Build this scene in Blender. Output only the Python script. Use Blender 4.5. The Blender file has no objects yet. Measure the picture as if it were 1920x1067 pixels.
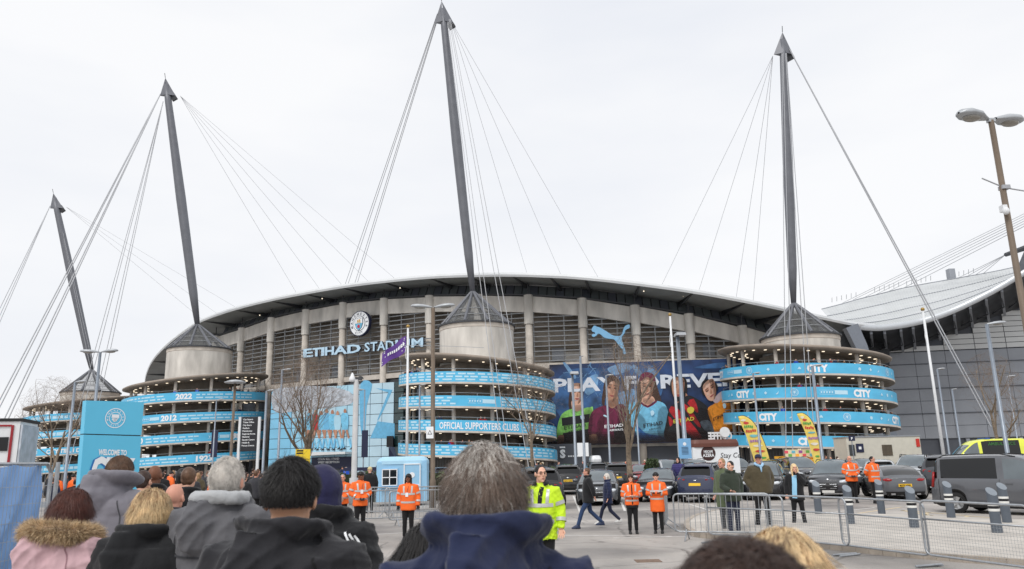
import bpy, bmesh, math, random
import numpy as np
from mathutils import Vector, Matrix
from mathutils.bvhtree import BVHTree
rnd = random.Random(7)
PI = math.pi
scene = bpy.context.scene
COL = scene.collection

# ------------------------------------------------------------------ camera
CAM_H = 2.0; FOC = 1440.0; PITCH = math.atan(330/1440); ROLL = math.radians(1.25)
_fw = Vector((0, math.cos(PITCH), math.sin(PITCH))); _u0 = Vector((0, -math.sin(PITCH), math.cos(PITCH))); _r0 = Vector((1, 0, 0))
_R = _r0*math.cos(ROLL) - _u0*math.sin(ROLL); _U = _r0*math.sin(ROLL) + _u0*math.cos(ROLL)
CAMP = Vector((0, 0, CAM_H))
camd = bpy.data.cameras.new('camera'); cam = bpy.data.objects.new('camera', camd); COL.objects.link(cam)
camd.sensor_width = 36.0; camd.lens = FOC/1920*36.0; camd.clip_start = 0.05; camd.clip_end = 3000
_b = -_fw
cam.matrix_world = Matrix(((_R.x, _U.x, _b.x, CAMP.x), (_R.y, _U.y, _b.y, CAMP.y), (_R.z, _U.z, _b.z, CAMP.z), (0, 0, 0, 1)))
camd.dof.use_dof = True; camd.dof.focus_distance = 26.0; camd.dof.aperture_fstop = 5.0
scene.camera = cam

# ------------------------------------------------------------------ world, sun, exposure
world = bpy.data.worlds.new('World'); scene.world = world; world.use_nodes = True
wn = world.node_tree.nodes; wl = world.node_tree.links
for n in list(wn): wn.remove(n)
SUN_EL, SUN_AZ = math.radians(48), math.radians(205)
sky = wn.new('ShaderNodeTexSky'); sky.sky_type = 'NISHITA'; sky.sun_disc = False
sky.sun_elevation = SUN_EL; sky.sun_rotation = SUN_AZ; sky.dust_density = 4.0
bg1 = wn.new('ShaderNodeBackground'); bg1.inputs['Strength'].default_value = 0.08
wl.new(sky.outputs[0], bg1.inputs['Color'])
# the overcast cloud sheet that veils the blue sky, the same all round
tc = wn.new('ShaderNodeTexCoord'); mp = wn.new('ShaderNodeMapping'); mp.inputs['Scale'].default_value = (1, 1, 3.5)
nz = wn.new('ShaderNodeTexNoise'); nz.inputs['Scale'].default_value = 1.3; nz.inputs['Detail'].default_value = 5
cr = wn.new('ShaderNodeValToRGB')
cr.color_ramp.elements[0].position = 0.34; cr.color_ramp.elements[0].color = (0.825, 0.85, 0.905, 1)
cr.color_ramp.elements[1].position = 0.6; cr.color_ramp.elements[1].color = (0.955, 0.96, 0.975, 1)
wl.new(tc.outputs['Generated'], mp.inputs[0]); wl.new(mp.outputs[0], nz.inputs['Vector']); wl.new(nz.outputs['Fac'], cr.inputs[0])
bg2 = wn.new('ShaderNodeBackground'); bg2.inputs['Strength'].default_value = 1.0
wl.new(cr.outputs[0], bg2.inputs['Color'])
mx = wn.new('ShaderNodeMixShader'); mx.inputs[0].default_value = 0.93
wo = wn.new('ShaderNodeOutputWorld')
wl.new(bg1.outputs[0], mx.inputs[1]); wl.new(bg2.outputs[0], mx.inputs[2]); wl.new(mx.outputs[0], wo.inputs[0])
sund = bpy.data.lights.new('sun', 'SUN'); sund.energy = 1.5; sund.angle = math.radians(28); sund.color = (1, 0.97, 0.93)
sun = bpy.data.objects.new('sun', sund); COL.objects.link(sun)
_sd = Vector((math.sin(SUN_AZ)*math.cos(SUN_EL), math.cos(SUN_AZ)*math.cos(SUN_EL), math.sin(SUN_EL)))
sun.rotation_euler = _sd.to_track_quat('Z', 'Y').to_euler()
vs = scene.view_settings
vs.view_transform = 'Standard'; vs.look = 'None'; vs.exposure = 0.1; vs.gamma = 1.0; vs.use_curve_mapping = False
scene.render.engine = 'CYCLES'
scene.cycles.use_denoising = True
scene.cycles.max_bounces = 6; scene.cycles.transparent_max_bounces = 10
scene.cycles.caustics_reflective = False; scene.cycles.caustics_refractive = False

# ------------------------------------------------------------------ measuring: a sight line of the survey camera met with a plane of the place
def ray(x, y): return _fw*FOC + _R*(x-960) + _U*(533.5-y)
def at(x, y, Y): d = ray(x, y); return CAMP + d*(Y/d.y)
def gr(x, y, z=0.0): d = ray(x, y); return CAMP + d*((z-CAM_H)/d.z)
def sstep(a, b, t): t = min(1, max(0, (t-a)/(b-a))); return t*t*(3-2*t)
def ground_z(y): return 0.2*(1-sstep(5, 16, y))
def gnd(x, y):
    z = 0.0
    for _ in range(12):
        p = gr(x, y, z); z = ground_z(p.y)
    return p
def interp(tab, x):
    if x <= tab[0][0]: return tab[0][1]
    for (a, b), (c, d) in zip(tab, tab[1:]):
        if x <= c: return b + (d-b)*(x-a)/(c-a)
    return tab[-1][1]

# ------------------------------------------------------------------ materials
def lin(v): v /= 255.0; return v/12.92 if v <= 0.04045 else ((v+0.055)/1.055)**2.4
def rgb(r, g, b): return (lin(r), lin(g), lin(b))
MATS = {}
def mat(name, col, rough=0.6, metal=0.0, var=0.12, scale=3.0, bump=0.0, bscale=20.0, emit=0.0, spec=0.5, coat=0.0, alpha=1.0, trans=0.0, stretch=None, sheen=0.0, detail=4.0, col2=None):
    if name in MATS: return MATS[name]
    m = bpy.data.materials.new(name); m.use_nodes = True; MATS[name] = m
    nt = m.node_tree; p = nt.nodes['Principled BSDF']
    p.inputs['Roughness'].default_value = rough; p.inputs['Metallic'].default_value = metal
    p.inputs['Specular IOR Level'].default_value = spec; p.inputs['Coat Weight'].default_value = coat; p.inputs['Coat Roughness'].default_value = 0.05
    p.inputs['Alpha'].default_value = alpha; p.inputs['Transmission Weight'].default_value = trans
    if sheen: p.inputs['Sheen Weight'].default_value = sheen
    t = nt.nodes.new('ShaderNodeTexCoord'); mpn = nt.nodes.new('ShaderNodeMapping')
    nt.links.new(t.outputs['Object'], mpn.inputs[0])
    if stretch: mpn.inputs['Scale'].default_value = stretch
    if var > 0 or col2:
        n = nt.nodes.new('ShaderNodeTexNoise'); n.inputs['Scale'].default_value = scale; n.inputs['Detail'].default_value = detail
        r = nt.nodes.new('ShaderNodeValToRGB'); e = r.color_ramp.elements
        e[0].position = 0.32; e[1].position = 0.7
        lo = [c*(1-var) for c in col]; hi = [min(1, c*(1+var)) for c in (col2 or col)]
        e[0].color = (*lo, 1); e[1].color = (*hi, 1)
        nt.links.new(mpn.outputs[0], n.inputs['Vector']); nt.links.new(n.outputs['Fac'], r.inputs[0]); nt.links.new(r.outputs[0], p.inputs['Base Color'])
    else:
        p.inputs['Base Color'].default_value = (*col, 1)
    if bump:
        n2 = nt.nodes.new('ShaderNodeTexNoise'); n2.inputs['Scale'].default_value = bscale; n2.inputs['Detail'].default_value = 5
        b = nt.nodes.new('ShaderNodeBump'); b.inputs['Strength'].default_value = bump; b.inputs['Distance'].default_value = 0.02
        nt.links.new(mpn.outputs[0], n2.inputs['Vector']); nt.links.new(n2.outputs['Fac'], b.inputs['Height']); nt.links.new(b.outputs[0], p.inputs['Normal'])
    if emit:
        p.inputs['Emission Color'].default_value = (*col, 1); p.inputs['Emission Strength'].default_value = emit
    return m
def S(name, r, g, b, **k): return mat(name, rgb(r, g, b), **k)

# ------------------------------------------------------------------ mesh building
class MB:
    def __init__(s): s.v = []; s.f = []; s.mi = []; s.cur = 0
    def add(s, vs, fs):
        o = len(s.v); s.v += [tuple(v) for v in vs]; s.f += [tuple(o+i for i in f) for f in fs]; s.mi += [s.cur]*len(fs); return s
    def box(s, c, size, rot=None, taper=1.0):
        x, y, z = (d/2 for d in size); c = Vector(c); out = []
        for k, (i, j, l) in enumerate(((-1,-1,-1),(1,-1,-1),(1,1,-1),(-1,1,-1),(-1,-1,1),(1,-1,1),(1,1,1),(-1,1,1))):
            t = taper if l > 0 else 1
            p = Vector((i*x*t, j*y*t, l*z)); out.append(c + (rot @ p if rot else p))
        return s.add(out, [(0,3,2,1),(4,5,6,7),(0,1,5,4),(1,2,6,5),(2,3,7,6),(3,0,4,7)])
    def bar(s, a, b, w, h, up=(0, 0, 1)):
        a = Vector(a); b = Vector(b); d = b-a; L = d.length
        if L < 1e-6: return s
        d /= L; u = Vector(up); r = d.cross(u)
        if r.length < 1e-4: r = d.cross(Vector((1, 0, 0)))
        r.normalize(); u = r.cross(d)
        return s.box((a+b)/2, (w, L, h), Matrix((r, d, u)).transposed())
    def tube(s, pts, rad, n=6, cap=True):
        pts = [Vector(p) for p in pts]; m = len(pts)
        if not hasattr(rad, '__len__'): rad = [rad]*m
        vs = []; prev = None
        for i, p in enumerate(pts):
            d = (pts[min(i+1, m-1)] - pts[max(i-1, 0)]); d = d.normalized() if d.length > 1e-9 else Vector((0, 0, 1))
            if prev is None: r = d.orthogonal().normalized()
            else:
                r = prev - d*prev.dot(d); r = r.normalized() if r.length > 1e-6 else d.orthogonal().normalized()
            prev = r; q = d.cross(r)
            rr = rad[i]; rx, ry = rr if hasattr(rr, '__len__') else (rr, rr)
            for k in range(n):
                a = 2*PI*k/n; vs.append(p + r*(rx*math.cos(a)) + q*(ry*math.sin(a)))
        fs = [(i*n+k, i*n+(k+1) % n, (i+1)*n+(k+1) % n, (i+1)*n+k) for i in range(m-1) for k in range(n)]
        if cap: fs += [tuple(range(n-1, -1, -1)), tuple(range((m-1)*n, m*n))]
        return s.add(vs, fs)
    def loft(s, secs, n=20, power=2.0):
        """stack of horizontal sections (cx, cy, z, rx, ry)"""
        vs = []
        for (cx, cy, z, rx, ry) in secs:
            for k in range(n):
                a = 2*PI*k/n; c, q = math.cos(a), math.sin(a); e = 2/power
                vs.append((cx+rx*math.copysign(abs(c)**e, c), cy+ry*math.copysign(abs(q)**e, q), z))
        m = len(secs)
        fs = [(i*n+k, i*n+(k+1) % n, (i+1)*n+(k+1) % n, (i+1)*n+k) for i in range(m-1) for k in range(n)]
        fs += [tuple(range(n-1, -1, -1)), tuple(range((m-1)*n, m*n))]
        return s.add(vs, fs)
    def ell(s, c, r, n=12, m=8, rot=None):
        c = Vector(c); vs = []
        for i in range(1, m):
            t = PI*i/m
            for k in range(n):
                a = 2*PI*k/n; p = Vector((r[0]*math.sin(t)*math.cos(a), r[1]*math.sin(t)*math.sin(a), r[2]*math.cos(t)))
                vs.append(c + (rot @ p if rot else p))
        top = Vector((0, 0, r[2])); bot = -top
        vs += [c + (rot @ top if rot else top), c + (rot @ bot if rot else bot)]
        T = (m-1)*n; fs = []
        for i in range(m-2):
            for k in range(n): fs.append((i*n+k, (i+1)*n+k, (i+1)*n+(k+1) % n, i*n+(k+1) % n))
        for k in range(n):
            fs.append((T, k, (k+1) % n)); fs.append((T+1, (m-2)*n+(k+1) % n, (m-2)*n+k))
        return s.add(vs, fs)
    def lathe(s, prof, c=(0, 0, 0), n=32, cap=True, a0=0, a1=2*PI):
        c = Vector(c); full = abs(a1-a0-2*PI) < 1e-6; vs = []; k1 = n if full else n+1
        for (r, z) in prof:
            for k in range(k1):
                a = a0+(a1-a0)*k/n; vs.append(c + Vector((r*math.cos(a), r*math.sin(a), z)))
        m = len(prof); fs = []
        for i in range(m-1):
            for k in range(n): fs.append((i*k1+k, i*k1+(k+1) % k1, (i+1)*k1+(k+1) % k1, (i+1)*k1+k))
        if cap and full: fs += [tuple(range(n-1, -1, -1)), tuple(range((m-1)*n, m*n))]
        return s.add(vs, fs)
    def grid(s, rows, close=False):
        m = len(rows); n = len(rows[0]); vs = [p for r in rows for p in r]
        fs = [(i*n+k, i*n+(k+1) % n, (i+1)*n+(k+1) % n, (i+1)*n+k) for i in range(m-1) for k in range(n if close else n-1)]
        return s.add(vs, fs)
    def prism(s, pts, off):
        """planar polygon (list of Vectors) thickened by vector off"""
        n = len(pts); off = Vector(off); vs = [Vector(p) for p in pts] + [Vector(p)+off for p in pts]
        return s.add(vs, [tuple(range(n)), tuple(range(2*n-1, n-1, -1))] + [(i, i+n, (i+1) % n+n, (i+1) % n) for i in range(n)])
    def mesh(s, name, mats, smooth=False):
        me = bpy.data.meshes.new(name); me.from_pydata(s.v, [], s.f)
        for m in (mats if isinstance(mats, (list, tuple)) else [mats]): me.materials.append(m)
        if any(s.mi): me.polygons.foreach_set('material_index', s.mi)
        if smooth: me.polygons.foreach_set('use_smooth', [True]*len(s.f))
        me.update(); return me
    def build(s, name, mats, parent=None, smooth=False, world=False, fixn=False):
        me = s.mesh(name, mats, smooth)
        if fixn: fix_normals(me)
        return link(name, me, parent, world)
def fix_normals(me):
    bm = bmesh.new(); bm.from_mesh(me); bmesh.ops.recalc_face_normals(bm, faces=bm.faces); bm.to_mesh(me); bm.free()
def pmat(o): return Matrix.Translation(o.location) @ Matrix.Rotation(o.rotation_euler.z, 4, 'Z') @ Matrix.Diagonal((*o.scale, 1))
KIDS = {}
def link(name, me, parent=None, world=False, loc=None, rz=None):
    o = bpy.data.objects.new(name, me); COL.objects.link(o)
    if parent is not None:
        o.parent = parent; KIDS.setdefault(parent.name, []).append(o)
        if world:
            q = parent; M = pmat(q)
            while q.parent is not None: q = q.parent; M = pmat(q) @ M
            o.matrix_parent_inverse = M.inverted()
    if loc is not None: o.location = loc
    if rz is not None: o.rotation_euler.z = rz
    return o
def tag(o, label=None, cat=None, group=None, kind=None):
    if label: o['label'] = label
    if cat: o['category'] = cat
    if group: o['group'] = group
    if kind: o['kind'] = kind
    return o
def thing(name, label, cat, loc=(0, 0, 0), rz=0.0, group=None, scale=1.0):
    o = bpy.data.objects.new(name, None); COL.objects.link(o); o.location = loc; o.rotation_euler.z = rz; o.empty_display_size = 0.2
    o.scale = (scale,)*3
    return tag(o, label, cat, group)
def dup(root, loc=None, rz=None, label=None, group=None, remat=None):
    def cp(o, par):
        c = o.copy(); COL.objects.link(c); c.parent = par
        if par is not None: c.matrix_parent_inverse = o.matrix_parent_inverse.copy()
        if par is not None: KIDS.setdefault(par.name, []).append(c)
        for ch in KIDS.get(o.name, []): cp(ch, c)
        return c
    r = cp(root, None)
    if loc is not None: r.location = loc
    if rz is not None: r.rotation_euler.z = rz
    if label: r['label'] = label
    if group: r['group'] = group
    return r
def repaint(o, m):
    for sl in o.material_slots[:1]: sl.link = 'OBJECT'; sl.material = m

# ------------------------------------------------------------------ scratch scene for modifiers and lettering
TMP = bpy.data.scenes.new('scratch'); TMPV = TMP.view_layers[0]
def evaluated(o):
    TMP.collection.objects.link(o); TMPV.update(); dg = TMPV.depsgraph
    me = bpy.data.meshes.new_from_object(o.evaluated_get(dg), depsgraph=dg)
    TMP.collection.objects.unlink(o); d = o.data; bpy.data.objects.remove(o)
    return me
def blob(mb, voxel=0.018, smooth=3, wrinkle=0.0, wscale=0.25, mats=None, name='shape', disp=None):
    """one continuous skin over the overlapping lofts of mb"""
    me0 = mb.mesh('src', []) ; o = bpy.data.objects.new('src', me0)
    r = o.modifiers.new('r', 'REMESH'); r.mode = 'VOXEL'; r.voxel_size = voxel
    if smooth:
        q = o.modifiers.new('s', 'SMOOTH'); q.iterations = smooth; q.factor = 0.5
    if wrinkle:
        tx = bpy.data.textures.new('folds', 'CLOUDS'); tx.noise_scale = wscale; tx.noise_depth = 3
        d = o.modifiers.new('d', 'DISPLACE'); d.texture = tx; d.strength = wrinkle; d.mid_level = 0.5
    me = evaluated(o); bpy.data.meshes.remove(me0)
    me.materials.clear()
    for m in (mats if isinstance(mats, (list, tuple)) else [mats] if mats else []): me.materials.append(m)
    if disp:
        n = len(me.vertices); co = np.empty(n*3); me.vertices.foreach_get('co', co); no = np.empty(n*3); me.vertices.foreach_get('normal', no)
        co = co.reshape(-1, 3); no = no.reshape(-1, 3); co += no*disp(co, no)[:, None]
        me.vertices.foreach_set('co', co.ravel())
    me.polygons.foreach_set('use_smooth', [True]*len(me.polygons)); me.update()
    return me
_TXT = {}
def text_geo(s, bold=0.0):
    """flat lettering: capital height 1, starting at x=0; returns (verts2d, faces, width)"""
    k = (s, bold)
    if k not in _TXT:
        cu = bpy.data.curves.new('t', 'FONT'); cu.body = s; cu.size = 1.0; cu.offset = bold; cu.resolution_u = 2
        o = bpy.data.objects.new('t', cu); me = evaluated(o); bpy.data.curves.remove(cu)
        v = [(p.co.x, p.co.y) for p in me.vertices]; f = [tuple(p.vertices) for p in me.polygons]; bpy.data.meshes.remove(me)
        ca = 0.73
        x0 = min(p[0] for p in v); x1 = max(p[0] for p in v)
        _TXT[k] = ([((x-x0)/ca, y/ca) for x, y in v], f, (x1-x0)/ca)
    return _TXT[k]
def put_text(mb, s, fn, height, width=None, bold=0.0, x0=0.0, y0=0.0, align='c', slant=0.0):
    """fn(u, v) maps metres on the face of a thing to a point"""
    v, f, w = text_geo(s, bold); W = width if width else w*height; sx = W/w
    ox = x0 - (W/2 if align == 'c' else W if align == 'r' else 0)
    mb.add([fn(ox + x*sx + slant*y*height, y0 + y*height) for x, y in v], f)
def smooth_loop(pts, sub=5):
    """closed Catmull-Rom outline"""
    n = len(pts); out = []
    for i in range(n):
        p0, p1, p2, p3 = (np.array(pts[(i+k-1) % n], float) for k in range(4))
        for j in range(sub):
            t = j/sub; out.append(tuple(0.5*((2*p1)+(-p0+p2)*t+(2*p0-5*p1+4*p2-p3)*t*t+(-p0+3*p1-3*p2+p3)*t**3)))
    return out
def smooth_path(pts, sub=6):
    n = len(pts); out = []
    for i in range(n-1):
        p0, p1, p2, p3 = (np.array(pts[min(n-1, max(0, i+k-1))], float) for k in range(4))
        for j in range(sub):
            t = j/sub; out.append(tuple(0.5*((2*p1)+(-p0+p2)*t+(2*p0-5*p1+4*p2-p3)*t*t+(-p0+3*p1-3*p2+p3)*t**3)))
    return out + [tuple(pts[-1])]
def fill(mb, loop2d, fn):
    """concave planar outline triangulated"""
    from mathutils.geometry import tessellate_polygon
    tri = tessellate_polygon([[Vector((x, y, 0)) for x, y in loop2d]])
    mb.add([fn(x, y) for x, y in loop2d], [tuple(t) for t in tri])
# ================================================================== materials of the place
CONC = S('concrete', 202, 194, 184, rough=0.85, var=0.16, scale=0.9, bump=0.25, bscale=9)
CONC_L = S('pale_concrete', 208, 204, 197, rough=0.85, var=0.27, scale=0.6, bump=0.3, bscale=7, stretch=(1, 1, 0.3), detail=9)
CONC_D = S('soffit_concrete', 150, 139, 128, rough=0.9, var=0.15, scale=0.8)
CORE = S('core_concrete', 136, 127, 117, rough=0.9, var=0.25, scale=0.5, stretch=(1, 1, 0.4))
STEEL = S('mast_grey', 108, 110, 116, rough=0.45, var=0.08, scale=1.0, metal=0.2)
STEEL_D = S('dark_steel', 62, 64, 68, rough=0.5, var=0.1)
CABLE = S('cable_steel', 166, 168, 172, rough=0.5, var=0.05)
GALV = S('galvanised', 168, 172, 176, rough=0.38, metal=0.65, var=0.12, scale=14)
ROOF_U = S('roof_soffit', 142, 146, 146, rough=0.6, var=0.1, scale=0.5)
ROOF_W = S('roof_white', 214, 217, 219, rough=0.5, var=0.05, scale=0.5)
LOUV = S('louvre_grey', 142, 145, 148, rough=0.45, var=0.1, metal=0.2)
INNER = S('inner_dark', 152, 144, 134, rough=0.9, var=0.3, scale=0.3)
INNER_L = S('inner_panel', 186, 182, 176, rough=0.8, var=0.15, scale=0.5)
SKYB = S('band_blue', 88, 188, 230, rough=0.35, var=0.09, scale=0.5, stretch=(1, 1, 2))
WHITE = S('white_print', 240, 243, 246, rough=0.5, var=0.02)
WHITE_S = S('white_soft_print', 190, 226, 243, rough=0.5, var=0.02)
LAMP = mat('lamp_warm', (1.0, 0.86, 0.66), emit=1.3, var=0)
NAVY = S('navy_print', 28, 34, 66, rough=0.5, var=0.08)
BLACK = S('black_gloss', 18, 19, 22, rough=0.3, var=0.1)
GLASS_D = S('dark_glass', 30, 36, 40, rough=0.08, var=0.1, spec=0.8)
CLAD = S('grey_cladding', 150, 154, 161, rough=0.5, var=0.06, scale=0.4, metal=0.1)
CLAD_W = S('white_cladding', 212, 214, 214, rough=0.45, var=0.05, scale=0.4)
CLAD_D = S('dark_cladding', 84, 88, 96, rough=0.55, var=0.08, scale=0.4)
CLER = S('clerestory_glass', 96, 102, 104, rough=.3, var=.15, scale=.6)
ROOFGL = mat('cone_glazing', rgb(120, 122, 122), rough=0.25, var=0.15, alpha=0.32)

# ================================================================== west stand of the stadium
stand = thing('stadium_stand', 'curved concrete stadium stand with tall columns, slatted bays and overhanging roof', 'stadium', (0, 118, 0))
#        px    Y      y of column top
COLS = [(404, 145, 632), (452, 139, 617), (507, 133.5, 598), (572, 128.5, 583), (642, 124, 570), (720, 120, 562), (806, 116, 557), (899, 113, 555), (994, 111, 556), (1096, 110, 562), (1196, 109, 575), (1297, 109, 591), (1396, 110, 613), (1500, 112, 640)]
cols = []
for (x, Y, yt) in COLS:
    p = at(x, 680, Y); cols.append(Vector((p.x, Y, at(x, yt, Y).z)))
def out_dir(i):
    a = cols[max(0, i-1)]; b = cols[min(len(cols)-1, i+1)]; d = (b-a); d.z = 0; d.normalize(); return Vector((d.y, -d.x, 0))
ZSILL = 15.6
for i, c in enumerate(cols):
    n = out_dir(i); q = c + n*0.2
    zc = c.z - 4.2
    MB().lathe([(0.52, 0), (0.52, zc)], (q.x, q.y, 0), n=16).build('column', CONC, stand, smooth=True, world=True)
    MB().lathe([(0.66, zc), (0.68, zc+0.12), (0.68, c.z+0.15)], (q.x, q.y, 0), n=16).build('column_head', CONC_L, stand, world=True)
    MB().tube([(q.x, q.y, c.z), (q.x+n.x*0.1, q.y+n.y*0.1, c.z+2.3)], 0.10, 6).box((q.x, q.y, c.z+0.3), (0.7, 0.5, 0.28)).build('roof_prop', STEEL_D, stand, world=True)
for i in range(len(cols)-1):
    a, b = cols[i], cols[i+1]; d = (b-a); d.z = 0; L = d.length; d.normalize(); n = Vector((d.y, -d.x, 0))
    A = a + d*0.5; B = b - d*0.5
    def P(t, z, o): q = A.lerp(B, t); return Vector((q.x, q.y, 0)) + n*o + Vector((0, 0, z))
    za, zb = a.z, b.z; beam = 2.35
    # sloping fascia beam cast in lengths
    MB().add([P(0, za, .1), P(1, zb, .1), P(1, zb-beam, .1), P(0, za-beam, .1), P(0, za, -.5), P(1, zb, -.5), P(1, zb-beam, -.5), P(0, za-beam, -.5)],
             [(0, 3, 2, 1), (4, 5, 6, 7), (0, 1, 5, 4), (2, 3, 7, 6), (0, 4, 7, 3), (1, 2, 6, 5)]).build('fascia_beam', CONC_L, stand, world=True)
    MB().add([P(0, ZSILL, .12), P(1, ZSILL, .12), P(1, ZSILL-.75, .12), P(0, ZSILL-.75, .12), P(0, ZSILL, -.6), P(1, ZSILL, -.6), P(1, ZSILL-.75, -.6), P(0, ZSILL-.75, -.6)],
             [(0, 3, 2, 1), (4, 5, 6, 7), (0, 1, 5, 4), (2, 3, 7, 6), (0, 4, 7, 3), (1, 2, 6, 5)]).build('sill_beam', CONC, stand, world=True)
    # dim concourse behind the slats
    MB().add([P(-.1, ZSILL-1, -3.2), P(1.1, ZSILL-1, -3.2), P(1.1, zb-.5, -3.2), P(-.1, za-.5, -3.2)], [(0, 1, 2, 3)]).build('concourse_wall', INNER, stand, world=True)
    for t0, t1, z0, z1, m in ((.05, .32, .2, 2.3, INNER_L), (.36, .62, .6, 2.6, CLAD), (.66, .97, .2, 1.9, INNER_L)):
        if (i*7+int(t0*50)) % 3 != 1:
            MB().add([P(t0, ZSILL+z0, -3.0), P(t1, ZSILL+z0, -3.0), P(t1, ZSILL+z1, -3.0), P(t0, ZSILL+z1, -3.0)], [(0, 1, 2, 3)]).build('concourse_panel', m, stand, world=True)
    for z in (18.6, 21.4):
        MB().bar(P(0, z, -2.2), P(1, z, -2.2), .3, .5).build('inner_beam', CORE, stand, world=True)
    nsl = int((max(za, zb)-beam-ZSILL)/0.72)+1
    for k in range(nsl):
        z = ZSILL + 0.35 + k*0.72
        ta, tb = 0.0, 1.0                       # the slats stop at the sloping beam
        if z > za-beam and z > zb-beam: continue
        if z > za-beam: ta = (z-(za-beam))/((zb-beam)-(za-beam))
        if z > zb-beam: tb = (z-(za-beam))/((zb-beam)-(za-beam))
        MB().bar(P(ta, z, -.12), P(tb, z, -.12), .10, .13).build('slat', LOUV, stand, world=True)
    for t in (0.02, .34, .67, .98):
        zt = za+(zb-za)*t-beam
        MB().bar(P(t, ZSILL, -.25), P(t, zt, -.25), .12, .14, (n.x, n.y, 0)).build('mullion', LOUV, stand, world=True)
    # storey below the sill
    MB().add([P(-.1, 0, -.55), P(1.1, 0, -.55), P(1.1, ZSILL-.75, -.55), P(-.1, ZSILL-.75, -.55)], [(0, 1, 2, 3)]).build('lower_wall', CLAD_D, stand, world=True)
    for t in (.08, .5, .92):
        MB().bar(P(t, 13.2, -.5), P(t, ZSILL-.76, -.5), .12, .12, (n.x, n.y, 0)).build('window_bar', LOUV, stand, world=True)
    MB().add([P(.1, 13.3, -.5), P(.9, 13.3, -.5), P(.9, ZSILL-.9, -.5), P(.1, ZSILL-.9, -.5)], [(0, 1, 2, 3)]).build('upper_window', GLASS_D if i % 2 else CLAD, stand, world=True)
    MB().box((0, 0, 0), (.01, .01, .01)) if False else None
    MB().bar(P(-.1, 3.75, -.2), P(1.1, 3.75, -.2), .5, .42).build('lintel', CONC_L, stand, world=True)
    MB().add([P(.0, .02, -.3), P(1.0, .02, -.3), P(1.0, 3.5, -.3), P(.0, 3.5, -.3)], [(0, 1, 2, 3)]).build('base_panel', CLAD_D, stand, world=True)
    if i in (8, 9, 10):
        for t in (.2, .42, .64, .86): MB().box(P(t, .9, -.2), (1.4, .1, 1.2)).build('base_window', INNER_L, stand, world=True)
# roof edge seen from the car park                px   py   Y
ROOFE = [(272, 716, 178), (275, 700, 170), (286, 676, 160), (310, 649, 152), (345, 621, 145), (380, 600, 139), (440, 579, 132), (507, 562, 126), (572, 549, 121.5), (642, 537, 117.5), (720, 527, 114), (806, 519, 110.5), (880, 516, 108), (960, 515, 106), (1030, 517, 104.5), (1096, 521, 103.5), (1196, 532, 102.5), (1297, 546, 102.5), (1396, 564, 103), (1480, 582, 104.5), (1550, 597, 107), (1600, 607, 109), (1640, 611, 112)]
edge = [at(*e) for e in ROOFE]
edge = [Vector(p) for p in smooth_path([tuple(e) for e in edge], 4)]
inw = []
for i, e in enumerate(edge):
    d = edge[min(i+1, len(edge)-1)] - edge[max(i-1, 0)]; d.z = 0; d.normalize(); inw.append(Vector((-d.y, d.x, 0)))
rowsU = [[tuple(e + Vector((0, 0, -.28))) for e in edge], [tuple(e + w*5.5 + Vector((0, 0, -.05))) for e, w in zip(edge, inw)], [tuple(e + w*14 + Vector((0, 0, .5))) for e, w in zip(edge, inw)]]
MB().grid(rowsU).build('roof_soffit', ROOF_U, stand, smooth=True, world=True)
rowsE = [[tuple(e + Vector((0, 0, -.3))) for e in edge], [tuple(e - w*.12 + Vector((0, 0, .0))) for e, w in zip(edge, inw)], [tuple(e + Vector((0, 0, .32))) for e, w in zip(edge, inw)], [tuple(e + w*14 + Vector((0, 0, 1.2))) for e, w in zip(edge, inw)], [tuple(e + w*44 + Vector((0, 0, 4))) for e, w in zip(edge, inw)]]
MB().grid(rowsE).build('roof', ROOF_W, stand, smooth=False, world=True)
for i in range(4, len(edge)-6, 4):      # rafters under the overhang
    e, w = edge[i], inw[i]
    MB().add([e + Vector((0, 0, -.25)), e + w*8 + Vector((0, 0, .3)), e + w*8 + Vector((0, 0, -.6)), e + w*2 + Vector((0, 0, -.35))], [(0, 1, 2, 3)]).prism([e + Vector((0, 0, -.3)) + w*.2, e + w*8 + Vector((0, 0, .2)), e + w*8 + Vector((0, 0, -.7)), e + w*2.2 + Vector((0, 0, -.4))], w.cross(Vector((0, 0, 1)))*.3).build('rafter', STEEL_D, stand, world=True)
# glazed strip between fascia beam and roof
up = [Vector((c.x, c.y, c.z)) for c in cols]
for i in range(len(up)-1):
    a, b = up[i], up[i+1]; n = out_dir(i)
    for k in range(6):
        t0, t1 = k/6+.01, (k+1)/6-.01; p, q = a.lerp(b, t0), a.lerp(b, t1)
        MB().add([p - n*.6, q - n*.6, q - n*1.6 + Vector((0, 0, 2.0)), p - n*1.6 + Vector((0, 0, 2.0))], [(0, 1, 2, 3)]).build('clerestory_pane', CLER if k % 3 else CLAD_D, stand, world=True)
    MB().add([a - n*1.7, b - n*1.7, b - n*2 + Vector((0, 0, 2.1)), a - n*2 + Vector((0, 0, 2.1))], [(0, 1, 2, 3)]).build('back_wall', STEEL_D, stand, world=True)
    MB().bar(a + n*.15 + Vector((0, 0, .22)), b + n*.15 + Vector((0, 0, .22)), .35, .2).build('gutter', STEEL_D, stand, world=True)
for x, y in ((487, 591), (604, 560), (750, 540), (1207, 546), (1281, 555), (1376, 570)):
    Yl = interp([(a[0], a[2]) for a in ROOFE], x)+3
    MB().ell(at(x, y, Yl), (.09, .09, .09), 8, 6).build('eaves_lamp', LAMP, stand, world=True)

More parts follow.
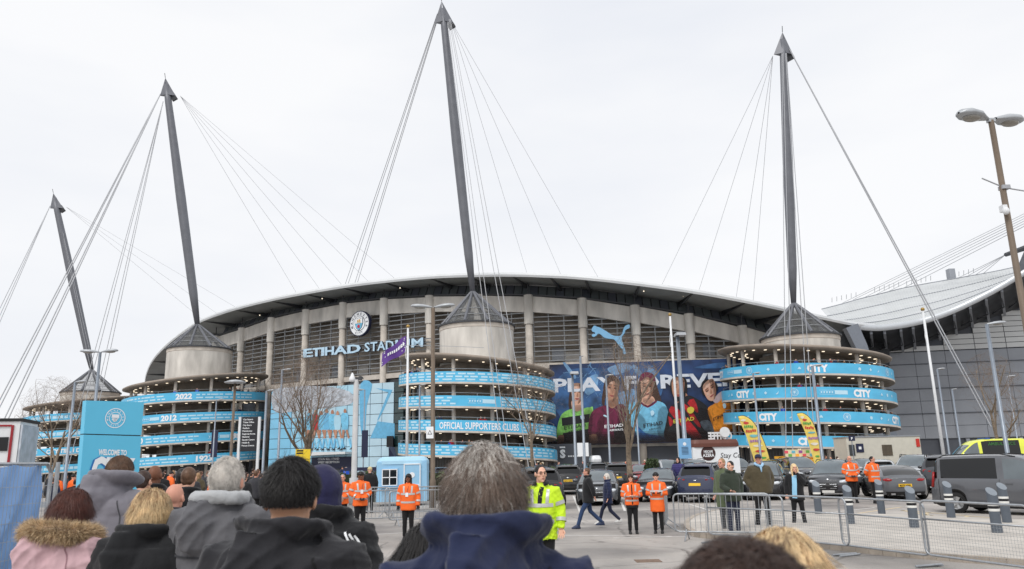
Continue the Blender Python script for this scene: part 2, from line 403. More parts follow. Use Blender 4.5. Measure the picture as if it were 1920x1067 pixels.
# ---------------------------------------------------------------- advertising banner on the stand
bA = at(1032, 832, 107.9); bB = at(1402, 832, 107.2)
bd = Vector((bB.x-bA.x, bB.y-bA.y, 0)); bL = bd.length; bd.normalize(); bn = Vector((bd.y, -bd.x, 0))
def on_plane(x, y, o, n, off=0.0):
    d = ray(x, y); t = (o-CAMP).dot(n)/d.dot(n); return CAMP + d*t + n*off
def bp(x, y, off=0.0): return on_plane(x, y, bA, bn, off)
banner = thing('advertising_banner', 'huge dark blue football banner with five players in coloured shirts', 'banner', (bA.x, bA.y, 0))
BB = S('banner_blue', 26, 34, 62, rough=0.6, var=0.4, scale=0.35, col2=rgb(34, 62, 108), detail=7)
def quad_px(xs, ys0, ys1, off): return [bp(x, y, off) for x, y in zip(xs, ys0)] + [bp(x, y, off) for x, y in reversed(list(zip(xs, ys1)))]
MB().prism([bp(1030, 684), bp(1405, 671), bp(1405, 826), bp(1030, 836)], -bn*.08).build('banner_sheet', BB, banner, world=True, fixn=True)
_boff = [0.03]
def decal(name, m, loops, base=None, sub=5, fn=bp, parent=None, straight=False):
    _boff[0] += 0.004; off = _boff[0]
    for lp in loops:
        mb = MB(); fill(mb, lp if straight else smooth_loop(lp, sub), lambda x, y: fn(x, y, off)); mb.build(name, m, parent or banner, world=True)
LBL = S('banner_light_blue', 52, 92, 140, rough=0.6, var=0.6, scale=0.6, detail=8)
PBL = S('banner_pale_blue', 110, 152, 192, rough=0.6, var=0.4, scale=0.7, detail=8)
decal('smoke_streak', LBL, [[(1034, 740), (1056, 700), (1100, 690), (1160, 700), (1170, 760), (1130, 800), (1060, 790)], [(1150, 690), (1185, 680), (1230, 690), (1240, 740), (1190, 760)], [(1300, 690), (1350, 680), (1390, 684), (1360, 690)]])
decal('smoke_streak', PBL, [[(1056, 682), (1062, 682), (1080, 706), (1074, 708)], [(1140, 690), (1170, 681), (1186, 690), (1160, 702), (1146, 700)], [(1190, 684), (1204, 700), (1200, 706), (1186, 690)], [(1094, 715), (1120, 702), (1118, 730), (1100, 740)], [(1150, 745), (1190, 730), (1196, 770), (1160, 775)], [(1216, 690), (1230, 700), (1222, 730), (1212, 716)]])
# chalk scribbles
mb = MB(); r2 = random.Random(3)
for k in range(26):
    x0, y0 = r2.uniform(1040, 1240), r2.uniform(684, 765); pts = [(x0, y0)]
    for j in range(5): pts.append((pts[-1][0]+r2.uniform(-2, 7), pts[-1][1]+r2.uniform(-6, 6)))
    mb.tube([bp(x, y, .034) for x, y in smooth_path(pts, 3)], .035, 4)
mb.build('chalk_scribble', PBL, banner, world=True)['kind'] = 'stuff'
# slogan
mb = MB(); s0, s1 = bp(1038, 735, .07), bp(1388, 722, .07)
hs = (bp(1120, 706).z - bp(1120, 731).z)
sl = Vector((s1.x-s0.x, s1.y-s0.y, s1.z-s0.z))
def fn_slogan(u, v): return s0 + sl*u + Vector((0, 0, v))
put_text(mb, 'PLAY FOREVER', fn_slogan, hs, width=1.0, bold=0.035, align='l')
mb.build('slogan', S('slogan_print', 214, 220, 230, rough=.6, var=.12, scale=.8), banner, world=True)
SK1 = S('print_skin_light', 218, 170, 146, rough=0.6, var=0.12, scale=1.2); SK2 = S('print_skin_mid', 186, 136, 110, rough=0.6, var=0.15, scale=1.2); SKF = S('print_features', 96, 66, 54, rough=.6, var=.1); SK3 = S('print_skin_shade', 172, 122, 98, rough=0.6, var=0.1)
HRB = S('print_hair_brown', 70, 48, 38, rough=0.7, var=0.4, scale=3); HRK = S('print_hair_black', 30, 26, 26, rough=0.7, var=0.3)
LIME = S('print_lime', 150, 222, 110, rough=0.6, var=0.12, scale=.8); PBK = S('print_black', 26, 26, 32, rough=0.6, var=0.25); MAROON = S('print_maroon', 108, 24, 62, rough=0.6, var=0.3, scale=.6)
CITYB = S('print_city_blue', 120, 194, 228, rough=0.6, var=0.1, scale=.8); PRED = S('print_red', 192, 32, 40, rough=0.6, var=0.15); PORG = S('print_orange', 226, 140, 36, rough=0.6, var=0.18, scale=.8); DBL = S('print_mid_blue', 44, 112, 186, rough=0.6, var=0.2); LIP = S('print_lip', 160, 80, 76, rough=0.6, var=0.05); PGREY = S('print_grey', 92, 104, 116, rough=0.6, var=0.4, scale=2)
def folds(m, amt=.5, sc=1.6, dist=2.5):
    """photographic light and shade of the printed cloth: a distorted noise over the print colour"""
    nt = m.node_tree; n = [q for q in nt.nodes if q.type == 'TEX_NOISE'][0]; n.inputs['Scale'].default_value = sc; n.inputs['Distortion'].default_value = dist; n.inputs['Detail'].default_value = 6
    r = [q for q in nt.nodes if q.type == 'VALTORGB'][0]; c = r.color_ramp.elements[1].color[:]; r.color_ramp.elements[0].position = .28; r.color_ramp.elements[1].position = .68; r.color_ramp.elements[0].color = (c[0]*(1-amt), c[1]*(1-amt), c[2]*(1-amt), 1)
for m_, a_ in ((LIME, .5), (MAROON, .65), (CITYB, .32), (PRED, .55), (PORG, .5), (DBL, .5), (PBK, .6)): folds(m_, a_, .8)
for m_ in (SK1, SK2): folds(m_, .26, .9, 1.0)
for m_ in (HRB, HRK): folds(m_, .7, 3.0, 4.0)
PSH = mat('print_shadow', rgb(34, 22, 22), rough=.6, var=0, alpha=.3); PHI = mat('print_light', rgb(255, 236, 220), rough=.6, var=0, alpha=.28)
def face(cx, cy, w, h, skin, tilt=0.0):
    """printed portrait: cheeks, shade, brows, eyes, nose, mouth"""
    ct, st = math.cos(tilt), math.sin(tilt)
    def T(L): return [[(cx+(x*ct-y*st)*w, cy+(x*st+y*ct)*h) for x, y in l] for l in L]
    decal('face', skin, T([[(-.5, -.5), (0, -.62), (.5, -.5), (.52, 0), (.36, .42), (0, .62), (-.36, .42), (-.52, 0)]]))
    decal('face_shade', SK3, T([[(.34, -.4), (.5, -.4), (.52, 0), (.36, .42), (.1, .6), (.3, .25)], [(-.06, .12), (.1, -.1), (.12, .16), (.0, .2)], [(-.4, -.22), (-.1, -.2), (-.12, -.08), (-.36, -.08)], [(.1, -.2), (.38, -.22), (.36, -.08), (.12, -.08)]]))
    decal('face_features', SKF, T([[(-.42, -.25), (-.1, -.26), (-.1, -.225), (-.4, -.215)], [(.1, -.26), (.42, -.25), (.4, -.215), (.1, -.225)], [(-.34, -.13), (-.14, -.13), (-.15, -.06), (-.33, -.06)], [(.14, -.13), (.34, -.13), (.33, -.06), (.15, -.06)]]), sub=3)
    decal('face_shading', PSH, T([[(.16, -.55), (.5, -.45), (.52, 0), (.36, .42), (.05, .6), (.22, .1)]]))
    decal('face_shading', PSH, T([[(-.52, -.5), (0, -.64), (.52, -.5), (.5, -.36), (0, -.44), (-.5, -.36)]]))
    decal('face_light', PHI, T([[(-.34, -.4), (-.05, -.46), (.02, -.3), (-.2, -.28)], [(-.4, .0), (-.2, .02), (-.2, .2), (-.34, .16)]]))
    decal('mouth', LIP, T([[(-.2, .3), (0, .27), (.2, .3), (0, .37)]]))
# player in lime and black
decal('hair', HRB, [[(1068, 735), (1072, 722), (1082, 718), (1092, 722), (1094, 740), (1088, 764), (1072, 772), (1066, 760)]])
decal('neck', SK1, [[(1072, 752), (1090, 752), (1092, 768), (1098, 776), (1080, 784), (1062, 778), (1072, 768)]])
face(1082, 738, 20, 32, SK1)
decal('shirt', LIME, [[(1044, 816), (1046, 796), (1054, 776), (1072, 767), (1082, 772), (1094, 766), (1106, 764), (1112, 768), (1108, 826), (1048, 830)]], sub=4)
decal('shirt_panel', PBK, [[(1053, 784), (1098, 777), (1106, 776), (1104, 792), (1054, 799)], [(1056, 812), (1104, 804), (1106, 830), (1052, 831)]], sub=1)
decal('arm', SK2, [[(1046, 818), (1057, 816), (1056, 832), (1045, 832)]], sub=2)
# player in maroon
decal('hair', HRB, [[(1132, 725), (1136, 711), (1148, 705), (1158, 710), (1161, 730), (1150, 728), (1136, 744), (1133, 762), (1128, 752)]])
decal('neck', SK2, [[(1140, 748), (1157, 742), (1158, 762), (1150, 766), (1138, 762)]])
face(1148, 731, 22, 36, SK2, .1)
decal('hair', HRB, [[(1131, 726), (1138, 709), (1150, 704), (1160, 712), (1161, 722), (1150, 714), (1140, 722), (1136, 740)]])
decal('shirt', MAROON, [[(1104, 815), (1104, 790), (1112, 770), (1136, 760), (1148, 766), (1160, 758), (1172, 762), (1176, 790), (1174, 829), (1118, 830), (1117, 816)]], sub=4)
decal('shirt_panel', PBK, [[(1150, 806), (1174, 788), (1175, 828), (1158, 829)]], sub=2)
decal('arm', SK2, [[(1105, 816), (1119, 815), (1120, 830), (1106, 830)]], sub=2)
# player in sky blue
decal('hair', HRB, [[(1196, 720), (1202, 702), (1214, 698), (1226, 704), (1231, 722), (1240, 756), (1228, 760), (1200, 758), (1194, 744)]])
decal('neck', SK1, [[(1206, 744), (1224, 744), (1228, 760), (1214, 766), (1202, 760)]])
face(1213, 728, 22, 36, SK1)
decal('headband', MAROON, [[(1198, 716), (1203, 702), (1214, 698), (1225, 703), (1228, 716), (1214, 707)]])
decal('shirt', CITYB, [[(1175, 775), (1180, 758), (1200, 753), (1214, 762), (1228, 752), (1246, 758), (1254, 778), (1257, 792), (1250, 806), (1248, 824), (1200, 826), (1190, 806), (1174, 790)]], sub=4)
decal('shirt_collar', MAROON, [[(1200, 752), (1214, 761), (1229, 751), (1231, 754), (1214, 765), (1199, 755)]], sub=2)
decal('shirt_panel', DBL, [[(1192, 795), (1210, 812), (1240, 818), (1247, 824), (1206, 826), (1196, 815)]], sub=4)
# player in red and black, arm up
decal('hair', HRK, [[(1256, 722), (1262, 708), (1276, 706), (1286, 712), (1288, 730), (1284, 746), (1262, 742)]])
decal('neck', SK3, [[(1268, 742), (1286, 738), (1290, 756), (1272, 762)]])
face(1271, 730, 22, 36, SK2)
decal('beard', HRK, [[(1264, 741), (1272, 744), (1283, 735), (1284, 744), (1274, 753), (1264, 750)]])
decal('shirt', PBK, [[(1250, 826), (1249, 790), (1256, 764), (1270, 756), (1288, 742), (1306, 748), (1326, 764), (1334, 790), (1340, 810), (1326, 826)]], sub=4)
decal('shirt_panel', PRED, [[(1288, 756), (1300, 748), (1308, 768), (1306, 774)], [(1280, 762), (1288, 760), (1312, 795), (1308, 800)], [(1254, 768), (1268, 764), (1314, 816), (1310, 822), (1298, 822), (1262, 782)], [(1252, 780), (1262, 790), (1256, 800)]], sub=2)
decal('sleeve', PGREY, [[(1312, 792), (1326, 788), (1340, 800), (1338, 812), (1322, 808)]], sub=3)
# player in orange leaning
decal('hair', HRK, [[(1314, 722), (1322, 712), (1336, 714), (1344, 722), (1344, 732), (1330, 736), (1318, 742)]])
decal('shirt', PORG, [[(1326, 768), (1340, 756), (1352, 738), (1362, 746), (1380, 752), (1388, 775), (1382, 824), (1346, 824), (1336, 800)]], sub=4)
decal('shirt_collar', S('print_mauve', 190, 170, 175, var=.1), [[(1336, 750), (1352, 734), (1356, 742), (1344, 756)]], sub=3)
face(1331, 733, 21, 33, SK1, -.45)
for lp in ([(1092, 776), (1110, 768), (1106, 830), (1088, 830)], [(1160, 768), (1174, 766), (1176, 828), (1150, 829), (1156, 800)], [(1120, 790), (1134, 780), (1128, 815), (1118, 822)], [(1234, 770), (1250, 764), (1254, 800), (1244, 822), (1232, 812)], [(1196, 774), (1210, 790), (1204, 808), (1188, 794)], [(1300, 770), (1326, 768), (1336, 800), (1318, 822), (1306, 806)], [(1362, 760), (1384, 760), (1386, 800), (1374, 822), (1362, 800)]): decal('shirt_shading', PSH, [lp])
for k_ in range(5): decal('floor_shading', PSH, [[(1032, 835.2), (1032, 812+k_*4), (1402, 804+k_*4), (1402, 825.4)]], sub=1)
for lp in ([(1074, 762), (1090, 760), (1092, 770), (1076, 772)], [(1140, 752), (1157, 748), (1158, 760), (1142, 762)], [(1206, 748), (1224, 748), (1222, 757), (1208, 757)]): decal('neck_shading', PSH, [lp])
def pxtext(s, p0, p1, hpx, m, fn=bp, parent=None, bold=.02, name='lettering', slant=0.0):
    _boff[0] += .004; off = _boff[0]; a, b = fn(p0[0], p0[1], off), fn(p1[0], p1[1], off); h = fn(p0[0], p0[1]-hpx, off).z-a.z
    mb = MB(); d = b-a; put_text(mb, s, lambda u, v: a + d*u + Vector((0, 0, v)), h, width=1.0, bold=bold, align='l')
    return mb.build(name, m, parent or banner, world=True)
for s, p0, p1, h, m in (('ETIHAD', (1058, 806), (1098, 800), 7, PBK), ('AIRWAYS', (1065, 812), (1090, 808), 4, PBK), ('ETIHAD', (1133, 803), (1168, 800), 6, WHITE), ('AIRWAYS', (1142, 809), (1168, 807), 4, WHITE), ('ETIHAD', (1206, 802), (1242, 796), 7, PBK), ('AIRWAYS', (1216, 808), (1238, 804), 4, PBK), ('ETIHAD', (1262, 794), (1301, 788), 7, S('print_gold', 214, 200, 70, var=.05)), ('ETIHAD', (1336, 790), (1360, 778), 6, PBK)):
    pxtext(s, p0, p1, h, m)
decal('shirt_badge', WHITE_S, [[(1219, 772), (1224, 770), (1226, 776), (1221, 780)], [(1354, 758), (1359, 757), (1360, 764), (1356, 766)], [(1088, 780), (1094, 779), (1095, 786), (1090, 787)], [(1133, 778), (1139, 781), (1138, 783), (1131, 780)]])
decal('shirt_badge', S('print_gold', 214, 200, 70), [[(1288, 766), (1294, 763), (1300, 766), (1299, 773), (1293, 776), (1288, 772)]])

# ---------------------------------------------------------------- leaping cat emblem
cat_n = Vector((0, -1, 0)); cat_o = at(1145, 640, 108.2)
def cp_(x, y, off=0.0): return on_plane(x, y, cat_o, cat_n, off)
CATP = [(388, 206), (400, 186), (412, 184), (420, 190), (436, 193), (462, 208), (490, 224), (520, 244), (548, 252), (574, 252), (590, 236), (598, 208), (610, 186), (632, 176), (641, 184), (636, 200), (622, 206), (612, 214), (604, 236), (586, 262), (592, 290), (604, 330), (614, 362), (608, 374), (598, 366), (596, 346), (576, 324), (552, 292), (534, 274), (500, 270), (470, 262), (450, 244), (430, 236), (418, 250), (400, 258), (388, 248), (396, 238), (410, 238), (408, 228), (392, 222)]
CATP = [(1000+x/3.5575, 560+y/3.5575) for x, y in CATP]
mb = MB(); lp = smooth_loop(CATP, 3); fill(mb, lp, lambda x, y: cp_(x, y, .45)); fill(mb, lp, lambda x, y: cp_(x, y, .15))
nl = len(lp); mb.grid([[tuple(cp_(x, y, .45)) for x, y in lp], [tuple(cp_(x, y, .15)) for x, y in lp]], close=True)
o = mb.build('leaping_cat_emblem', S('emblem_blue', 132, 190, 230, rough=.4, var=.04)); tag(o, 'pale blue leaping big cat emblem mounted on the slatted facade', 'emblem')

# ---------------------------------------------------------------- name letters and round crest
lA, lB = at(568, 668, 127.6), at(808, 645, 114.6)
ld = Vector((lB.x-lA.x, lB.y-lA.y, 0)); ld.normalize(); ln = Vector((ld.y, -ld.x, 0))
def lp_(x, y, off=0.0): return on_plane(x, y, lA, ln, off)
sign = thing('stadium_name_sign', 'pale blue three-dimensional stadium name letters on rails across the columns', 'sign', (lA.x, lA.y, 0))
for y0, y1 in ((657, 634), (664, 641), (670, 647)):
    MB().tube([lp_(565, y0), lp_(810, y1)], .09, 6).build('rail', LOUV, sign, world=True)
LETB = S('letter_blue', 190, 220, 240, rough=.4, var=.04); LETS = S('letter_side', 44, 58, 84, rough=.5, var=.05)
def base_y(x): return 670.5 + (x-572)*(650-670.5)/(796-572)
LET = [('E', 572, 591), ('T', 588, 606), ('I', 606, 612), ('H', 613, 630), ('A', 629, 655), ('D', 655, 680), ('S', 687, 697), ('T', 698, 711), ('A', 711, 726), ('D', 727, 742), ('I', 745, 750), ('U', 753, 772), ('M', 775, 797)]
for ch, xa, xb in LET:
    hp = 15.5 if xa < 684 else 17
    a, b = lp_(xa, base_y(xa)), lp_(xb, base_y(xb)); h = lp_(xa, base_y(xa)-hp).z - a.z; d = b-a
    v, f, w = text_geo(ch, .035 if xa < 684 else .02)
    mb = MB(); sl_ = .15 if xa < 640 else 0
    fr = [a + d*(x/w) + Vector((0, 0, y*h)) + ln*.5 for x, y in v]; bk = [p - ln*.3 for p in fr]
    mb.add(fr, f); mb.cur = 1; mb.add(bk, [tuple(reversed(q)) for q in f])
    ec = {}
    for q in f:
        for i in range(len(q)):
            e = (q[i], q[(i+1) % len(q)]); ec[tuple(sorted(e))] = ec.get(tuple(sorted(e)), []) + [e]
    m_ = len(fr); mb.add(fr+bk, [(e[0][1], e[0][0], e[0][0]+m_, e[0][1]+m_) for e in ec.values() if len(e) == 1])
    mb.build('letter', [LETB, LETS], sign, world=True)
crest_c = lp_(681, 608, .9)
def crest(parent, c, rx, n, r_, lay=.012, detail=True, white=WHITE, blue=CITYB, rim=NAVY):
    """round club crest: rim, white ring with lettering, shield"""
    uz = Vector((0, 0, 1)); c = Vector(c)
    def fn(off): return lambda x, y: c + r_*(x*rx) + uz*(y*rx) + n*off
    def circ(r, k=36): return [(r*math.cos(2*PI*i/k), r*math.sin(2*PI*i/k)) for i in range(k)]
    def part(nm, m, loops, off):
        mb = MB()
        for l in loops: fill(mb, l, fn(off))
        return mb.build(nm, m, parent, world=True)
    mb = MB(); mb.prism([fn(0)(x, y) for x, y in circ(1.0)], -n*(.25*rx)); mb.build('crest_disc', rim, parent, world=True, fixn=True)
    part('crest_ring', white, [circ(.93)], lay); part('crest_inner_rim', rim, [circ(.60)], lay*2); part('crest_field', white, [circ(.565)], lay*3)
    sh = [(-.36, .40), (-.2, .36), (0, .42), (.2, .36), (.36, .40), (.38, 0), (.26, -.32), (0, -.54), (-.26, -.32), (-.38, 0)]
    part('shield_edge', rim, [[(x*1.1, y*1.08) for x, y in sh]], lay*4); part('shield', blue, [sh], lay*5)
    if detail:
        part('shield_top', white, [[(-.36, .40), (-.2, .36), (0, .42), (.2, .36), (.36, .40), (.37, 0), (-.37, 0)]], lay*6)
        part('ship', S('crest_gold', 214, 170, 84, var=.1), [[(-.22, .06), (.22, .06), (.16, .0+.02), (-.16, .02)], [(-.18, .1), (-.02, .1), (-.04, .3), (-.14, .26)], [(.0, .1), (.18, .1), (.14, .28), (.03, .32)]], lay*7)
        part('rose', S('crest_red', 196, 36, 60, var=.05), [[(.15*math.cos(PI/2+2*PI*i/5), -.24+.15*math.sin(PI/2+2*PI*i/5)) for i in range(5)]], lay*7)
        for txt, a0, a1, flip in (('MANCHESTER', 200, -20, 0), ('CITY', 248, 292, 1)):
            mb = MB()
            for k, ch in enumerate(txt):
                a = math.radians(a0 + (a1-a0)*k/(len(txt)-1)); v, f, w = text_geo(ch, .015); hh = .19
                ra = .67 if not flip else .86; t = Vector((math.sin(a), -math.cos(a))) if not flip else Vector((-math.sin(a), math.cos(a))); u = Vector((math.cos(a), math.sin(a)))*(1 if not flip else -1)
                P2 = [Vector((math.cos(a), math.sin(a)))*ra + t*((x-w/2)*hh) + u*(y*hh) for x, y in v]
                mb.add([fn(lay*2)(p.x, p.y) for p in P2], f)
            mb.build('crest_lettering', rim, parent, world=True)
cs = thing('round_crest_sign', 'large round white club crest above the stadium name letters', 'sign', tuple(crest_c))
crest(cs, crest_c, 2.05, ln, ld, lay=.03)
MB().bar(crest_c - ln*.3 - Vector((0, 0, 1.2)), crest_c - ln*1.6 - Vector((0, 0, 1.2)), .2, .2).bar(crest_c - ln*.3 + Vector((0, 0, 1.0)), crest_c - ln*1.6 + Vector((0, 0, 1.0)), .2, .2).build('bracket', STEEL_D, cs, world=True)

# ================================================================== spiral ramp towers
def tower(cx, cy, R, hand, pitch, zt, zdisc, ztop, zapex, apex, label, kind, rd=4.85, nb=4):
    T = thing('ramp_tower', label, 'tower', (cx, cy, 0), 0, 'spiral ramp towers with blue bands')
    c = Vector((cx, cy, 0)); f = Vector((-cx, -cy, 0)).normalized(); r = Vector((-f.y, f.x, 0))
    BH = 1.22
    def pt(phi, rad, z): return c + r*(rad*math.sin(phi)) + f*(rad*math.cos(phi)) + Vector((0, 0, z))
    def hz(n, phi): return zt - n*pitch - hand*pitch*phi/(2*PI)
    N = 72; ph = [-PI + 2*PI*k/N for k in range(N+1)]
    MB().lathe([(5.3, 0), (5.3, zdisc-.1)], c, n=40, cap=False).build('core_wall', CORE, T, smooth=True, world=True)
    for k in range(12):
        a = 2*PI*k/12 + .2; p = pt(a, R-1.25, 0)
        MB().lathe([(.24, 0), (.24, zdisc-.1+(-hand*.7*math.sin(a)))], p, n=8).build('ramp_column', CONC, T, smooth=True, world=True)
    lights = MB()
    for n in range(nb):
        a_in = [tuple(pt(p, R-.14, hz(n, p)-BH)) for p in ph]; 
        MB().grid([[tuple(pt(p, R, hz(n, p)-BH)) for p in ph], [tuple(pt(p, R, hz(n, p))) for p in ph], [tuple(pt(p, R-.14, hz(n, p))) for p in ph], a_in]).build('blue_band', SKYB, T, smooth=False, world=True)
        MB().grid([[tuple(pt(p, R+.02, hz(n, p)-BH-.22)) for p in ph], [tuple(pt(p, R+.02, hz(n, p)-BH)) for p in ph], [tuple(pt(p, R-.2, hz(n, p)-BH+.02)) for p in ph], [tuple(pt(p, 5.2, hz(n, p)-BH+.02)) for p in ph]]).build('ramp_deck', CONC, T, world=True)
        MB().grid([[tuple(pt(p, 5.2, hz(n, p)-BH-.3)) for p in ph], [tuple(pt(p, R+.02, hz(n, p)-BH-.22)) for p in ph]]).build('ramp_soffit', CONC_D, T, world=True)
        mb = MB(); mb.tube([pt(p, R-.25, hz(n, p)+.34) for p in ph], .035, 5)
        for p in ph[::3]: mb.tube([pt(p, R-.2, hz(n, p)-.1), pt(p, R-.25, hz(n, p)+.34)], .025, 4)
        mb.build('handrail', GALV, T, world=True)
        for p in [(-1.75+.2*k) for k in range(18)]:
            for rr in (R-1.6,):
                q = pt(p, rr, hz(n, p)-BH-.27-.05*(1)); lights.box(q, (.27, .27, .06))
            if abs(p) > 1.0: lights.box(pt(p, R-3.2, hz(n, p)-BH-.36), (.26, .26, .06))
    # roof disc, tilted with the ramp
    def dz(p, rad): return -hand*pitch*.42*math.sin(p)*rad/R
    rows = []
    for rad, z in ((5.0, -.25), (R-.5, -.3), (R+.0, -.12), (R+.02, .08), (R-.3, .22), (4.0, .45)):
        rows.append([tuple(pt(p, rad, zdisc+z+dz(p, rad))) for p in ph])
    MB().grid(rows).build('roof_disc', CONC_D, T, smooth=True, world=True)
    for p in [(-2.0+.19*k) for k in range(22)]:
        for rr in (R-1.6, R-3.4) if abs(p) > 1.1 else (R-1.6,): lights.box(pt(p, rr, zdisc-.36+dz(p, rr)), (.27, .27, .06))
    lights.build('soffit_lamps', LAMP, T, world=True)['kind'] = 'stuff'
    # drum and glazed cone
    MB().lathe([(rd, zdisc), (rd, ztop-.55)], c, n=48).build('drum', CONC_L, T, smooth=False, world=True)
    MB().lathe([(rd+.01, ztop-.55), (rd+.06, ztop-.5), (rd+.06, ztop)], c, n=48).build('drum_cap', CONC, T, smooth=False, world=True)
    MB().lathe([(rd+.1, ztop), (rd+.28, ztop+.02), (rd+.28, ztop+.22), (rd-.2, ztop+.24)], c, n=48, cap=False).build('ring_beam', STEEL_D, T, world=True)
    ap = Vector(apex)
    NR = 10
    for k in range(NR):
        a = 2*PI*(k+.5)/NR; b0 = pt(a, rd, ztop+.2); MB().tube([b0, b0.lerp(ap, .97)], [.21, .18], 6).build('rafter', STEEL, T, world=True)
        a2 = 2*PI*(k+1.5)/NR; b1 = pt(a2, rd, ztop+.2)
        MB().add([b0.lerp(ap, .03), b1.lerp(ap, .03), b1.lerp(ap, .8), b0.lerp(ap, .8)], [(0, 1, 2, 3)]).build('glazing', ROOFGL, T, world=True)
    for t in (.22, .42):
        MB().tube([pt(2*PI*k/24, rd, ztop+.2).lerp(ap, t) for k in range(25)], .06, 5).build('purlin', LOUV, T, world=True)
    # ground storey behind vertical rods
    zb = zt-(nb-1)*pitch-BH
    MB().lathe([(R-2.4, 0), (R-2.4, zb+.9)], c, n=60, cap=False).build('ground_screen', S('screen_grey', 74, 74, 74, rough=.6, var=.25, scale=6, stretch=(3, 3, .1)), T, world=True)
    rods = MB()
    for k in range(90):
        a = -1.7+3.4*k/89; rods.tube([pt(a, R-.5, 0), pt(a, R-.5, hz(nb-1, a)-BH-.1)], .03, 4, cap=False)
    rods.build('screen_rods', STEEL_D, T, world=True)['kind'] = 'stuff'
    # print on the bands
    def on(n, off=.02): return lambda u, v: pt(u/R, R+off, hz(n, u/R)-BH+v)
    def words(n, u0, u1, rows_, h, m=WHITE_S, gap=.22, seed=0):
        rr = random.Random(n*31+seed); mb = MB(); fn = on(n)
        for v in rows_:
            u = u0+rr.uniform(0, .3)
            while u < u1:
                w = rr.uniform(.35, 1.2); 
                if u+w > u1: break
                mb.add([fn(u, v), fn(u+w, v), fn(u+w, v+h), fn(u, v+h)], [(0, 1, 2, 3)]); u += w+gap*rr.uniform(.6, 2.4)
        mb.build('band_small_print', m, T, world=True)['kind'] = 'stuff'
    def big(n, s, u, h, v=.2, m=WHITE, bold=.03, w=None):
        mb = MB(); put_text(mb, s, on(n, .03), h, width=w, bold=bold, x0=u, y0=v); mb.build('band_lettering', m, T, world=True)
    def badge(n, u, rad=.45):
        mb = MB(); fn = on(n, .03)
        for r0_, r1_ in ((rad, rad*.86), (rad*.62, rad*.54)):
            mb.grid([[fn(u+r0_*math.cos(2*PI*k/20), BH/2+r0_*math.sin(2*PI*k/20)) for k in range(20)], [fn(u+r1_*math.cos(2*PI*k/20), BH/2+r1_*math.sin(2*PI*k/20)) for k in range(20)]], close=True)
        fill(mb, [(-.3, .35), (.3, .35), (.28, -.1), (0, -.45), (-.28, -.1)], lambda x, y: fn(u+x*rad, BH/2+y*rad))
        for k in range(14):
            a = PI*2*k/14; fill(mb, [(-.05, -.07), (.05, -.07), (.05, .07), (-.05, .07)], lambda x, y: fn(u+rad*(.74*math.cos(a)+x), BH/2+rad*(.74*math.sin(a)+y)))
        mb.build('band_crest', WHITE_S, T, world=True)
    def icon(n, u, s):
        mb = MB(); fn = on(n, .03)
        if s == 0: fill(mb, [(-.2, 0), (0, .2), (.2, 0), (0, -.2)], lambda x, y: fn(u+x, BH/2+y))
        elif s == 1: fill(mb, smooth_loop([(-.2, -.2), (.1, -.15), (.2, .2), (.08, .02)], 3), lambda x, y: fn(u+x, BH/2+y))
        elif s == 2: fill(mb, [(-.22, -.12), (.22, -.12), (.15, .06), (0, .2), (-.1, .06)], lambda x, y: fn(u+x, BH/2+y))
        else: fill(mb, [(.2*math.cos(2*PI*k/10), .2*math.sin(2*PI*k/10)) for k in range(10)], lambda x, y: fn(u+x, BH/2+y))
        mb.build('band_icon', WHITE_S, T, world=True)
    def sponsor(n, u):
        mb = MB(); fn = on(n, .03); mb.add([fn(u, .38), fn(u+1.5, .38), fn(u+1.5, .84), fn(u, .84)], [(0, 1, 2, 3)]); mb.build('sponsor_panel', WHITE_S, T, world=True)
        mb = MB()
        for y0_ in (.36, .82): mb.add([fn(u-1.7, y0_), fn(u, y0_), fn(u, y0_+.04), fn(u-1.7, y0_+.04)], [(0, 1, 2, 3)])
        for k in range(5): mb.add([fn(u-1.55+k*.3, .5), fn(u-1.4+k*.3, .5), fn(u-1.35+k*.3, .72), fn(u-1.55+k*.3, .72)], [(0, 1, 2, 3)])
        mb.build('sponsor_frame', WHITE_S, T, world=True)
    if kind == 'supporters':
        W_ = (-13.5, 15.0)
        for n in range(4):
            if n == 2:
                words(n, W_[0], -5.0, (.18, .52, .86), .19); big(n, 'OFFICIAL SUPPORTERS CLUBS', .2, .8, w=9.6, bold=.02); words(n, 5.4, 14.5, (.18, .52, .86), .19)
            elif n == 1:
                words(n, -12.4, -2.4, (.18, .52, .86), .19); sponsor(n, .6); words(n, 2.8, 14.5, (.18, .52, .86), .19); mb = MB(); fn = on(n); mb.add([fn(-13.4, .2), fn(-12.7, .2), fn(-12.7, 1.0), fn(-13.4, 1.0)], [(0, 1, 2, 3)]); mb.build('band_panel', WHITE_S, T, world=True)
            elif n == 3: words(n, W_[0], 12.4, (.18, .52, .86), .19); mb = MB(); fn = on(n); mb.add([fn(12.6, .12), fn(14.6, .12), fn(14.6, 1.08), fn(12.6, 1.08)], [(0, 1, 2, 3)]); mb.build('band_panel', WHITE_S, T, world=True)
            else: words(n, *W_, (.18, .52, .86), .19)
    elif kind == 'city':
        for n, cu in ((0, (1.6, -13.4)), (1, (6.6, -8.0)), (2, (-4.6, 12.4)), (3, (-.2,))):
            for u in cu: big(n, 'CITY', u, .8, w=2.35, bold=.06, v=.2)
        for n, us in ((0, (-6.6, 11.6)), (1, (-1.2,)), (2, (4.3,)), (3, (-7.6, 10.3))):
            for u in us: badge(n, u)
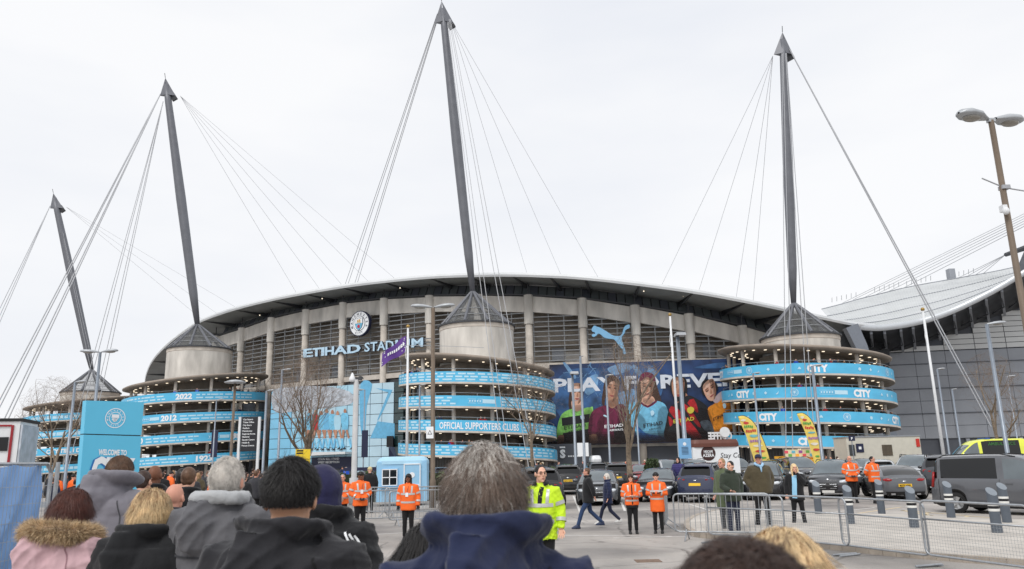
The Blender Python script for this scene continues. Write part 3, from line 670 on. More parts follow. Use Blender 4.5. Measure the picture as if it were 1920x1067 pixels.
        for n, us in ((0, (-4, -2.3, -.4, 6.6, 8.2, 9.5, 13.0)), (1, (-11.0, -10.2, -6.2, -4.6, -3.2, 9.6, 10.8, 12)), (2, (-9.8, -8.4, -7.4, -1.9, 1.4, 7.4, 9, 10.3)), (3, (-10, -4.2, -2.6, 4.0, 6.0))):
            for k, u in enumerate(us): icon(n, u, (k+n) % 4)
        sponsor(0, -9.3); sponsor(1, 3.2)
    elif kind == 'years':
        for n, lst in ((0, (('2022', -1.8),)), (1, (('2012', -3.7),)), (2, (('1970', -8.6), ('1986', 6.4))), (3, (('1923', 1.6),))):
            for s, u in lst: big(n, s, u, .78, w=2.3, bold=.05, v=.22)
        for n, sp in ((0, ((-12, -3.4), (-.3, 9.4))), (1, ((-2.2, 11.0),)), (2, ((-7.0, 1.0), (8, 12))), (3, ((-11, .1), (3.2, 11.0)))):
            for a, b in sp: words(n, a, b, (.24, .68), .2, gap=.14, seed=5)
        sponsor(1, -6.6); sponsor(2, 3.6)
    else:
        for n, s, u in ((0, 'MAN CITY IS FOREVER', -1.0), (1, 'FOREVER BLUE', .0), (2, 'OUR LAND, TIL I DIE', -3)):
            pass
        big(2, 'CITY TILL I DIE', -3.2, .72, w=6.5, bold=.04, v=.25); words(2, -12, -7.2, (.3,), .6, gap=.1)
        words(0, -11, 12, (.3,), .55, gap=.12); words(1, -11, 12, (.3,), .6, gap=.12); words(3, -12, 12, (.35,), .45, gap=.12)
    T_HZ[T.name] = (pt, hz, BH, R)
    return T
T_HZ = {}
TW3 = tower(-4.8, 100, 10.05, 1, 2.82, 12.25, 14.0, 19.1, 24.2, at(886, 545, 100), 'centre ramp tower whose blue bands list the official supporters clubs', 'supporters')
TW4 = tower(37.6, 100, 10.5, 1, 2.80, 12.45, 14.5, 16.7, 21.6, at(1488, 567, 100), 'rightmost ramp tower with the word city and crests on its blue bands', 'city')
TW2 = tower(-51.4, 125, 10.9, -1, 3.05, 13.0, 15.3, 20.6, 25.1, at(370, 607, 125), 'ramp tower with white years on blue bands behind the welcome totem', 'years', rd=5.0)
TW1 = tower(-83.5, 152, 11.1, -1, 3.05, 12.3, 14.7, 16.6, 21.4, at(172, 692, 152), 'most distant ramp tower behind the bare tree at the left', 'far', rd=5.2)

# ================================================================== masts with their cables
def mast(base, top, label, r0_=.62, cap_dir=Vector((1, 0, 0))):
    T = thing('roof_mast', label, 'mast', tuple(base), 0, 'tall raking roof masts'); base = Vector(base); top = Vector(top); d = (top-base).normalized()
    L = (top-base).length; tp = [base + d*(L*t) for t in (0, .12, .5, .9, .97)]
    MB().tube(tp, [r0_*.55, r0_*.95, r0_*1.1, r0_*.8, r0_*.6], 16).build('shaft', STEEL, T, smooth=True, world=True)
    # head: folded steel plates coming to a point
    for s, m in ((-1, STEEL), (1, STEEL)):
        a = top; w = cap_dir*s
        lo = top - d*3.4
        MB().add([a, lo + w*1.35, lo + w*.2 - Vector((0, .5, 0)), lo + w*.2 + Vector((0, .5, 0)), lo + w*1.35 - d*.1], [(0, 1, 2), (0, 3, 1), (1, 3, 2), (0, 2, 3)]).build('head_plate', m, T, world=True)
    w = cap_dir; lo = top - d*2.6
    MB().prism([lo + w*1.0, lo + w*1.6 - d*1.3, lo + w*.7 - d*1.8, lo + w*.3 - d*.6], Vector((0, .4, 0))).build('cable_socket', S('socket_black', 40, 42, 46, rough=.6), T, world=True, fixn=True)
    MB().tube([top, top + d*.9], .05, 5).build('finial', STEEL_D, T, world=True)
    return T
def cables(T, a, ends, r=.045, n=4):
    for e in ends: MB().tube([a, e], r, n, cap=False).build('cable', CABLE, T, world=True)
M3 = mast(at(886, 546, 100), at(828, 2, 98), 'centre roof mast rising above the supporters club tower')
M4 = mast(at(1488, 568, 100), at(1467, 60, 98), 'roof mast rising above the rightmost ramp tower')
M2 = mast(at(370, 608, 125), at(310, 146, 123), 'roof mast rising above the tower with years on its bands', .72)
M1 = mast(at(172, 693, 152), at(100, 362, 150), 'farthest left roof mast above the most distant tower', .72)
def head(x, y, Y): return at(x, y, Y)
def roofpt(x, y): return at(x, y, interp([(a[0], a[2]) for a in ROOFE], x)+14)
for dx, (gx, gy) in zip((0, 3, 6, 9), ((525, 868), (533, 868), (553, 868), (560, 868))): cables(M3, at(820+dx*.4, 26, 98), [gr(gx, gy+24)], .06)
for dx, gx in zip((0, 2, 4, 6), (945, 957, 992, 1006)): cables(M3, at(838+dx, 36, 98), [at(gx, 880, 88)], .055)
cables(M3, at(846, 40, 98), [roofpt(x, y) for x, y in ((988, 512), (1052, 516), (1122, 521))], .03)
cables(M3, at(838, 40, 98), [roofpt(880, 512)], .035)
for gx in (-10, -2, 20, 28): cables(M2, at(301, 176, 123), [at(gx-38, 840, 95)], .075)
for gx in (118, 128, 150, 160): cables(M2, at(306, 190, 123), [at(gx, 876, 112)], .05)
cables(M2, at(338, 180, 123), [roofpt(x, y) for x, y in ((555, 548), (598, 540), (640, 533), (690, 527), (740, 522))], .032)
for gx in (-60, -50, -42): cables(M1, at(94, 386, 150), [at(gx, 700, 130)], .06)
cables(M1, at(124, 388, 150), [roofpt(x, y) for x, y in ((380, 600), (410, 590), (445, 578))], .03)
for gx in (205, 214): cables(M1, at(106, 384, 150), [at(gx, 860, 150)], .04)
cables(M4, at(1449, 105, 98), [roofpt(x, y) for x, y in ((1240, 536), (1310, 546), (1380, 560), (1412, 566))], .03)
for gx in (1474, 1487, 1520, 1530): cables(M4, at(1466 + (gx-1474)*.15, 100, 97), [at(gx, 862, 88)], .05)
for dx in (0, 5): cables(M4, at(1480, 92, 98), [at(1858+dx*1.4, 800, 88)], .075)

# ================================================================== south stand, white roof and grey cladding
ss = thing('south_stand', 'right-hand stand with sweeping white ribbed roof and grey panel cladding', 'stadium', (70, 125, 0))
wA, wB = at(1600, 660, 126), at(1990, 650, 120.5); wd = Vector((wB.x-wA.x, wB.y-wA.y, 0)); wLn = wd.length; wd.normalize(); wnm = Vector((wd.y, -wd.x, 0))
def sw(x, y, off=0.0): return on_plane(x, y, wA, wnm, off)
ztopw = sw(1700, 661).z
def swm(u, z, off=0.0): return Vector((wA.x, wA.y, 0)) + wd*u + Vector((0, 0, z)) + wnm*off
und = [(1600, 640), (1620, 650), (1650, 659), (1690, 657), (1720, 648), (1750, 637), (1790, 624), (1830, 607), (1870, 592), (1910, 578), (1970, 556), (2060, 525)]
un3 = [Vector(p) for p in smooth_path([tuple(sw(x, y, .3)) for x, y in und], 4)]
UZ = [((p - Vector((wA.x, wA.y, 0))).dot(wd), p.z) for p in un3]
def wall_top(u): return interp(UZ, u)
us = [-6 + k*2 for k in range(int((wLn+30)/2)+1)]
MB().grid([[tuple(swm(u, 0, -.3)) for u in us], [tuple(swm(u, max(ztopw-.3, wall_top(u)+.3), -.3)) for u in us]]).build('backing_wall', CLAD_D, ss, world=True)
rowz = [ztopw*k/9 for k in range(10)]
pw = 4.6
for j in range(2, 9):
    for i in range(-1, int(wLn/pw)+1):
        u0, u1, z0, z1 = i*pw+.03, (i+1)*pw-.03, rowz[j]+.03, rowz[j+1]-.03
        m = GLASS_D if (u0 > 31 and 3 <= j <= 7) else CLAD
        MB().add([swm(u0, z0), swm(u1, z0), swm(u1, z1), swm(u0, z1), swm(u0, z0, -.2), swm(u1, z0, -.2), swm(u1, z1, -.2), swm(u0, z1, -.2)], [(0, 1, 2, 3), (4, 7, 6, 5), (0, 4, 5, 1), (2, 6, 7, 3), (1, 5, 6, 2), (3, 7, 4, 0)]).build('cladding_panel', m, ss, world=True)
    if j in (4, 6, 8): MB().bar(swm(-4, rowz[j], .12), swm(wLn+4, rowz[j], .12), .14, .12).build('cladding_rail', CLAD_D, ss, world=True)
for i in range(0, 12): MB().bar(swm(i*3.8, 0, .1), swm(i*3.8, rowz[2]-.1, .1), .5, .5, (wnm.x, wnm.y, 0)).build('base_pier', CLAD, ss, world=True)
for i in range(-1, int(wLn/pw)+3):     # upper white boards
    for j in range(12):
        u0, u1 = i*pw+.05, (i+1)*pw-.05; z0 = ztopw+.15+j*.85
        if z0+.1 > min(wall_top(u0), wall_top(u1)): continue
        MB().add([swm(u0, z0, -.02), swm(u1, z0, -.02), swm(u1, z0+.75, .05), swm(u0, z0+.75, .05)], [(0, 1, 2, 3)]).build('white_board', CLAD_W, ss, world=True)
# roof
low = [(1592, 606, 110), (1620, 610, 110.5), (1650, 611, 111), (1690, 606, 111), (1720, 600, 111), (1750, 592, 110.5), (1790, 577, 110), (1830, 558, 109), (1870, 537, 108), (1910, 513, 107), (1970, 478, 106)]
hi = [(1540, 580, 150), (1575, 571, 150), (1610, 561, 150), (1650, 551, 150), (1690, 541, 150), (1730, 533, 149), (1770, 526, 148), (1810, 519, 147), (1850, 512, 146), (1890, 504, 145), (1960, 488, 144)]
lo3 = [Vector(p) for p in smooth_path([tuple(at(*p)) for p in low], 4)]; hi3 = [Vector(p) for p in smooth_path([tuple(at(*p)) for p in hi], 4)]
MB().grid([[tuple(a.lerp(b, t)+Vector((0, 0, -1.2*math.sin(PI*t)))) for a, b in zip(lo3, hi3)] for t in (0, .2, .4, .6, .8, 1)]).build('roof', S('roof_pale_grey', 196, 199, 200, rough=.5, var=.06, scale=.5), ss, smooth=True, world=True)
MB().grid([[tuple(a + Vector((0, -.05, -.75))) for a in lo3], [tuple(a + Vector((0, -.45, -.3))) for a in lo3], [tuple(a + Vector((0, -.02, .15))) for a in lo3]]).build('roof_edge', S('edge_silver', 196, 200, 204, rough=.35, metal=.3, var=.05), ss, smooth=True, world=True)
for t in (.25, .5, .75, .99):
    MB().tube([a.lerp(b, t)+Vector((0, 0, -1.2*math.sin(PI*t)+.12)) for a, b in zip(lo3, hi3)], .08, 5).build('roof_seam', CLAD, ss, world=True)
for k in range(2, len(lo3)-1):
    a, b = lo3[k], hi3[k]
    for q in (0, .5):
        a2, b2 = lo3[k].lerp(lo3[k-1], q), hi3[k].lerp(hi3[k-1], q)
        MB().tube([a2.lerp(b2, t)+Vector((0, 0, -1.2*math.sin(PI*t)+.04)) for t in (.02, .3, .6, .98)], .035, 4).build('roof_rib', CLAD_W, ss, world=True)
# dark underside reaching back to the wall
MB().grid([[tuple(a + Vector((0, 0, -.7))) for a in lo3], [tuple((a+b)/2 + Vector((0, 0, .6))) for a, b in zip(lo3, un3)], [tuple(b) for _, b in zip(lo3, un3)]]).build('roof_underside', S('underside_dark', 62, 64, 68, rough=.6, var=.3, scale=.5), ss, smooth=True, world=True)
for k in range(3, len(lo3)-1, 3):
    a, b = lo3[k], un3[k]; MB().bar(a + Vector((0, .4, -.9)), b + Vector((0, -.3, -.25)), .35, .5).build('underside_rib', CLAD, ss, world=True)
    MB().tube([a + Vector((0, 1, -.8)), (a+b)/2 + Vector((0, 0, -1.2)), b + Vector((-2.2, -.5, -.2))], .1, 5).build('tie_strut', STEEL_D, ss, world=True)
MB().add([at(1530, 598, 121), at(1668, 622, 121), at(1668, 720, 121), at(1530, 720, 121)], [(0, 1, 2, 3)]).build('corner_wall', S('corner_dark', 58, 60, 64, rough=.7, var=.2), ss, world=True)  # added dark sheet closing the sky gap, stands in for the shaded roof underside
# raking steel buttress between tower and stand
q0, q1 = at(1597, 618, 108), at(1672, 815, 108)
MB().tube([at(1594, 612, 109), at(1612, 650, 109), at(1640, 738, 109), at(1672, 822, 109)], [(1.5, 1.2), (1.4, 1.1), (1.05, 1), (.95, .9)], 4).build('buttress', S('buttress_grey', 122, 128, 138, rough=.45, var=.05), ss, world=True)
for x, y in ((1560, 567), (1640, 548), (1700, 536), (1780, 522)):
    for k in range(6): MB().tube([at(x+k*9, y-k*2, 150), at(x+k*9, y-9-k*2, 150)], .05, 4).build('roof_railing_post', LOUV, ss, world=True)
MB().box(at(1783, 515, 148), (1.2, 1.2, 2.2)).build('roof_hatch', CLAD, ss, world=True)
M5 = thing('roof_mast', 'roof mast mostly outside the right edge with a fan of cables over the white roof', 'mast', tuple(at(1925, 520, 128)), 0, 'tall raking roof masts')
MB().tube([at(1912, 520, 128), at(1990, 330, 128)], [.9, .8], 12).build('shaft', STEEL, M5, smooth=True, world=True)
MB().tube([at(1885, 478, 128), at(1930, 462, 128)], [.35, .5], 6).build('head_plate', STEEL_D, M5, world=True)
for k, (x, y) in enumerate(((1580, 568), (1600, 562), (1622, 557), (1643, 552), (1665, 547), (1692, 541))): cables(M5, at(1975, 374+k*4.5, 128), [at(x, y, 148)], .06)
for x in (1795, 1812, 1828, 1843): cables(M5, at(1886, 477, 128), [at(x, 522-(x-1795)*.18, 147)], .05)
# ================================================================== ground
def ground_mat():
    m = bpy.data.materials.new('car_park_surface'); m.use_nodes = True; nt = m.node_tree; p = nt.nodes['Principled BSDF']; L = nt.links
    g = nt.nodes.new('ShaderNodeNewGeometry')
    def noise(sc, det, stretch=None):
        n = nt.nodes.new('ShaderNodeTexNoise'); n.inputs['Scale'].default_value = sc; n.inputs['Detail'].default_value = det
        mpn = nt.nodes.new('ShaderNodeMapping'); mpn.inputs['Scale'].default_value = stretch or (1, 1, 1)
        L.new(g.outputs['Position'], mpn.inputs[0]); L.new(mpn.outputs[0], n.inputs['Vector']); return n
    def ramp(n, pts):
        r = nt.nodes.new('ShaderNodeValToRGB'); e = r.color_ramp.elements
        while len(e) < len(pts): e.new(0.5)
        for q, (a, c) in zip(e, pts): q.position = a; q.color = (*c, 1)
        L.new(n.outputs['Fac'], r.inputs[0]); return r
    base = ramp(noise(.35, 6, (1, .6, 1)), [(.3, rgb(132, 128, 124)), (.5, rgb(170, 164, 158)), (.7, rgb(196, 190, 183))])
    fine = ramp(noise(55, 3), [(.35, (.78, .78, .78)), (.65, (1.08, 1.08, 1.08))])
    patch = ramp(noise(.16, 4, (.6, 1.7, 1)), [(.5, (1, 1, 1)), (.535, (.80, .80, .81)), (.62, (.72, .72, .74)), (.75, (.84, .84, .85))])
    mixs = []
    prev = base.outputs[0]
    vo = nt.nodes.new('ShaderNodeTexVoronoi'); vo.feature = 'DISTANCE_TO_EDGE'; vo.inputs['Scale'].default_value = .42
    wv = nt.nodes.new('ShaderNodeMix'); wv.data_type = 'RGBA'; wv.inputs[0].default_value = .22; L.new(g.outputs['Position'], wv.inputs[6]); nq = noise(1.5, 5); L.new(nq.outputs['Color'], wv.inputs[7]); L.new(wv.outputs[2], vo.inputs['Vector'])
    crack = nt.nodes.new('ShaderNodeValToRGB'); crack.color_ramp.elements[0].position = .004; crack.color_ramp.elements[0].color = (.62, .62, .62, 1); crack.color_ramp.elements[1].position = .012; crack.color_ramp.elements[1].color = (1, 1, 1, 1); L.new(vo.outputs['Distance'], crack.inputs[0])
    spots = ramp(noise(2.6, 4), [(.30, (.74, .73, .72)), (.38, (1, 1, 1))])
    for q in (fine, patch, crack, spots):
        x = nt.nodes.new('ShaderNodeMix'); x.data_type = 'RGBA'; x.blend_type = 'MULTIPLY'; x.inputs[0].default_value = 1.0
        L.new(prev, x.inputs[6]); L.new(q.outputs[0], x.inputs[7]); prev = x.outputs[2]
    L.new(prev, p.inputs['Base Color']); 
    rr = ramp(noise(.5, 4), [(.3, (.55,)*3), (.7, (.85,)*3)]); L.new(rr.outputs[0], p.inputs['Roughness'])
    b = nt.nodes.new('ShaderNodeBump'); b.inputs['Strength'].default_value = .35; b.inputs['Distance'].default_value = .01
    n2 = noise(90, 3); L.new(n2.outputs['Fac'], b.inputs['Height']); L.new(b.outputs[0], p.inputs['Normal'])
    return m
GM = ground_mat()
ys = [-30, -10, 0, 3, 5, 6, 7, 8, 9, 10, 11, 12, 13, 14, 15, 16, 20, 40, 100, 300, 900]
xs_ = [-900, -300, -100, -40, -20, -10, 0, 10, 20, 40, 100, 300, 900]
o = MB().grid([[(x, y, ground_z(y)) for x in xs_] for y in ys]).build('ground', GM, smooth=True); tag(o, 'pale worn asphalt forecourt and car park', kind='structure')
KERBM = S('kerb_stone', 168, 158, 146, rough=.85, var=.2, scale=3, bump=.3, bscale=40)
PAVE = S('paving', 190, 184, 176, rough=.85, var=.14, scale=1.3, bump=.25, bscale=50)
# raised island on the right
KP = [(1345, 962), (1312, 970), (1292, 981), (1288, 991), (1296, 1001), (1316, 1008), (1380, 1013), (1470, 1020), (1560, 1030), (1660, 1041), (1760, 1050), (1860, 1058), (1990, 1068)]
kp = [gnd(x, y) for x, y in KP]; kpath = [Vector(p) for p in smooth_path([tuple(p) for p in kp], 4)]
far_end = [gnd(1990, 985), gnd(1700, 972), gnd(1500, 966)]
isl = MB(); loop = [(p.x, p.y) for p in kpath] + [(p.x, p.y) for p in far_end]
fill(isl, loop, lambda x, y: Vector((x, y, ground_z(y)+.115)))
isl_o = isl.build('pavement_island', PAVE); tag(isl_o, 'raised paved island with kerb beside the barriers', kind='structure')
for a, b in zip(kpath, kpath[1:]):
    d = (b-a); d.z = 0
    if d.length < .05: continue
    n = Vector((d.y, -d.x, 0)).normalized()
    q = a.lerp(b, .5); q.z = ground_z(q.y)+.06
    MB().bar(Vector((a.x, a.y, q.z))+d*.012, Vector((b.x, b.y, q.z))-d*.012, .15, .13).build('kerb_stone', KERBM, isl_o)
# painted marks
YEL = S('worn_yellow_paint', 214, 196, 160, rough=.7, var=.15, scale=6); WLN = S('worn_white_paint', 214, 212, 208, rough=.7, var=.12, scale=6)
def paint(name, m, lines, w, label):
    mb = MB()
    for (x0, y0), (x1, y1) in lines:
        a, b = gnd(x0, y0), gnd(x1, y1); d = (b-a); d.z = 0; n = Vector((d.y, -d.x, 0)).normalized()*w/2
        mb.add([Vector((p.x, p.y, ground_z(p.y)+.005)) for p in (a+n, b+n, b-n, a-n)], [(0, 1, 2, 3)])
    o = mb.build(name, m); tag(o, label, kind='structure'); return o
paint('box_marking', YEL, [((1690, 957), (1930, 977)), ((1770, 982), (1930, 984)), ((1745, 966), (1790, 978)), ((1790, 978), (1815, 968)), ((1820, 984), (1858, 972)), ((1690, 957), (1850, 985)), ((1742, 961), (1728, 968)), ((1600, 964), (1690, 951))], .12, 'worn yellow hatched box beside the grey van')
paint('bay_lines', WLN, [((1075, 930), (1090, 965)), ((1165, 942), (1172, 958)), ((1290, 945), (1360, 966)), ((960, 1003), (1260, 1006)), ((1150, 1009), (1330, 1005)), ((690, 985), (840, 985)), ((690, 1003), (850, 994)), ((1640, 952), (1550, 962)), ((1735, 925), (1700, 950))], .1, 'worn white parking bay lines')
mc = gnd(1215, 1052)
MB().box((mc.x, mc.y, ground_z(mc.y)+.004), (.5, .42, .008)).build('drain_cover', S('rusty_iron', 120, 98, 82, rough=.8, var=.3, scale=20)).__setitem__('kind', 'structure')
# slab pile at the left edge
for k, (x, y, w, dd, h) in enumerate(((-3.75, 5.7, 1.5, .9, .10), (-3.6, 5.0, 1.6, .6, .08), (-3.9, 6.5, 1.9, .7, .12))):
    o = MB().box((x, y, ground_z(y)+h/2), (w, dd, h)).build('paving_slab', PAVE); tag(o, ('large pale paving slab at the left edge', 'low pale slab nearest the camera at the left edge', 'pale slab lying beneath the blue sheeted fence')[k], 'slab', 'slabs at the left edge')

# ================================================================== lamps, poles
POLE = S('pole_grey', 138, 147, 158, rough=.4, metal=.4, var=.08); POLE_B = S('pole_brown', 112, 98, 84, rough=.6, var=.12); POLE_W = S('pole_white', 226, 228, 230, rough=.4, var=.04); LHEAD = S('lamp_housing', 176, 180, 184, rough=.35, var=.06, metal=.2); LENS = S('lamp_lens', 150, 146, 138, rough=.15, var=.1, spec=.8)
def lamp_head(T, p, d, L, w, name='lamp_head'):
    """leaf shaped lantern reaching from p along d"""
    d = Vector(d).normalized(); r = Vector((-d.y, d.x, 0)); rows = []
    for t, ww, hh in ((0, .28, .3), (.15, .5, .6), (.4, .95, .95), (.7, 1, 1), (.92, .62, .7), (1, .12, .2)):
        c = Vector(p) + d*(L*t) + Vector((0, 0, .05*L*t)); rows.append([tuple(c + r*(w/2*ww*math.cos(a)) + Vector((0, 0, w*.30*hh*(math.sin(a) if math.sin(a) > 0 else .45*math.sin(a))))) for a in [2*PI*k/14 for k in range(14)]])
    MB().grid(rows, close=True).build(name, LHEAD, T, smooth=True, world=True)
    c = Vector(p) + d*(L*.56) + Vector((0, 0, .05*L*.56-w*.115)); MB().ell(c, (L*.27, w*.34, .05 if L < 1 else .06), 14, 6, Matrix((d, r, Vector((0, 0, 1)))).transposed()).build('lens', LENS, T, smooth=True, world=True)
def lamp(px, ytop, Y, kind='single', label='', m=POLE, r=.07, L=.75, side=1, wire=False, group='street lamps around the car park'):
    top = at(px, ytop, Y); b = Vector((top.x, top.y, ground_z(Y))); T = thing('street_lamp', label, 'lamp', tuple(b), 0, group)
    MB().tube([b, b + Vector((0, 0, 1.2)), b + Vector((0, 0, 1.25)), top], [r*1.35, r*1.3, r, r*.8], 10).build('pole', m, T, smooth=True, world=True)
    if kind == 'double':
        for s in (-1, 1): lamp_head(T, top + Vector((s*.06, 0, .02)), (s, s*.35 if Y < 20 else -.15, 0), L, L*(.56 if Y < 20 else .42))
        MB().box(top, (.11, .07, .06)).build('bracket', LHEAD, T, world=True)
    elif kind == 'flat': MB().box(top + Vector((side*.12, -.1, .0)), (.55, .8, .16), None, .9).build('lamp_head', LHEAD, T, world=True)
    elif kind == 'dome': MB().lathe([(.02, .2), (.3, .16), (.62, .05), (.6, 0), (.1, -.05)], top, n=16).build('lamp_head', LHEAD, T, smooth=True, world=True)
    else: lamp_head(T, top + Vector((0, 0, .0)), (side, -.2, 0), L, L*.4)
    return T
near = lamp(1858, 226, 11.2, 'double', 'tall brown double-headed street lamp nearest the camera at the right edge', POLE_B, .052, .58)
np_ = at(1883, 352, 11.2)
MB().tube([np_ + Vector((-.32, 0, .16)), np_, np_ + Vector((.6, 0, -.12))], .012, 5).box(np_, (.12, .12, .06)).build('wire_bracket', CABLE, near, world=True)
q = at(1886, 392, 11.2); MB().box(q + Vector((-.05, -.02, 0)), (.07, .1, .1)).ell(q + Vector((-.07, -.1, -.06)), (.05, .05, .06)).build('camera_box', POLE_W, near, world=True)
d2 = lamp(812, 577, 36, 'double', 'tall double-headed brown lamp in front of the centre ramp tower', POLE_B, .11, 1.0)
w0 = at(812, 648, 36); MB().tube([w0 + Vector((-1.6, 0, .03)), w0, w0 + Vector((2.4, 0, -.15))], .015, 4).build('wire', CABLE, d2, world=True)
w0 = at(812, 767, 36); MB().tube([w0 + Vector((-1.0, 0, .03)), w0, w0 + Vector((.95, 0, -.06))], .02, 4).build('wire', CABLE, d2, world=True)
nb_ = at(806, 811, 35.7); MB().box(nb_, (.33, .03, .53)).build('notice_plate', WHITE, d2, world=True)
mb = MB(); mb.add([nb_ + Vector((x*.11, -.02, z*.11)) for x, z in ((-1, -.8), (1, -.8), (0, 1))], [(0, 1, 2)]); mb.build('warning_triangle', BLACK, d2, world=True)
mb = MB(); mb.add([nb_ + Vector((x*.07, -.024, z*.07-.006)) for x, z in ((-1, -.8), (1, -.8), (0, 1))], [(0, 1, 2)]); mb.build('warning_triangle_field', WHITE, d2, world=True)
lamp(188, 661, 40, 'double', 'grey double-headed lamp rising behind the welcome totem', POLE, .09, .95)
lamp(141, 717, 44, 'single', 'slim grey lamp left of the welcome totem', POLE, .09, .7, 1)
lamp(441, 718, 46, 'dome', 'brown lamp with round dome head before the tower with years', POLE_B, .09)
lamp(529, 694, 62, 'single', 'grey lamp left of the blue mural block', POLE, .1, .75, 1)
lamp(500, 733, 60, 'single', 'grey lamp beside the black directory sign', POLE, .1, .7, 1)
lamp(406, 750, 60, 'single', 'slim lamp with a navy pennant before the tower with years', POLE, .06, .6, 1)
pn = lamp(684, 731, 62, 'single', 'slim lamp with a navy pennant before the mural', POLE, .06, .6, -1)
for T_, x in ((pn, 684), (bpy.data.objects['street_lamp.007'], 402)): MB().box(at(x, 832, 61.9), (.5, .05, 2.1)).build('pennant', NAVY, T_, world=True)
lamp(812-25, 722, 60, 'single', 'slim grey lamp just left of the double lamp by the centre tower', POLE, .08, .5, 1)
lamp(1270, 628, 43, 'flat', 'grey square-headed lamp in front of the advertising banner', POLE, .13, .75)
lamp(1073, 700, 52, 'flat', 'flat-headed lamp in front of the lime shirted player', POLE, .1)
lamp(1088, 668, 62, 'single', 'thin tall lamp right of the lime shirted player', POLE, .11, .3)
lamp(1136, 704, 60, 'single', 'slim lamp in front of the maroon shirted player', POLE, .09, .6, 1)
lamp(1190, 712, 66, 'single', 'slim lamp behind the bare tree in front of the sky blue player', POLE, .08, .6, -1)
lamp(1412, 700, 52, 'single', 'slim lamp left of the feather flags by the rightmost tower', POLE, .08, .5, 1)
lamp(1523, 686, 44, 'single', 'grey lamp standing before the rightmost tower', POLE, .1, .6, 1)
lamp(1850, 608, 40, 'single', 'tall grey lamp in front of the grey clad stand at the right', POLE, .11, .95, 1)
lamp(1757, 692, 62, 'single', 'small lamp beside the white flagpole at the right', POLE, .08, .6, 1)
lamp(1785, 730, 66, 'single', 'small distant lamp above the ambulance', POLE, .08, .4, 1)
lamp(1888, 706, 70, 'single', 'small distant lamp behind the right-hand bare tree', POLE, .08, .7, 1)
def flagpole(px, yt, Y, label, r=.075):
    top = at(px, yt, Y); b = Vector((top.x, top.y, 0)); T = thing('flagpole', label, 'flagpole', tuple(b), 0, 'white flagpoles')
    MB().tube([b, top], [r*1.25, r*.8], 10).build('pole', POLE_W, T, smooth=True, world=True); MB().ell(top, (r*1.5,)*3).build('finial', S('brass', 170, 140, 80, metal=.6, rough=.4), T, smooth=True, world=True)
    MB().tube([top + Vector((-.08, -.08, -1.2)), top + Vector((-.14, -.1, -1.6)), top + Vector((-.08, -.08, -2))], .02, 4).build('halyard', POLE_W, T, world=True); return T
flagpole(765, 612, 46, 'white flagpole flying the purple flag'); flagpole(1256, 590, 46, 'bare white flagpole before the banner'); flagpole(1730, 580, 44, 'bare white flagpole before the grey clad stand')
# purple flag
FL = at(764, 630, 45.95); rows = []
for i in range(9):
    t = i/8; rows.append([])
    for j in range(13):
        u = j/12; x = -u*1.45; z = -(u**1.1)*1.05 - t*(1.0-.25*u) + .06*math.sin(u*9+t*2); rows[-1].append((FL.x-.08+x, FL.y+.12*math.sin(u*8+t*3)*u, FL.z+z))
fl = thing('flag', 'purple flag with white lettering flying from the centre flagpole', 'flag', tuple(FL))
MB().grid(rows).build('cloth', S('purple_cloth', 92, 56, 138, rough=.7, var=.1), fl, smooth=True, world=True)
def fn_flag(u, v):
    t = 1-v; i = min(7, int(t*8)); j = min(11, int(u*12)); f_, g_ = t*8-i, u*12-j
    p = [Vector(rows[a][b]) for a, b in ((i, j), (i, j+1), (i+1, j), (i+1, j+1))]
    return p[0].lerp(p[1], g_).lerp(p[2].lerp(p[3], g_), f_) + Vector((0, -.035, 0))
mb = MB(); rq = random.Random(2)
for k in range(8): mb.add([fn_flag(a, b) for a, b in ((.08+k*.09, .42), (.14+k*.09, .42), (.14+k*.09, .62), (.08+k*.09, .62))], [(0, 1, 2, 3)])
for k in range(16):
    u, v = rq.choice((rq.uniform(.86, .98), rq.uniform(.02, .16))), rq.uniform(.05, .95); mb.add([fn_flag(a, b) for a, b in ((u-.015, v-.03), (u+.015, v-.02), (u+.02, v+.03), (u-.01, v+.03))], [(0, 1, 2, 3)])
mb.build('flag_lettering', WHITE, fl, world=True)['kind'] = 'stuff'
# camera pole in front of the mural
cm = at(668, 712, 40); T = thing('camera_pole', 'thick grey surveillance camera pole before the mural', 'camera pole', (cm.x, cm.y, 0))
MB().tube([(cm.x, cm.y, 0), (cm.x, cm.y, 1.3), (cm.x, cm.y, 1.34), (cm.x, cm.y, cm.z)], [.22, .22, .14, .13], 12).build('pole', S('camera_pole_grey', 186, 186, 186, var=.06), T, smooth=True, world=True)
MB().lathe([(.03, .38), (.17, .06), (.17, -.05), (.1, -.1)], (cm.x-.2, cm.y-.05, cm.z-.02), n=12).build('camera_dome', POLE_W, T, smooth=True, world=True)
MB().tube([Vector((cm.x+.22, cm.y, cm.z+.02)) + Vector((.14*math.cos(a), 0, .14*math.sin(a))) for a in [2*PI*k/14*.85 for k in range(15)]], .03, 5).box((cm.x+.05, cm.y, cm.z+.05), (.5, .12, .16)).build('camera_bracket', STEEL_D, T, world=True)

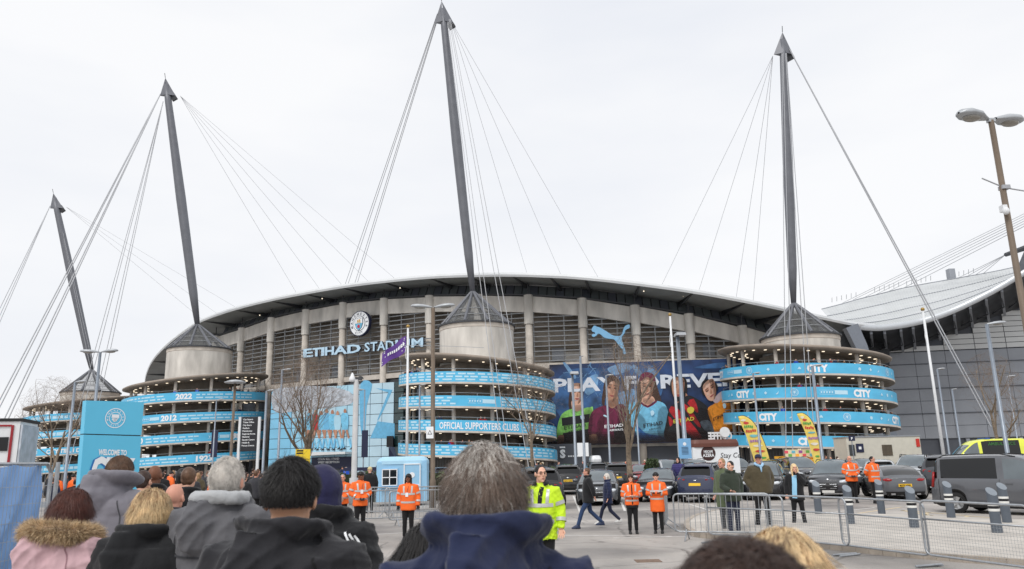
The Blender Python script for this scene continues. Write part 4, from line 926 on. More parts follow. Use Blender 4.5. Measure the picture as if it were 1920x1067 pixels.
# ================================================================== bare winter trees
BARK = S('bark', 132, 118, 102, rough=.9, var=.35, scale=6, bump=.5, bscale=30); TWIG = S('twig', 132, 116, 104, rough=.9, var=.2)
def tree(px, ybase, Y, ytop, wpx, label, seed, forks=3, low=.3, base_r=.2, upright=False, dense=False):
    rr = random.Random(seed); b = at(px, ybase, Y); b.z = 0; top = at(px, ytop, Y).z; W = wpx*Y/1440; Hh = top
    T = thing('bare_tree', label, 'tree', tuple(b), 0, 'bare winter trees'); tr = MB(); br = MB(); tw = MB()
    cc = b + Vector((0, 0, Hh*.62)); rad = Vector((W/2, W/2, Hh*.42))
    def inside(p): q = p-cc; return (q.x/rad.x)**2 + (q.y/rad.y)**2 + (q.z/rad.z)**2
    def grow(p, d, L, r, lev):
        pts = [p]; rs = [r]; n = 4 if lev < 3 else 3
        for k in range(n):
            up = .10 if lev else .02
            d = (d + Vector((rr.gauss(0, .2), rr.gauss(0, .2), rr.gauss(up, .13)))*(.55 if lev else .3)).normalized()
            q = pts[-1] + d*(L/n)
            if lev > 1 and inside(q) > 1.12: d = (d*.6 + (cc-q).normalized()*.5).normalized(); q = pts[-1] + d*(L/n)*.5
            pts.append(q); rs.append(r*(1-.62*(k+1)/n))
        (tr if lev == 0 else br if lev < 3 else tw).tube(pts, rs, 8 if lev == 0 else 5 if lev < 3 else 3, cap=False)
        if lev >= 5: return
        kids = (forks+2 if lev == 0 else 4 if lev < 3 or dense else 3)
        for k in range(kids):
            t = (k+1)/kids*(1 if lev else .75)+(.25 if lev == 0 else 0); t = min(1, max(.25, t+rr.uniform(-.12, .1))); i = min(n-1, int(t*n)); f_ = t*n-i
            q = pts[i].lerp(pts[i+1], f_); a = rr.uniform(0, 2*PI)
            side = d.orthogonal().normalized(); side.rotate(Matrix.Rotation(a, 3, d)); sp = rr.uniform(.45, .95)*(.55 if upright else 1)
            grow(q, (d + side*sp).normalized(), L*rr.uniform(.52, .78)*(1.25 if lev == 0 else 1), max(.0045, rs[i]*rr.uniform(.45, .65)), lev+1)
    grow(b, Vector((rr.uniform(-.05, .05), 0, 1)), Hh*(low+.18), base_r, 0)
    tr.build('trunk', BARK, T, smooth=True, world=True); br.build('limbs', BARK, T, smooth=True, world=True)['kind'] = 'stuff'; tw.build('crown_twigs', TWIG, T, world=True)['kind'] = 'stuff'
    return T
tree(575, 850, 46, 668, 165, 'wide-spreading bare tree in front of the blue mural', 4, 4, .28, .26, dense=True)
tree(1180, 850, 46, 640, 130, 'tall upright bare tree in front of the banner players', 9, 4, .36, .2, True)
tree(1000, 860, 56, 680, 120, 'bare tree in front of the right side of the centre tower', 12, 3, .34, .16)
tree(88, 868, 60, 716, 115, 'slender bare tree in front of the most distant tower', 15, 3, .4, .17)
tree(1876, 850, 62, 668, 110, 'bare tree in front of the grey clad stand', 21, 3, .36, .2)

# ================================================================== hedges
LEAF = S('hedge_leaf', 62, 78, 44, rough=.7, var=.4, scale=12)
def hedge(x0, x1, y, Y, h, d, label, seed):
    rr = np.random.RandomState(seed); a, b = at(x0, y, Y), at(x1, y, Y); L = b.x-a.x; N = int(900*max(1, L/3))
    T = thing('hedge', label, 'hedge', ((a.x+b.x)/2, Y, 0), 0, 'clipped hedges and shrubs'); c = rr.rand(N, 3)*[L, d, h]+[a.x, Y-d/2, 0]
    c[:, 2] *= .96+.05*np.sin(c[:, 0]*3); s = .07
    o1 = rr.normal(size=(N, 3))*s; o2 = rr.normal(size=(N, 3))*s
    v = np.stack([c-o1, c+o2, c+o1, c-o2], 1).reshape(-1, 3); mb = MB(); mb.v = [tuple(p) for p in v]; mb.f = [(4*i, 4*i+1, 4*i+2, 4*i+3) for i in range(N)]; mb.mi = [0]*N
    mb.build('foliage', LEAF, T, world=True)['kind'] = 'stuff'
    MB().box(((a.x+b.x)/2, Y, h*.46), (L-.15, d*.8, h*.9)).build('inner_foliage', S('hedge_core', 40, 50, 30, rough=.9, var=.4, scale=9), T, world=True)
hedge(612, 712, 880, 43, 1.6, 1.4, 'clipped dark hedge left of the blue kiosk', 1); hedge(800, 832, 880, 43, 1.5, 1.2, 'clipped hedge right of the blue kiosk', 2)
hedge(1010, 1038, 876, 48, 1.6, 1.2, 'small green shrub behind the parked cars on the left', 3); hedge(1210, 1232, 868, 50, 1.9, 1.2, 'small green shrub behind the red car', 4)

# ================================================================== blue mural block
gA, gB = at(506, 800, 116.5), at(738, 800, 109.0); gd = Vector((gB.x-gA.x, gB.y-gA.y, 0)); gL = gd.length; gd.normalize(); gn = Vector((gd.y, -gd.x, 0)); GH = at(738, 716, 109.0).z
mur = thing('mural_building', 'pale blue glass block with a mural of football players and reception below', 'building', (gA.x, gA.y, 0))
def gp(x, y, off=0.0): return on_plane(x, y, gA, gn, off)
def gm(u, z, off=0.0): return Vector((gA.x, gA.y, 0)) + gd*u + Vector((0, 0, z)) + gn*off
GC = [S('mural_blue_%d' % k, *c, rough=.3, var=.06, scale=.5) for k, c in enumerate(((128, 192, 224), (146, 202, 228), (168, 208, 226), (186, 214, 228)))]
ncol, nrow = 11, 9
for i in range(ncol):
    for j in range(nrow):
        u0, u1, z0, z1 = gL*i/ncol+.04, gL*(i+1)/ncol-.04, GH*j/nrow+.04, GH*(j+1)/nrow-.04
        if j < 2 and 4 <= i <= 7: continue
        k = 0 if i < 2 else 1 if i < 4 else 2 if i < 8 else 3
        if j > 5 and i in (2, 3, 4, 5): k = 3
        MB().prism([gm(u0, z0), gm(u1, z0), gm(u1, z1), gm(u0, z1)], -gn*.15).build('glass_panel', GC[k], mur, world=True, fixn=True)
MB().prism([gm(0, 0, -.2), gm(gL, 0, -.2), gm(gL, GH, -.2), gm(0, GH, -.2)], -gn*6).build('block', CLAD_D, mur, world=True, fixn=True)
for j in range(9): MB().prism([gm(gL+.1, GH*j/9+.05), gm(gL+1.5, GH*j/9+.05), gm(gL+1.5, GH*(j+1)/9-.05), gm(gL+.1, GH*(j+1)/9-.05)], -gn*4).build('dark_pane', S('green_glass', 40, 60, 60, rough=.12, var=.2, spec=.8), mur, world=True, fixn=True)
sv = _boff[0]; _boff[0] = .02
gdec = lambda nm, m, loops, sub=4: decal(nm, m, loops, sub=sub, fn=gp, parent=mur)
MBL = S('mural_mid_blue', 104, 176, 214, rough=.3, var=.1)
gdec('mural_shape', MBL, [[(705, 728), (736, 731), (718, 772), (708, 790), (708, 786), (728, 736)]], 1)
gdec('mural_shape', MBL, [[(694, 822), (708, 790), (740, 794), (740, 822)]], 1); gdec('mural_shape', MBL, [[(676, 720), (698, 720), (688, 760), (684, 820), (676, 800)]], 3)
gdec('mural_shape', S('mural_crowd', 176, 182, 190, rough=.5, var=.35, scale=1.5), [[(512, 734), (545, 726), (600, 724), (655, 734), (660, 756), (620, 764), (560, 770), (516, 772)]], 4)
for k, x in enumerate((581, 592, 603, 613, 624, 634, 648)):
    dx = (k-3)*1.2; y0 = 770+(k % 3)*2; sk = SK2 if k % 2 else SK3
    gdec('mural_player_shirt', (CITYB, PRED, CITYB, MBL, CITYB, GC[2], CITYB)[k], [[(x-6-dx*.3, y0+8), (x, y0+4), (x+6, y0+9), (x+5, 806), (x-5, 806)]], 2)
    gdec('mural_player_head', sk, [[(x-2.5, y0), (x, y0-4), (x+2.5, y0), (x+2, y0+4), (x-2, y0+4)]], 3)
    gdec('mural_player_legs', sk, [[(x-5, 806), (x, 806), (x-3, 824), (x-6, 824)], [(x+1, 806), (x+5, 806), (x+9, 824), (x+6, 824)]], 1)
    gdec('mural_player_socks', MBL if k % 2 else CITYB, [[(x-6, 822), (x-3, 822), (x-6, 842), (x-9, 842)], [(x+6, 822), (x+9, 822), (x+13, 840), (x+10, 840)]], 1)
    gdec('mural_player_boots', PBK, [[(x-11, 845), (x-6, 840), (x-4, 844)], [(x+8, 843), (x+13, 838), (x+16, 842)]], 1)
_boff[0] = sv
MB().prism([gp(585, 858, .1), gp(660, 856, .1), gp(660, 878, .1), gp(585, 880, .1)], -gn*.2).build('reception_sign', NAVY, mur, world=True, fixn=True)
pxtext('COLIN BELL STAND', (597, 863), (637, 862), 4, WHITE, lambda x, y, o=0: gp(x, y, .14), mur, .01); pxtext('WEST RECEPTION', (597, 869), (637, 868), 4, WHITE, lambda x, y, o=0: gp(x, y, .14), mur, .02)
MB().prism([gp(584, 855, .1), gp(664, 851, .1), gp(664, 847, .1), gp(584, 848, .1)], gn*2.2).build('canopy', CLAD_W, mur, world=True, fixn=True)
MB().box(gp(735, 828, .5), (.9, .7, 1.5)).build('loudspeaker', BLACK, mur, world=True)
# ground-floor panel with S mark right of the centre tower
sp = thing('entrance_mark', 'white letter mark on dark wall right of the centre tower', 'sign', tuple(at(1058, 858, 106)))
mb = MB(); sA = at(1050, 858, 106); put_text(mb, 'S', lambda u, v: sA + Vector((u, 0, v)), 1.05, bold=.06, align='l'); mb.add([sA + Vector((.0, 0, 1.25)), sA + Vector((.75, 0, 1.25)), sA + Vector((.75, 0, 1.45)), sA + Vector((0, 0, 1.45))], [(0, 1, 2, 3)]); mb.build('lettering', WHITE, sp, world=True)
mb = MB()
for k in range(6): mb.add([sA + Vector((1.1+k*.3, 0, .05)), sA + Vector((1.3+k*.3, 0, .05)), sA + Vector((1.3+k*.3, 0, .25)), sA + Vector((1.1+k*.3, 0, .25))], [(0, 1, 2, 3)])
mb.build('small_print', WHITE, sp, world=True)['kind'] = 'stuff'
MB().box(sA + Vector((1.3, .4, .2)), (6, .2, 3.2)).build('backing_panel', CLAD_D, sp, world=True)

# ================================================================== welcome totem
TOT = S('totem_blue', 96, 196, 232, rough=.4, var=.02)
ta, tb = at(154, 900, 12.5), at(262, 900, 13.2); td = Vector((tb.x-ta.x, tb.y-ta.y, 0)); td.normalize(); tn = Vector((td.y, -td.x, 0))
tot = thing('welcome_totem', 'tall sky blue welcome totem with a white crest, behind the queue', 'sign', (ta.x, ta.y, ground_z(13)))
def tp_(x, y, off=0.0): return on_plane(x, y, ta, tn, off)
def slab(name, l, m, th, par): return MB().prism([tp_(x, y) for x, y in l], -tn*th).build(name, m, par, world=True, fixn=True)
slab('upper_panel', [(162, 751), (270, 754), (265, 816), (157, 813)], TOT, .14, tot); slab('lower_panel', [(157, 815), (265, 818), (256, 960), (145, 960)], TOT, .14, tot)
MB().prism([tp_(157, 813, -.03), tp_(265, 816, -.03), tp_(265, 818, -.03), tp_(157, 815, -.03)], -tn*.1).build('shadow_gap', BLACK, tot, world=True, fixn=True)
cc_ = tp_(216, 784, .006); uR = td; k_ = (tp_(235, 784)-tp_(197, 784)).length/2
def ring2(mb, c, r0_, r1_, n=40, off=.0): mb.grid([[c + td*(r*math.cos(2*PI*k/n)) + Vector((0, 0, r*math.sin(2*PI*k/n))) + tn*off for k in range(n)] for r in (r0_, r1_)], close=True)
mb = MB(); ring2(mb, cc_, k_, k_*.92); ring2(mb, cc_, k_*.62, k_*.56)
fill(mb, [(-.36, .36), (.36, .36), (.37, .02), (-.37, .02)], lambda x, y: cc_ + td*(x*k_) + Vector((0, 0, y*k_)))
for q in range(3): fill(mb, [(-.34+.16*q, -.12-.08*q), (-.26+.16*q, -.02), (.34, -.02-.1*q) if q == 0 else (.1+.1*q, -.04), (-.1+.1*q, -.4+.03*q)], lambda x, y: cc_ + td*(x*k_) + Vector((0, 0, y*k_)))
mb.build('white_crest', WHITE, tot, world=True)
for txt, a0, a1, flip in (('MANCHESTER', 195, -15, 0), ('CITY', 245, 295, 1)):
    mb = MB()
    for k, ch in enumerate(txt):
        a = math.radians(a0 + (a1-a0)*k/(len(txt)-1)); v, f, w = text_geo(ch, .015); hh = .17; ra = .69 if not flip else .85
        t = Vector((math.sin(a), -math.cos(a))) if not flip else Vector((-math.sin(a), math.cos(a))); u = Vector((math.cos(a), math.sin(a)))*(1 if not flip else -1)
        P2 = [Vector((math.cos(a), math.sin(a)))*ra + t*((x-w/2)*hh) + u*(y*hh) for x, y in v]; mb.add([cc_ + td*(p.x*k_) + Vector((0, 0, p.y*k_)) for p in P2], f)
    mb.build('crest_lettering', WHITE, tot, world=True)
def ttext(s, p0, p1, hpx, m, bold, off, name='lettering'):
    a, b = tp_(*p0, off), tp_(*p1, off); h = tp_(p0[0], p0[1]-hpx).z-tp_(*p0).z; mb = MB(); d = b-a; put_text(mb, s, lambda u, v: a + d*u + Vector((0, 0, v)), h, width=1.0, bold=bold, align='l'); mb.build(name, m, tot, world=True)
ttext('WELCOME TO', (184, 852.5), (237, 854), 10.5, WHITE, .04, .006)
ttext('CITY', (166, 900), (246, 902), 43, S('totem_shadow_blue', 40, 120, 190, var=.03), .07, .005); ttext('CITY', (170, 897), (250, 899), 40, WHITE, .07, .010)
MB().prism([tp_(174, 915, .012), tp_(240, 917, .012), tp_(241, 897, .012), tp_(175, 895, .012)], tn*.004).build('plate_rim', NAVY, tot, world=True, fixn=True)
MB().prism([tp_(176, 913, .018), tp_(238, 915, .018), tp_(239, 899, .018), tp_(177, 897, .018)], tn*.004).build('plate', WHITE, tot, world=True, fixn=True)

# ================================================================== black directory sign
da = at(465, 868, 56); T = thing('directory_sign', 'black directory board on two white posts beside the tower with years', 'sign', (da.x, da.y, 0))
x0, x1 = at(452, 820, 56).x, at(482, 820, 56).x; zt_, zb_ = at(466, 782, 56).z, at(466, 846, 56).z
MB().box(((x0+x1)/2, 56, (zt_+zb_)/2), (x1-x0, .1, zt_-zb_)).build('board', S('board_black', 34, 36, 42, var=.05), T, world=True)
for x in (x0-.12, x1+.12): MB().box((x, 56, zt_/2), (.16, .2, zt_)).build('post', POLE_W, T, world=True)
for k, s in enumerate(('City Square', 'Ticket Office', 'City Store', 'Stadium', 'Manchester', 'Regional Arena', 'National', 'Squash Centre', 'Health &', 'Fitness Centre')):
    mb = MB(); put_text(mb, s, lambda u, v: Vector((x0+.1+u, 55.94, zt_-.22-k*.205+v)), .11, bold=.02, align='l'); mb.build('lettering', WHITE, T, world=True)
# yellow board
ya = at(568, 852, 33); T = thing('yellow_board', 'bright yellow notice board under the spreading tree', 'sign', (ya.x, ya.y, 0))
MB().box((ya.x, 33, ya.z-.1), (.62, .04, .62)).build('board', S('board_yellow', 232, 200, 44, var=.05), T, world=True); MB().box((ya.x, 33.05, ya.z/2-.2), (.06, .05, ya.z-.2)).build('post', GALV, T, world=True)
mb = MB()
for k in range(2): mb.add([(ya.x-.26, 32.97, ya.z+.12-k*.1), (ya.x+.02, 32.97, ya.z+.12-k*.1), (ya.x+.02, 32.97, ya.z+.18-k*.1), (ya.x-.26, 32.97, ya.z+.18-k*.1)], [(0, 1, 2, 3)])
mb.build('small_print', BLACK, T, world=True)['kind'] = 'stuff'
# blue notice with crest
na = at(1284, 841, 42); T = thing('blue_notice', 'pale blue notice board with a small crest before the coffee kiosk', 'sign', (na.x, na.y, 0))
MB().box((na.x, 42, na.z), (.68, .04, 1.05)).build('board', S('notice_blue', 126, 180, 224, var=.04), T, world=True); MB().tube([(na.x, 42.06, 0), (na.x, 42.06, na.z+.3)], .06, 8).build('post', POLE, T, world=True)
mb = MB(); n_ = 20; mb.add([(na.x+.09*math.cos(2*PI*k/n_), 41.97, na.z+.24+.09*math.sin(2*PI*k/n_)) for k in range(n_)], [tuple(range(n_))]); mb.build('crest', WHITE, T, world=True)
mb = MB()
for k in range(6): mb.add([(na.x-.18, 41.97, na.z+.05-k*.07), (na.x+.18, 41.97, na.z+.05-k*.07), (na.x+.18, 41.97, na.z+.075-k*.07), (na.x-.18, 41.97, na.z+.075-k*.07)], [(0, 1, 2, 3)])
mb.build('small_print', NAVY, T, world=True)['kind'] = 'stuff'
o = MB().box(at(1093, 843, 95), (1.35, .1, 1.6)).box(at(1093, 843, 95) - Vector((0, -.1, 2)), (.15, .1, 4)).build('white_board', WHITE); tag(o, 'plain white board on a post before the dark base wall', 'board')

# ================================================================== kiosks, trailers, gazebo
kb = gnd(752, 925); KY = 38.0; k0, k1 = at(706, 900, KY), at(800, 900, KY); KW = k1.x-k0.x; KZ = at(752, 856, KY).z
T = thing('ticket_kiosk', 'pale blue ticket booth with rounded roof, window and door', 'kiosk', ((k0.x+k1.x)/2, KY, 0), math.radians(3)); KB = S('kiosk_blue', 152, 200, 232, rough=.4, var=.04); hw = KW/2
MB().box((0, .9, (KZ-.25)/2+.1), (KW, 1.8, KZ-.45)).build('cabin', KB, T)
MB().loft([(0, .9, KZ-.36, hw+.04, .94), (0, .9, KZ-.2, hw+.03, .93), (0, .9, KZ-.06, hw-.08, .84), (0, .9, KZ, hw-.25, .7)], 32, 6).build('roof', S('kiosk_roof_blue', 172, 214, 238, var=.04), T, smooth=False)
wx, wz = -hw*.47, KZ*.58
MB().box((wx, -.03, wz), (.78, .06, .84)).build('window_frame', KB, T); wf = MB().box((wx, -.065, wz), (.66, .02, .72)).build('window', GLASS_D, T)
for s in (0, 1): MB().box((wx, -.085, wz), ((.04, .02, .72) if s else (.66, .02, .04))).build('glazing_bar', WHITE, wf)
for s in (-1, 1): MB().box((wx, -.08, wz+s*.37), (.74, .03, .04)).box((wx+s*.35, -.08, wz), (.04, .03, .74)).build('white_trim', WHITE, wf)
MB().box((wx, -.12, wz-.46), (.9, .2, .05)).build('counter', KB, T); dr = MB().box((hw*.42, -.03, KZ*.46), (.72, .05, 1.72)).build('door', KB, T)
for a, b in (((.38, 0), (.05, 1.76)), ((-.38, 0), (.05, 1.76)), ((0, .88), (.8, .05)), ((0, -.1), (.7, .05))): MB().box((hw*.42+a[0], -.06, KZ*.46+a[1]), (b[0], .06, b[1])).build('door_trim', WHITE, dr)
MB().lathe([(.001, 0), (.13, .0), (.13, .02)], (0, 0, 0), n=20).build('door_crest', WHITE, dr); dc = bpy.data.objects['door_crest']; dc.rotation_euler.x = PI/2; dc.location = (hw*.42, -.06, KZ*.62)
# navy gazebo
ga = at(688, 872, 60); T = thing('gazebo', 'navy pop-up gazebo beside the reception entrance', 'gazebo', (ga.x, 60, 0)); za, zb2 = at(688, 862, 60).z, at(688, 876, 60).z
MB().add([(-1.4, -1.4, zb2), (1.4, -1.4, zb2), (1.4, 1.4, zb2), (-1.4, 1.4, zb2), (0, 0, za)], [(0, 1, 4), (1, 2, 4), (2, 3, 4), (3, 0, 4)]).build('canopy', NAVY, T)
for sx in (-1, 1):
    for sy in (-1, 1): MB().box((sx*1.35, sy*1.35, zb2/2), (.05, .05, zb2)).build('leg', GALV, T)
MB().box((0, -1.4, zb2-.12), (2.8, .03, .25)).build('valance', NAVY, T)
# coffee kiosk
CY = 54; kS = CY/37; c0, c1 = at(1299, 850, CY), at(1386, 850, CY); cw = c1.x-c0.x; cz = at(1340, 824, CY).z; cb = at(1340, 838, CY).z
T = thing('coffee_kiosk', 'white coffee kiosk with a brown roof and coffee lettering on top', 'kiosk', ((c0.x+c1.x)/2, CY, 0)); MB().box((0, 1, cb/2), (cw, 2, cb)).build('cabin', WHITE, T)
BRN = S('coffee_brown', 104, 60, 48, rough=.5, var=.1); MB().loft([(0, 1, cb, cw/2+.08, 1.1), (0, 1, (cb+cz)/2, cw/2+.08, 1.1), (0, 1, cz, cw/2-.03, 1.0)], 28, 8).build('roof', BRN, T)
bx = at(1328, 850, CY).x-(c0.x+c1.x)/2; bz = at(1328, 850, CY).z
MB().add([(bx+.34*kS*math.cos(2*PI*k/24), -.02, bz+.34*kS*math.sin(2*PI*k/24)) for k in range(24)], [tuple(range(24))]).build('round_badge', S('badge_brown', 62, 34, 32, var=.1), T)
for s, z, h, w in (('NESCAFE', .03, .11, .42), ('AZERA', -.16, .15, .54)):
    mb = MB(); put_text(mb, s, lambda u, v: Vector((bx+u*kS, -.03, bz+(z+v)*kS)), h, width=w, bold=.03); mb.build('lettering', WHITE, T)
mb = MB(); put_text(mb, 'Stay Co', lambda u, v: Vector((bx+(.55+u)*kS, -.02, bz+(-.22+v)*kS)), .24, width=.95, align='l', slant=.2); mb.build('lettering', BLACK, T)
mb = MB(); put_text(mb, 'COFFEE', lambda u, v: Vector(((.35-u)*kS, .5, cz+.02+v*kS)), .34, width=1.15, bold=.05); mb.build('rooftop_lettering', POLE_W, T)
rx_ = at(1361, 810, CY).x-(c0.x+c1.x)/2; rz_ = at(1361, 810, CY).z
MB().lathe([(.001, 0), (.24*kS, 0), (.24*kS, .05), (.001, .05)], (0, 0, 0), n=24).build('round_disc', POLE_W, T); rd_ = bpy.data.objects['round_disc']; rd_.rotation_euler.x = PI/2; rd_.location = (rx_, .3, rz_); MB().box((rx_, .3, (rz_+cz)/2-.1), (.05, .05, rz_-cz)).build('disc_post', POLE_W, T)
# feather flags and yellow trailer
def feather(rt, lt, Y, label):
    """sail between the curved pole edge rt and the free edge lt"""
    R_ = [at(x, y, Y) for x, y in smooth_path(rt, 5)]; L_ = [at(x, y, Y) for x, y in smooth_path(lt, 5)]
    while len(L_) > len(R_): L_.pop()
    while len(R_) > len(L_): R_.pop()
    T = thing('feather_flag', label, 'flag', (R_[-1].x, Y, 0), 0, 'yellow feather flags'); foot = R_[-1] + Vector((.06, 0, 0)); foot.z = 0
    MB().tube(R_ + [foot], [.03]*(len(R_)+1), 6).build('pole', BLACK, T, world=True)
    MB().grid([[tuple(a.lerp(b, t) + Vector((0, -.02-.06*math.sin(PI*t), 0))) for a, b in zip(R_, L_)] for t in (0, .25, .5, .75, 1)]).build('sail', S('feather_yellow', 240, 214, 110, rough=.7, var=.1, scale=3), T, smooth=True, world=True)
    MB().lathe([(.3, 0), (.3, .06), (.05, .1)], foot, n=16).build('base', BLACK, T, world=True)
    rr = random.Random(int(rt[0][0])); cols_ = [S('fl_white', 236, 230, 214, var=.05), S('fl_red', 206, 70, 60, var=.1), S('fl_green', 90, 170, 80, var=.1), S('fl_red', 206, 70, 60), S('fl_teal', 120, 190, 196, var=.1), S('fl_mauve', 170, 120, 170, var=.1)]
    n = len(R_)
    for k in range(9):
        i = int(n*(.22+.075*k)); i = min(n-1, i); c = R_[i].lerp(L_[i], .5); w = (R_[i]-L_[i]).length*.3
        if k in (2, 3, 5):
            for q in range(5): MB().box(c + Vector((-w*.8+q*w*.4, -.1, rr.uniform(-.03, .03))), (w*.32, .004, .17)).build('print_letter', cols_[k % 6], T, world=True)
        else:
            lp_ = smooth_loop([(-w*rr.uniform(.6, 1), 0), (-w*.2, rr.uniform(.06, .13)), (w*rr.uniform(.6, 1), .03), (w*.1, -rr.uniform(.06, .13))], 4); mb = MB(); fill(mb, lp_, lambda a, e: c + Vector((a, -.1-.001*k, e))); mb.build('print_motif', cols_[k % 6], T, world=True)
feather([(1384, 781), (1396, 780), (1411, 790), (1425, 812), (1437, 840), (1450, 885)], [(1384, 783), (1390, 797), (1399, 818), (1407, 842), (1414, 864), (1420, 885)], 56, 'left yellow feather flag with red and green print')
feather([(1494, 776), (1506, 775), (1520, 786), (1530, 808), (1537, 840), (1542, 880)], [(1494, 778), (1500, 790), (1509, 810), (1517, 835), (1524, 858), (1530, 880)], 58, 'right yellow feather flag with red and green print')
sa = at(1502, 845, 60); T = thing('yellow_stall', 'rounded yellow food stall with a colourful panel behind the parked cars', 'stall', (sa.x, 60, 0)); YS = S('stall_yellow', 244, 178, 40, rough=.5, var=.08)
zt2, w2 = at(1502, 832, 60).z, 78*60/1440/2
MB().lathe([(.9, -w2), (.95, -w2+.1), (.95, w2-.1), (.9, w2)], (0, 0, 0), n=20).build('canopy', YS, T, smooth=True); cn = bpy.data.objects['canopy.001']; cn.rotation_euler.y = PI/2; cn.location = (0, .8, zt2-.95)
MB().box((0, .8, (zt2-.9)/2), (w2*1.9, 1.7, zt2-.9)).build('body', YS, T); MB().box((.1, -.16, zt2-.72), (w2*1.7, .05, .6)).build('panel', S('panel_cream', 232, 222, 190, var=.1), T)
rr = random.Random(5)
for k in range(10): MB().box((-1.2+.27*k, -.2, zt2-.60-.25*(k % 2)), (.27, .01, .2)).build('panel_motif', S('motif_%d' % (k % 5), *((230, 90, 110), (120, 190, 90), (110, 190, 220), (240, 180, 70), (150, 90, 170))[k % 5], var=.1), T)
# office trailer
TY = 60; t0, t1 = at(1588, 840, TY), at(1727, 840, TY); tw_ = t1.x-t0.x; tz = at(1650, 819, TY).z
T = thing('office_trailer', 'long cream office trailer with dark windows behind the parked cars', 'trailer', ((t0.x+t1.x)/2, TY, 0)); TR = S('trailer_cream', 206, 202, 190, var=.05, rough=.5)
MB().box((0, 1.2, tz/2+.25), (tw_, 2.4, tz-.5)).build('body', TR, T); MB().box((0, 1.2, tz+.02), (tw_+.1, 2.5, .08)).build('roof', CLAD, T); rx = lambda px: at(px, 840, TY).x-(t0.x+t1.x)/2
for px, w, h, m in ((1597, .42, .8, GLASS_D), (1663, .75, .8, S('trailer_window', 84, 74, 60, rough=.2, var=.2)),): MB().box((rx(px), -.02, at(px, 844, TY).z), (w, .06, h)).build('window', m, T)
MB().box((rx(1612), -.03, at(1612, 840, TY).z), (.56, .05, .65)).build('navy_sign', NAVY, T); MB().box((rx(1612), -.06, at(1612, 840, TY).z), (.2, .02, .2)).build('sign_crest', WHITE, T); MB().box((rx(1722), -.03, at(1722, 830, TY).z), (.26, .05, .6)).build('red_panel', S('tail_red', 200, 50, 40, var=.05), T)
ps = at(1597, 822, 58); T = thing('parking_sign', 'small navy letter sign above the cream trailer', 'sign', (ps.x, 58, 0)); MB().box((ps.x, 58, ps.z), (.46, .04, .38)).build('plate', NAVY, T, world=True); MB().tube([(ps.x, 58.05, 0), (ps.x, 58.05, ps.z)], .03, 6).build('post', POLE, T, world=True); mb = MB(); put_text(mb, 'P', lambda u, v: Vector((ps.x+u, 57.97, ps.z-.09+v)), .18, bold=.05); mb.build('lettering', WHITE, T, world=True)

# ================================================================== barriers
def barrier_bars(L=2.3, H=1.1, n=16):
    a = MB(); r = .11; pts = []
    for cx, cz, a0 in ((L/2-r, H-r, 0), (-L/2+r, H-r, 90), (-L/2+r, .2+r, 180), (L/2-r, .2+r, 270)):
        for k in range(4): t = math.radians(a0+30*k); pts.append((cx+r*math.cos(t), 0, cz+r*math.sin(t)))
    a.tube(pts+[pts[0]], .021, 6, cap=False); return a
def feet(L):
    out = []
    for s in (-1, 1):
        f = MB(); x = s*(L/2-.28); f.tube([(x, -.32, 0), (x, -.06, .18), (x, 0, .24), (x, .06, .18), (x, .32, 0)], .018, 6); out.append(f)
    return out
def make_barrier(label, L=2.3, n=17):
    T = thing('crowd_barrier', label, 'barrier', (0, 0, 0), 0, 'steel crowd control barriers'); barrier_bars(L).build('frame', GALV, T, smooth=True)
    for k in range(n): x = -L/2+L*(k+1)/(n+1); MB().tube([(x, 0, .2), (x, 0, 1.09)], .008, 5, cap=False).build('bar', GALV, T)
    for f in feet(L): f.build('foot', GALV, T)
    return T
def place_line(T, a, b): 
    m = (a+b)/2; T.location = (m.x, m.y, ground_z(m.y)); d = b-a; T.rotation_euler.z = math.atan2(d.y, d.x)
b0 = make_barrier('steel barrier behind the stewards, left end of the row'); place_line(b0, gnd(668, 985), gnd(752, 981)); L0 = (gnd(668, 985)-gnd(752, 981)).length
for (x0, y0, x1, y1, lb) in ((735, 987, 850, 981, 'steel barrier directly behind the steward with long black hair'), (640, 968, 735, 970, 'steel barrier set back by the hedge behind the stewards'), (735, 972, 822, 968, 'steel barrier right in front of the blue ticket booth'), (490, 948, 560, 946, 'steel barrier behind the grey haired man in the queue')):
    place_line(dup(b0, label=lb), gnd(x0, y0), gnd(x1, y1))
place_line(dup(b0, label='large steel barrier with feet in front of the men by the island'), gnd(1242, 1012), gnd(1478, 1016))
place_line(dup(b0, label='steel barrier seen end-on beside the hooded steward'), gnd(1240, 1014), gnd(1258, 975))
def make_mesh_barrier(label, L=2.1, H=1.12):
    T = thing('mesh_barrier', label, 'barrier', (0, 0, 0), 0, 'galvanised mesh barriers along the island'); barrier_bars(L, H).build('frame', GALV, T, smooth=True); MB().tube([(-L/2+.02, 0, H*.72), (L/2-.02, 0, H*.72)], .017, 6).build('mid_rail', GALV, T, smooth=True)
    w = MB(); zt_ = H*.72
    for k in range(1, int(L/.055)): w.tube([(-L/2+.055*k, 0, .2), (-L/2+.055*k, 0, zt_)], .0022, 3, cap=False)
    for k in range(1, int((zt_-.2)/.055)+1): w.tube([(-L/2+.02, 0, .2+.055*k), (L/2-.02, 0, .2+.055*k)], .0022, 3, cap=False)
    w.build('wire_mesh', GALV, T)['kind'] = 'stuff'
    for s in (-1, 1): MB().tube([(s*(L/2-.02), -.3, .02), (s*(L/2-.02), .3, .02)], .02, 6).build('foot', GALV, T)
    return T
m0 = make_mesh_barrier('mesh barrier left of the blonde head, overlapping the barred barrier'); ends = [((1452, 1027), (1586, 1042)), ((1590, 1042), (1737, 1062)), ((1742, 1064), (1950, 1090))]
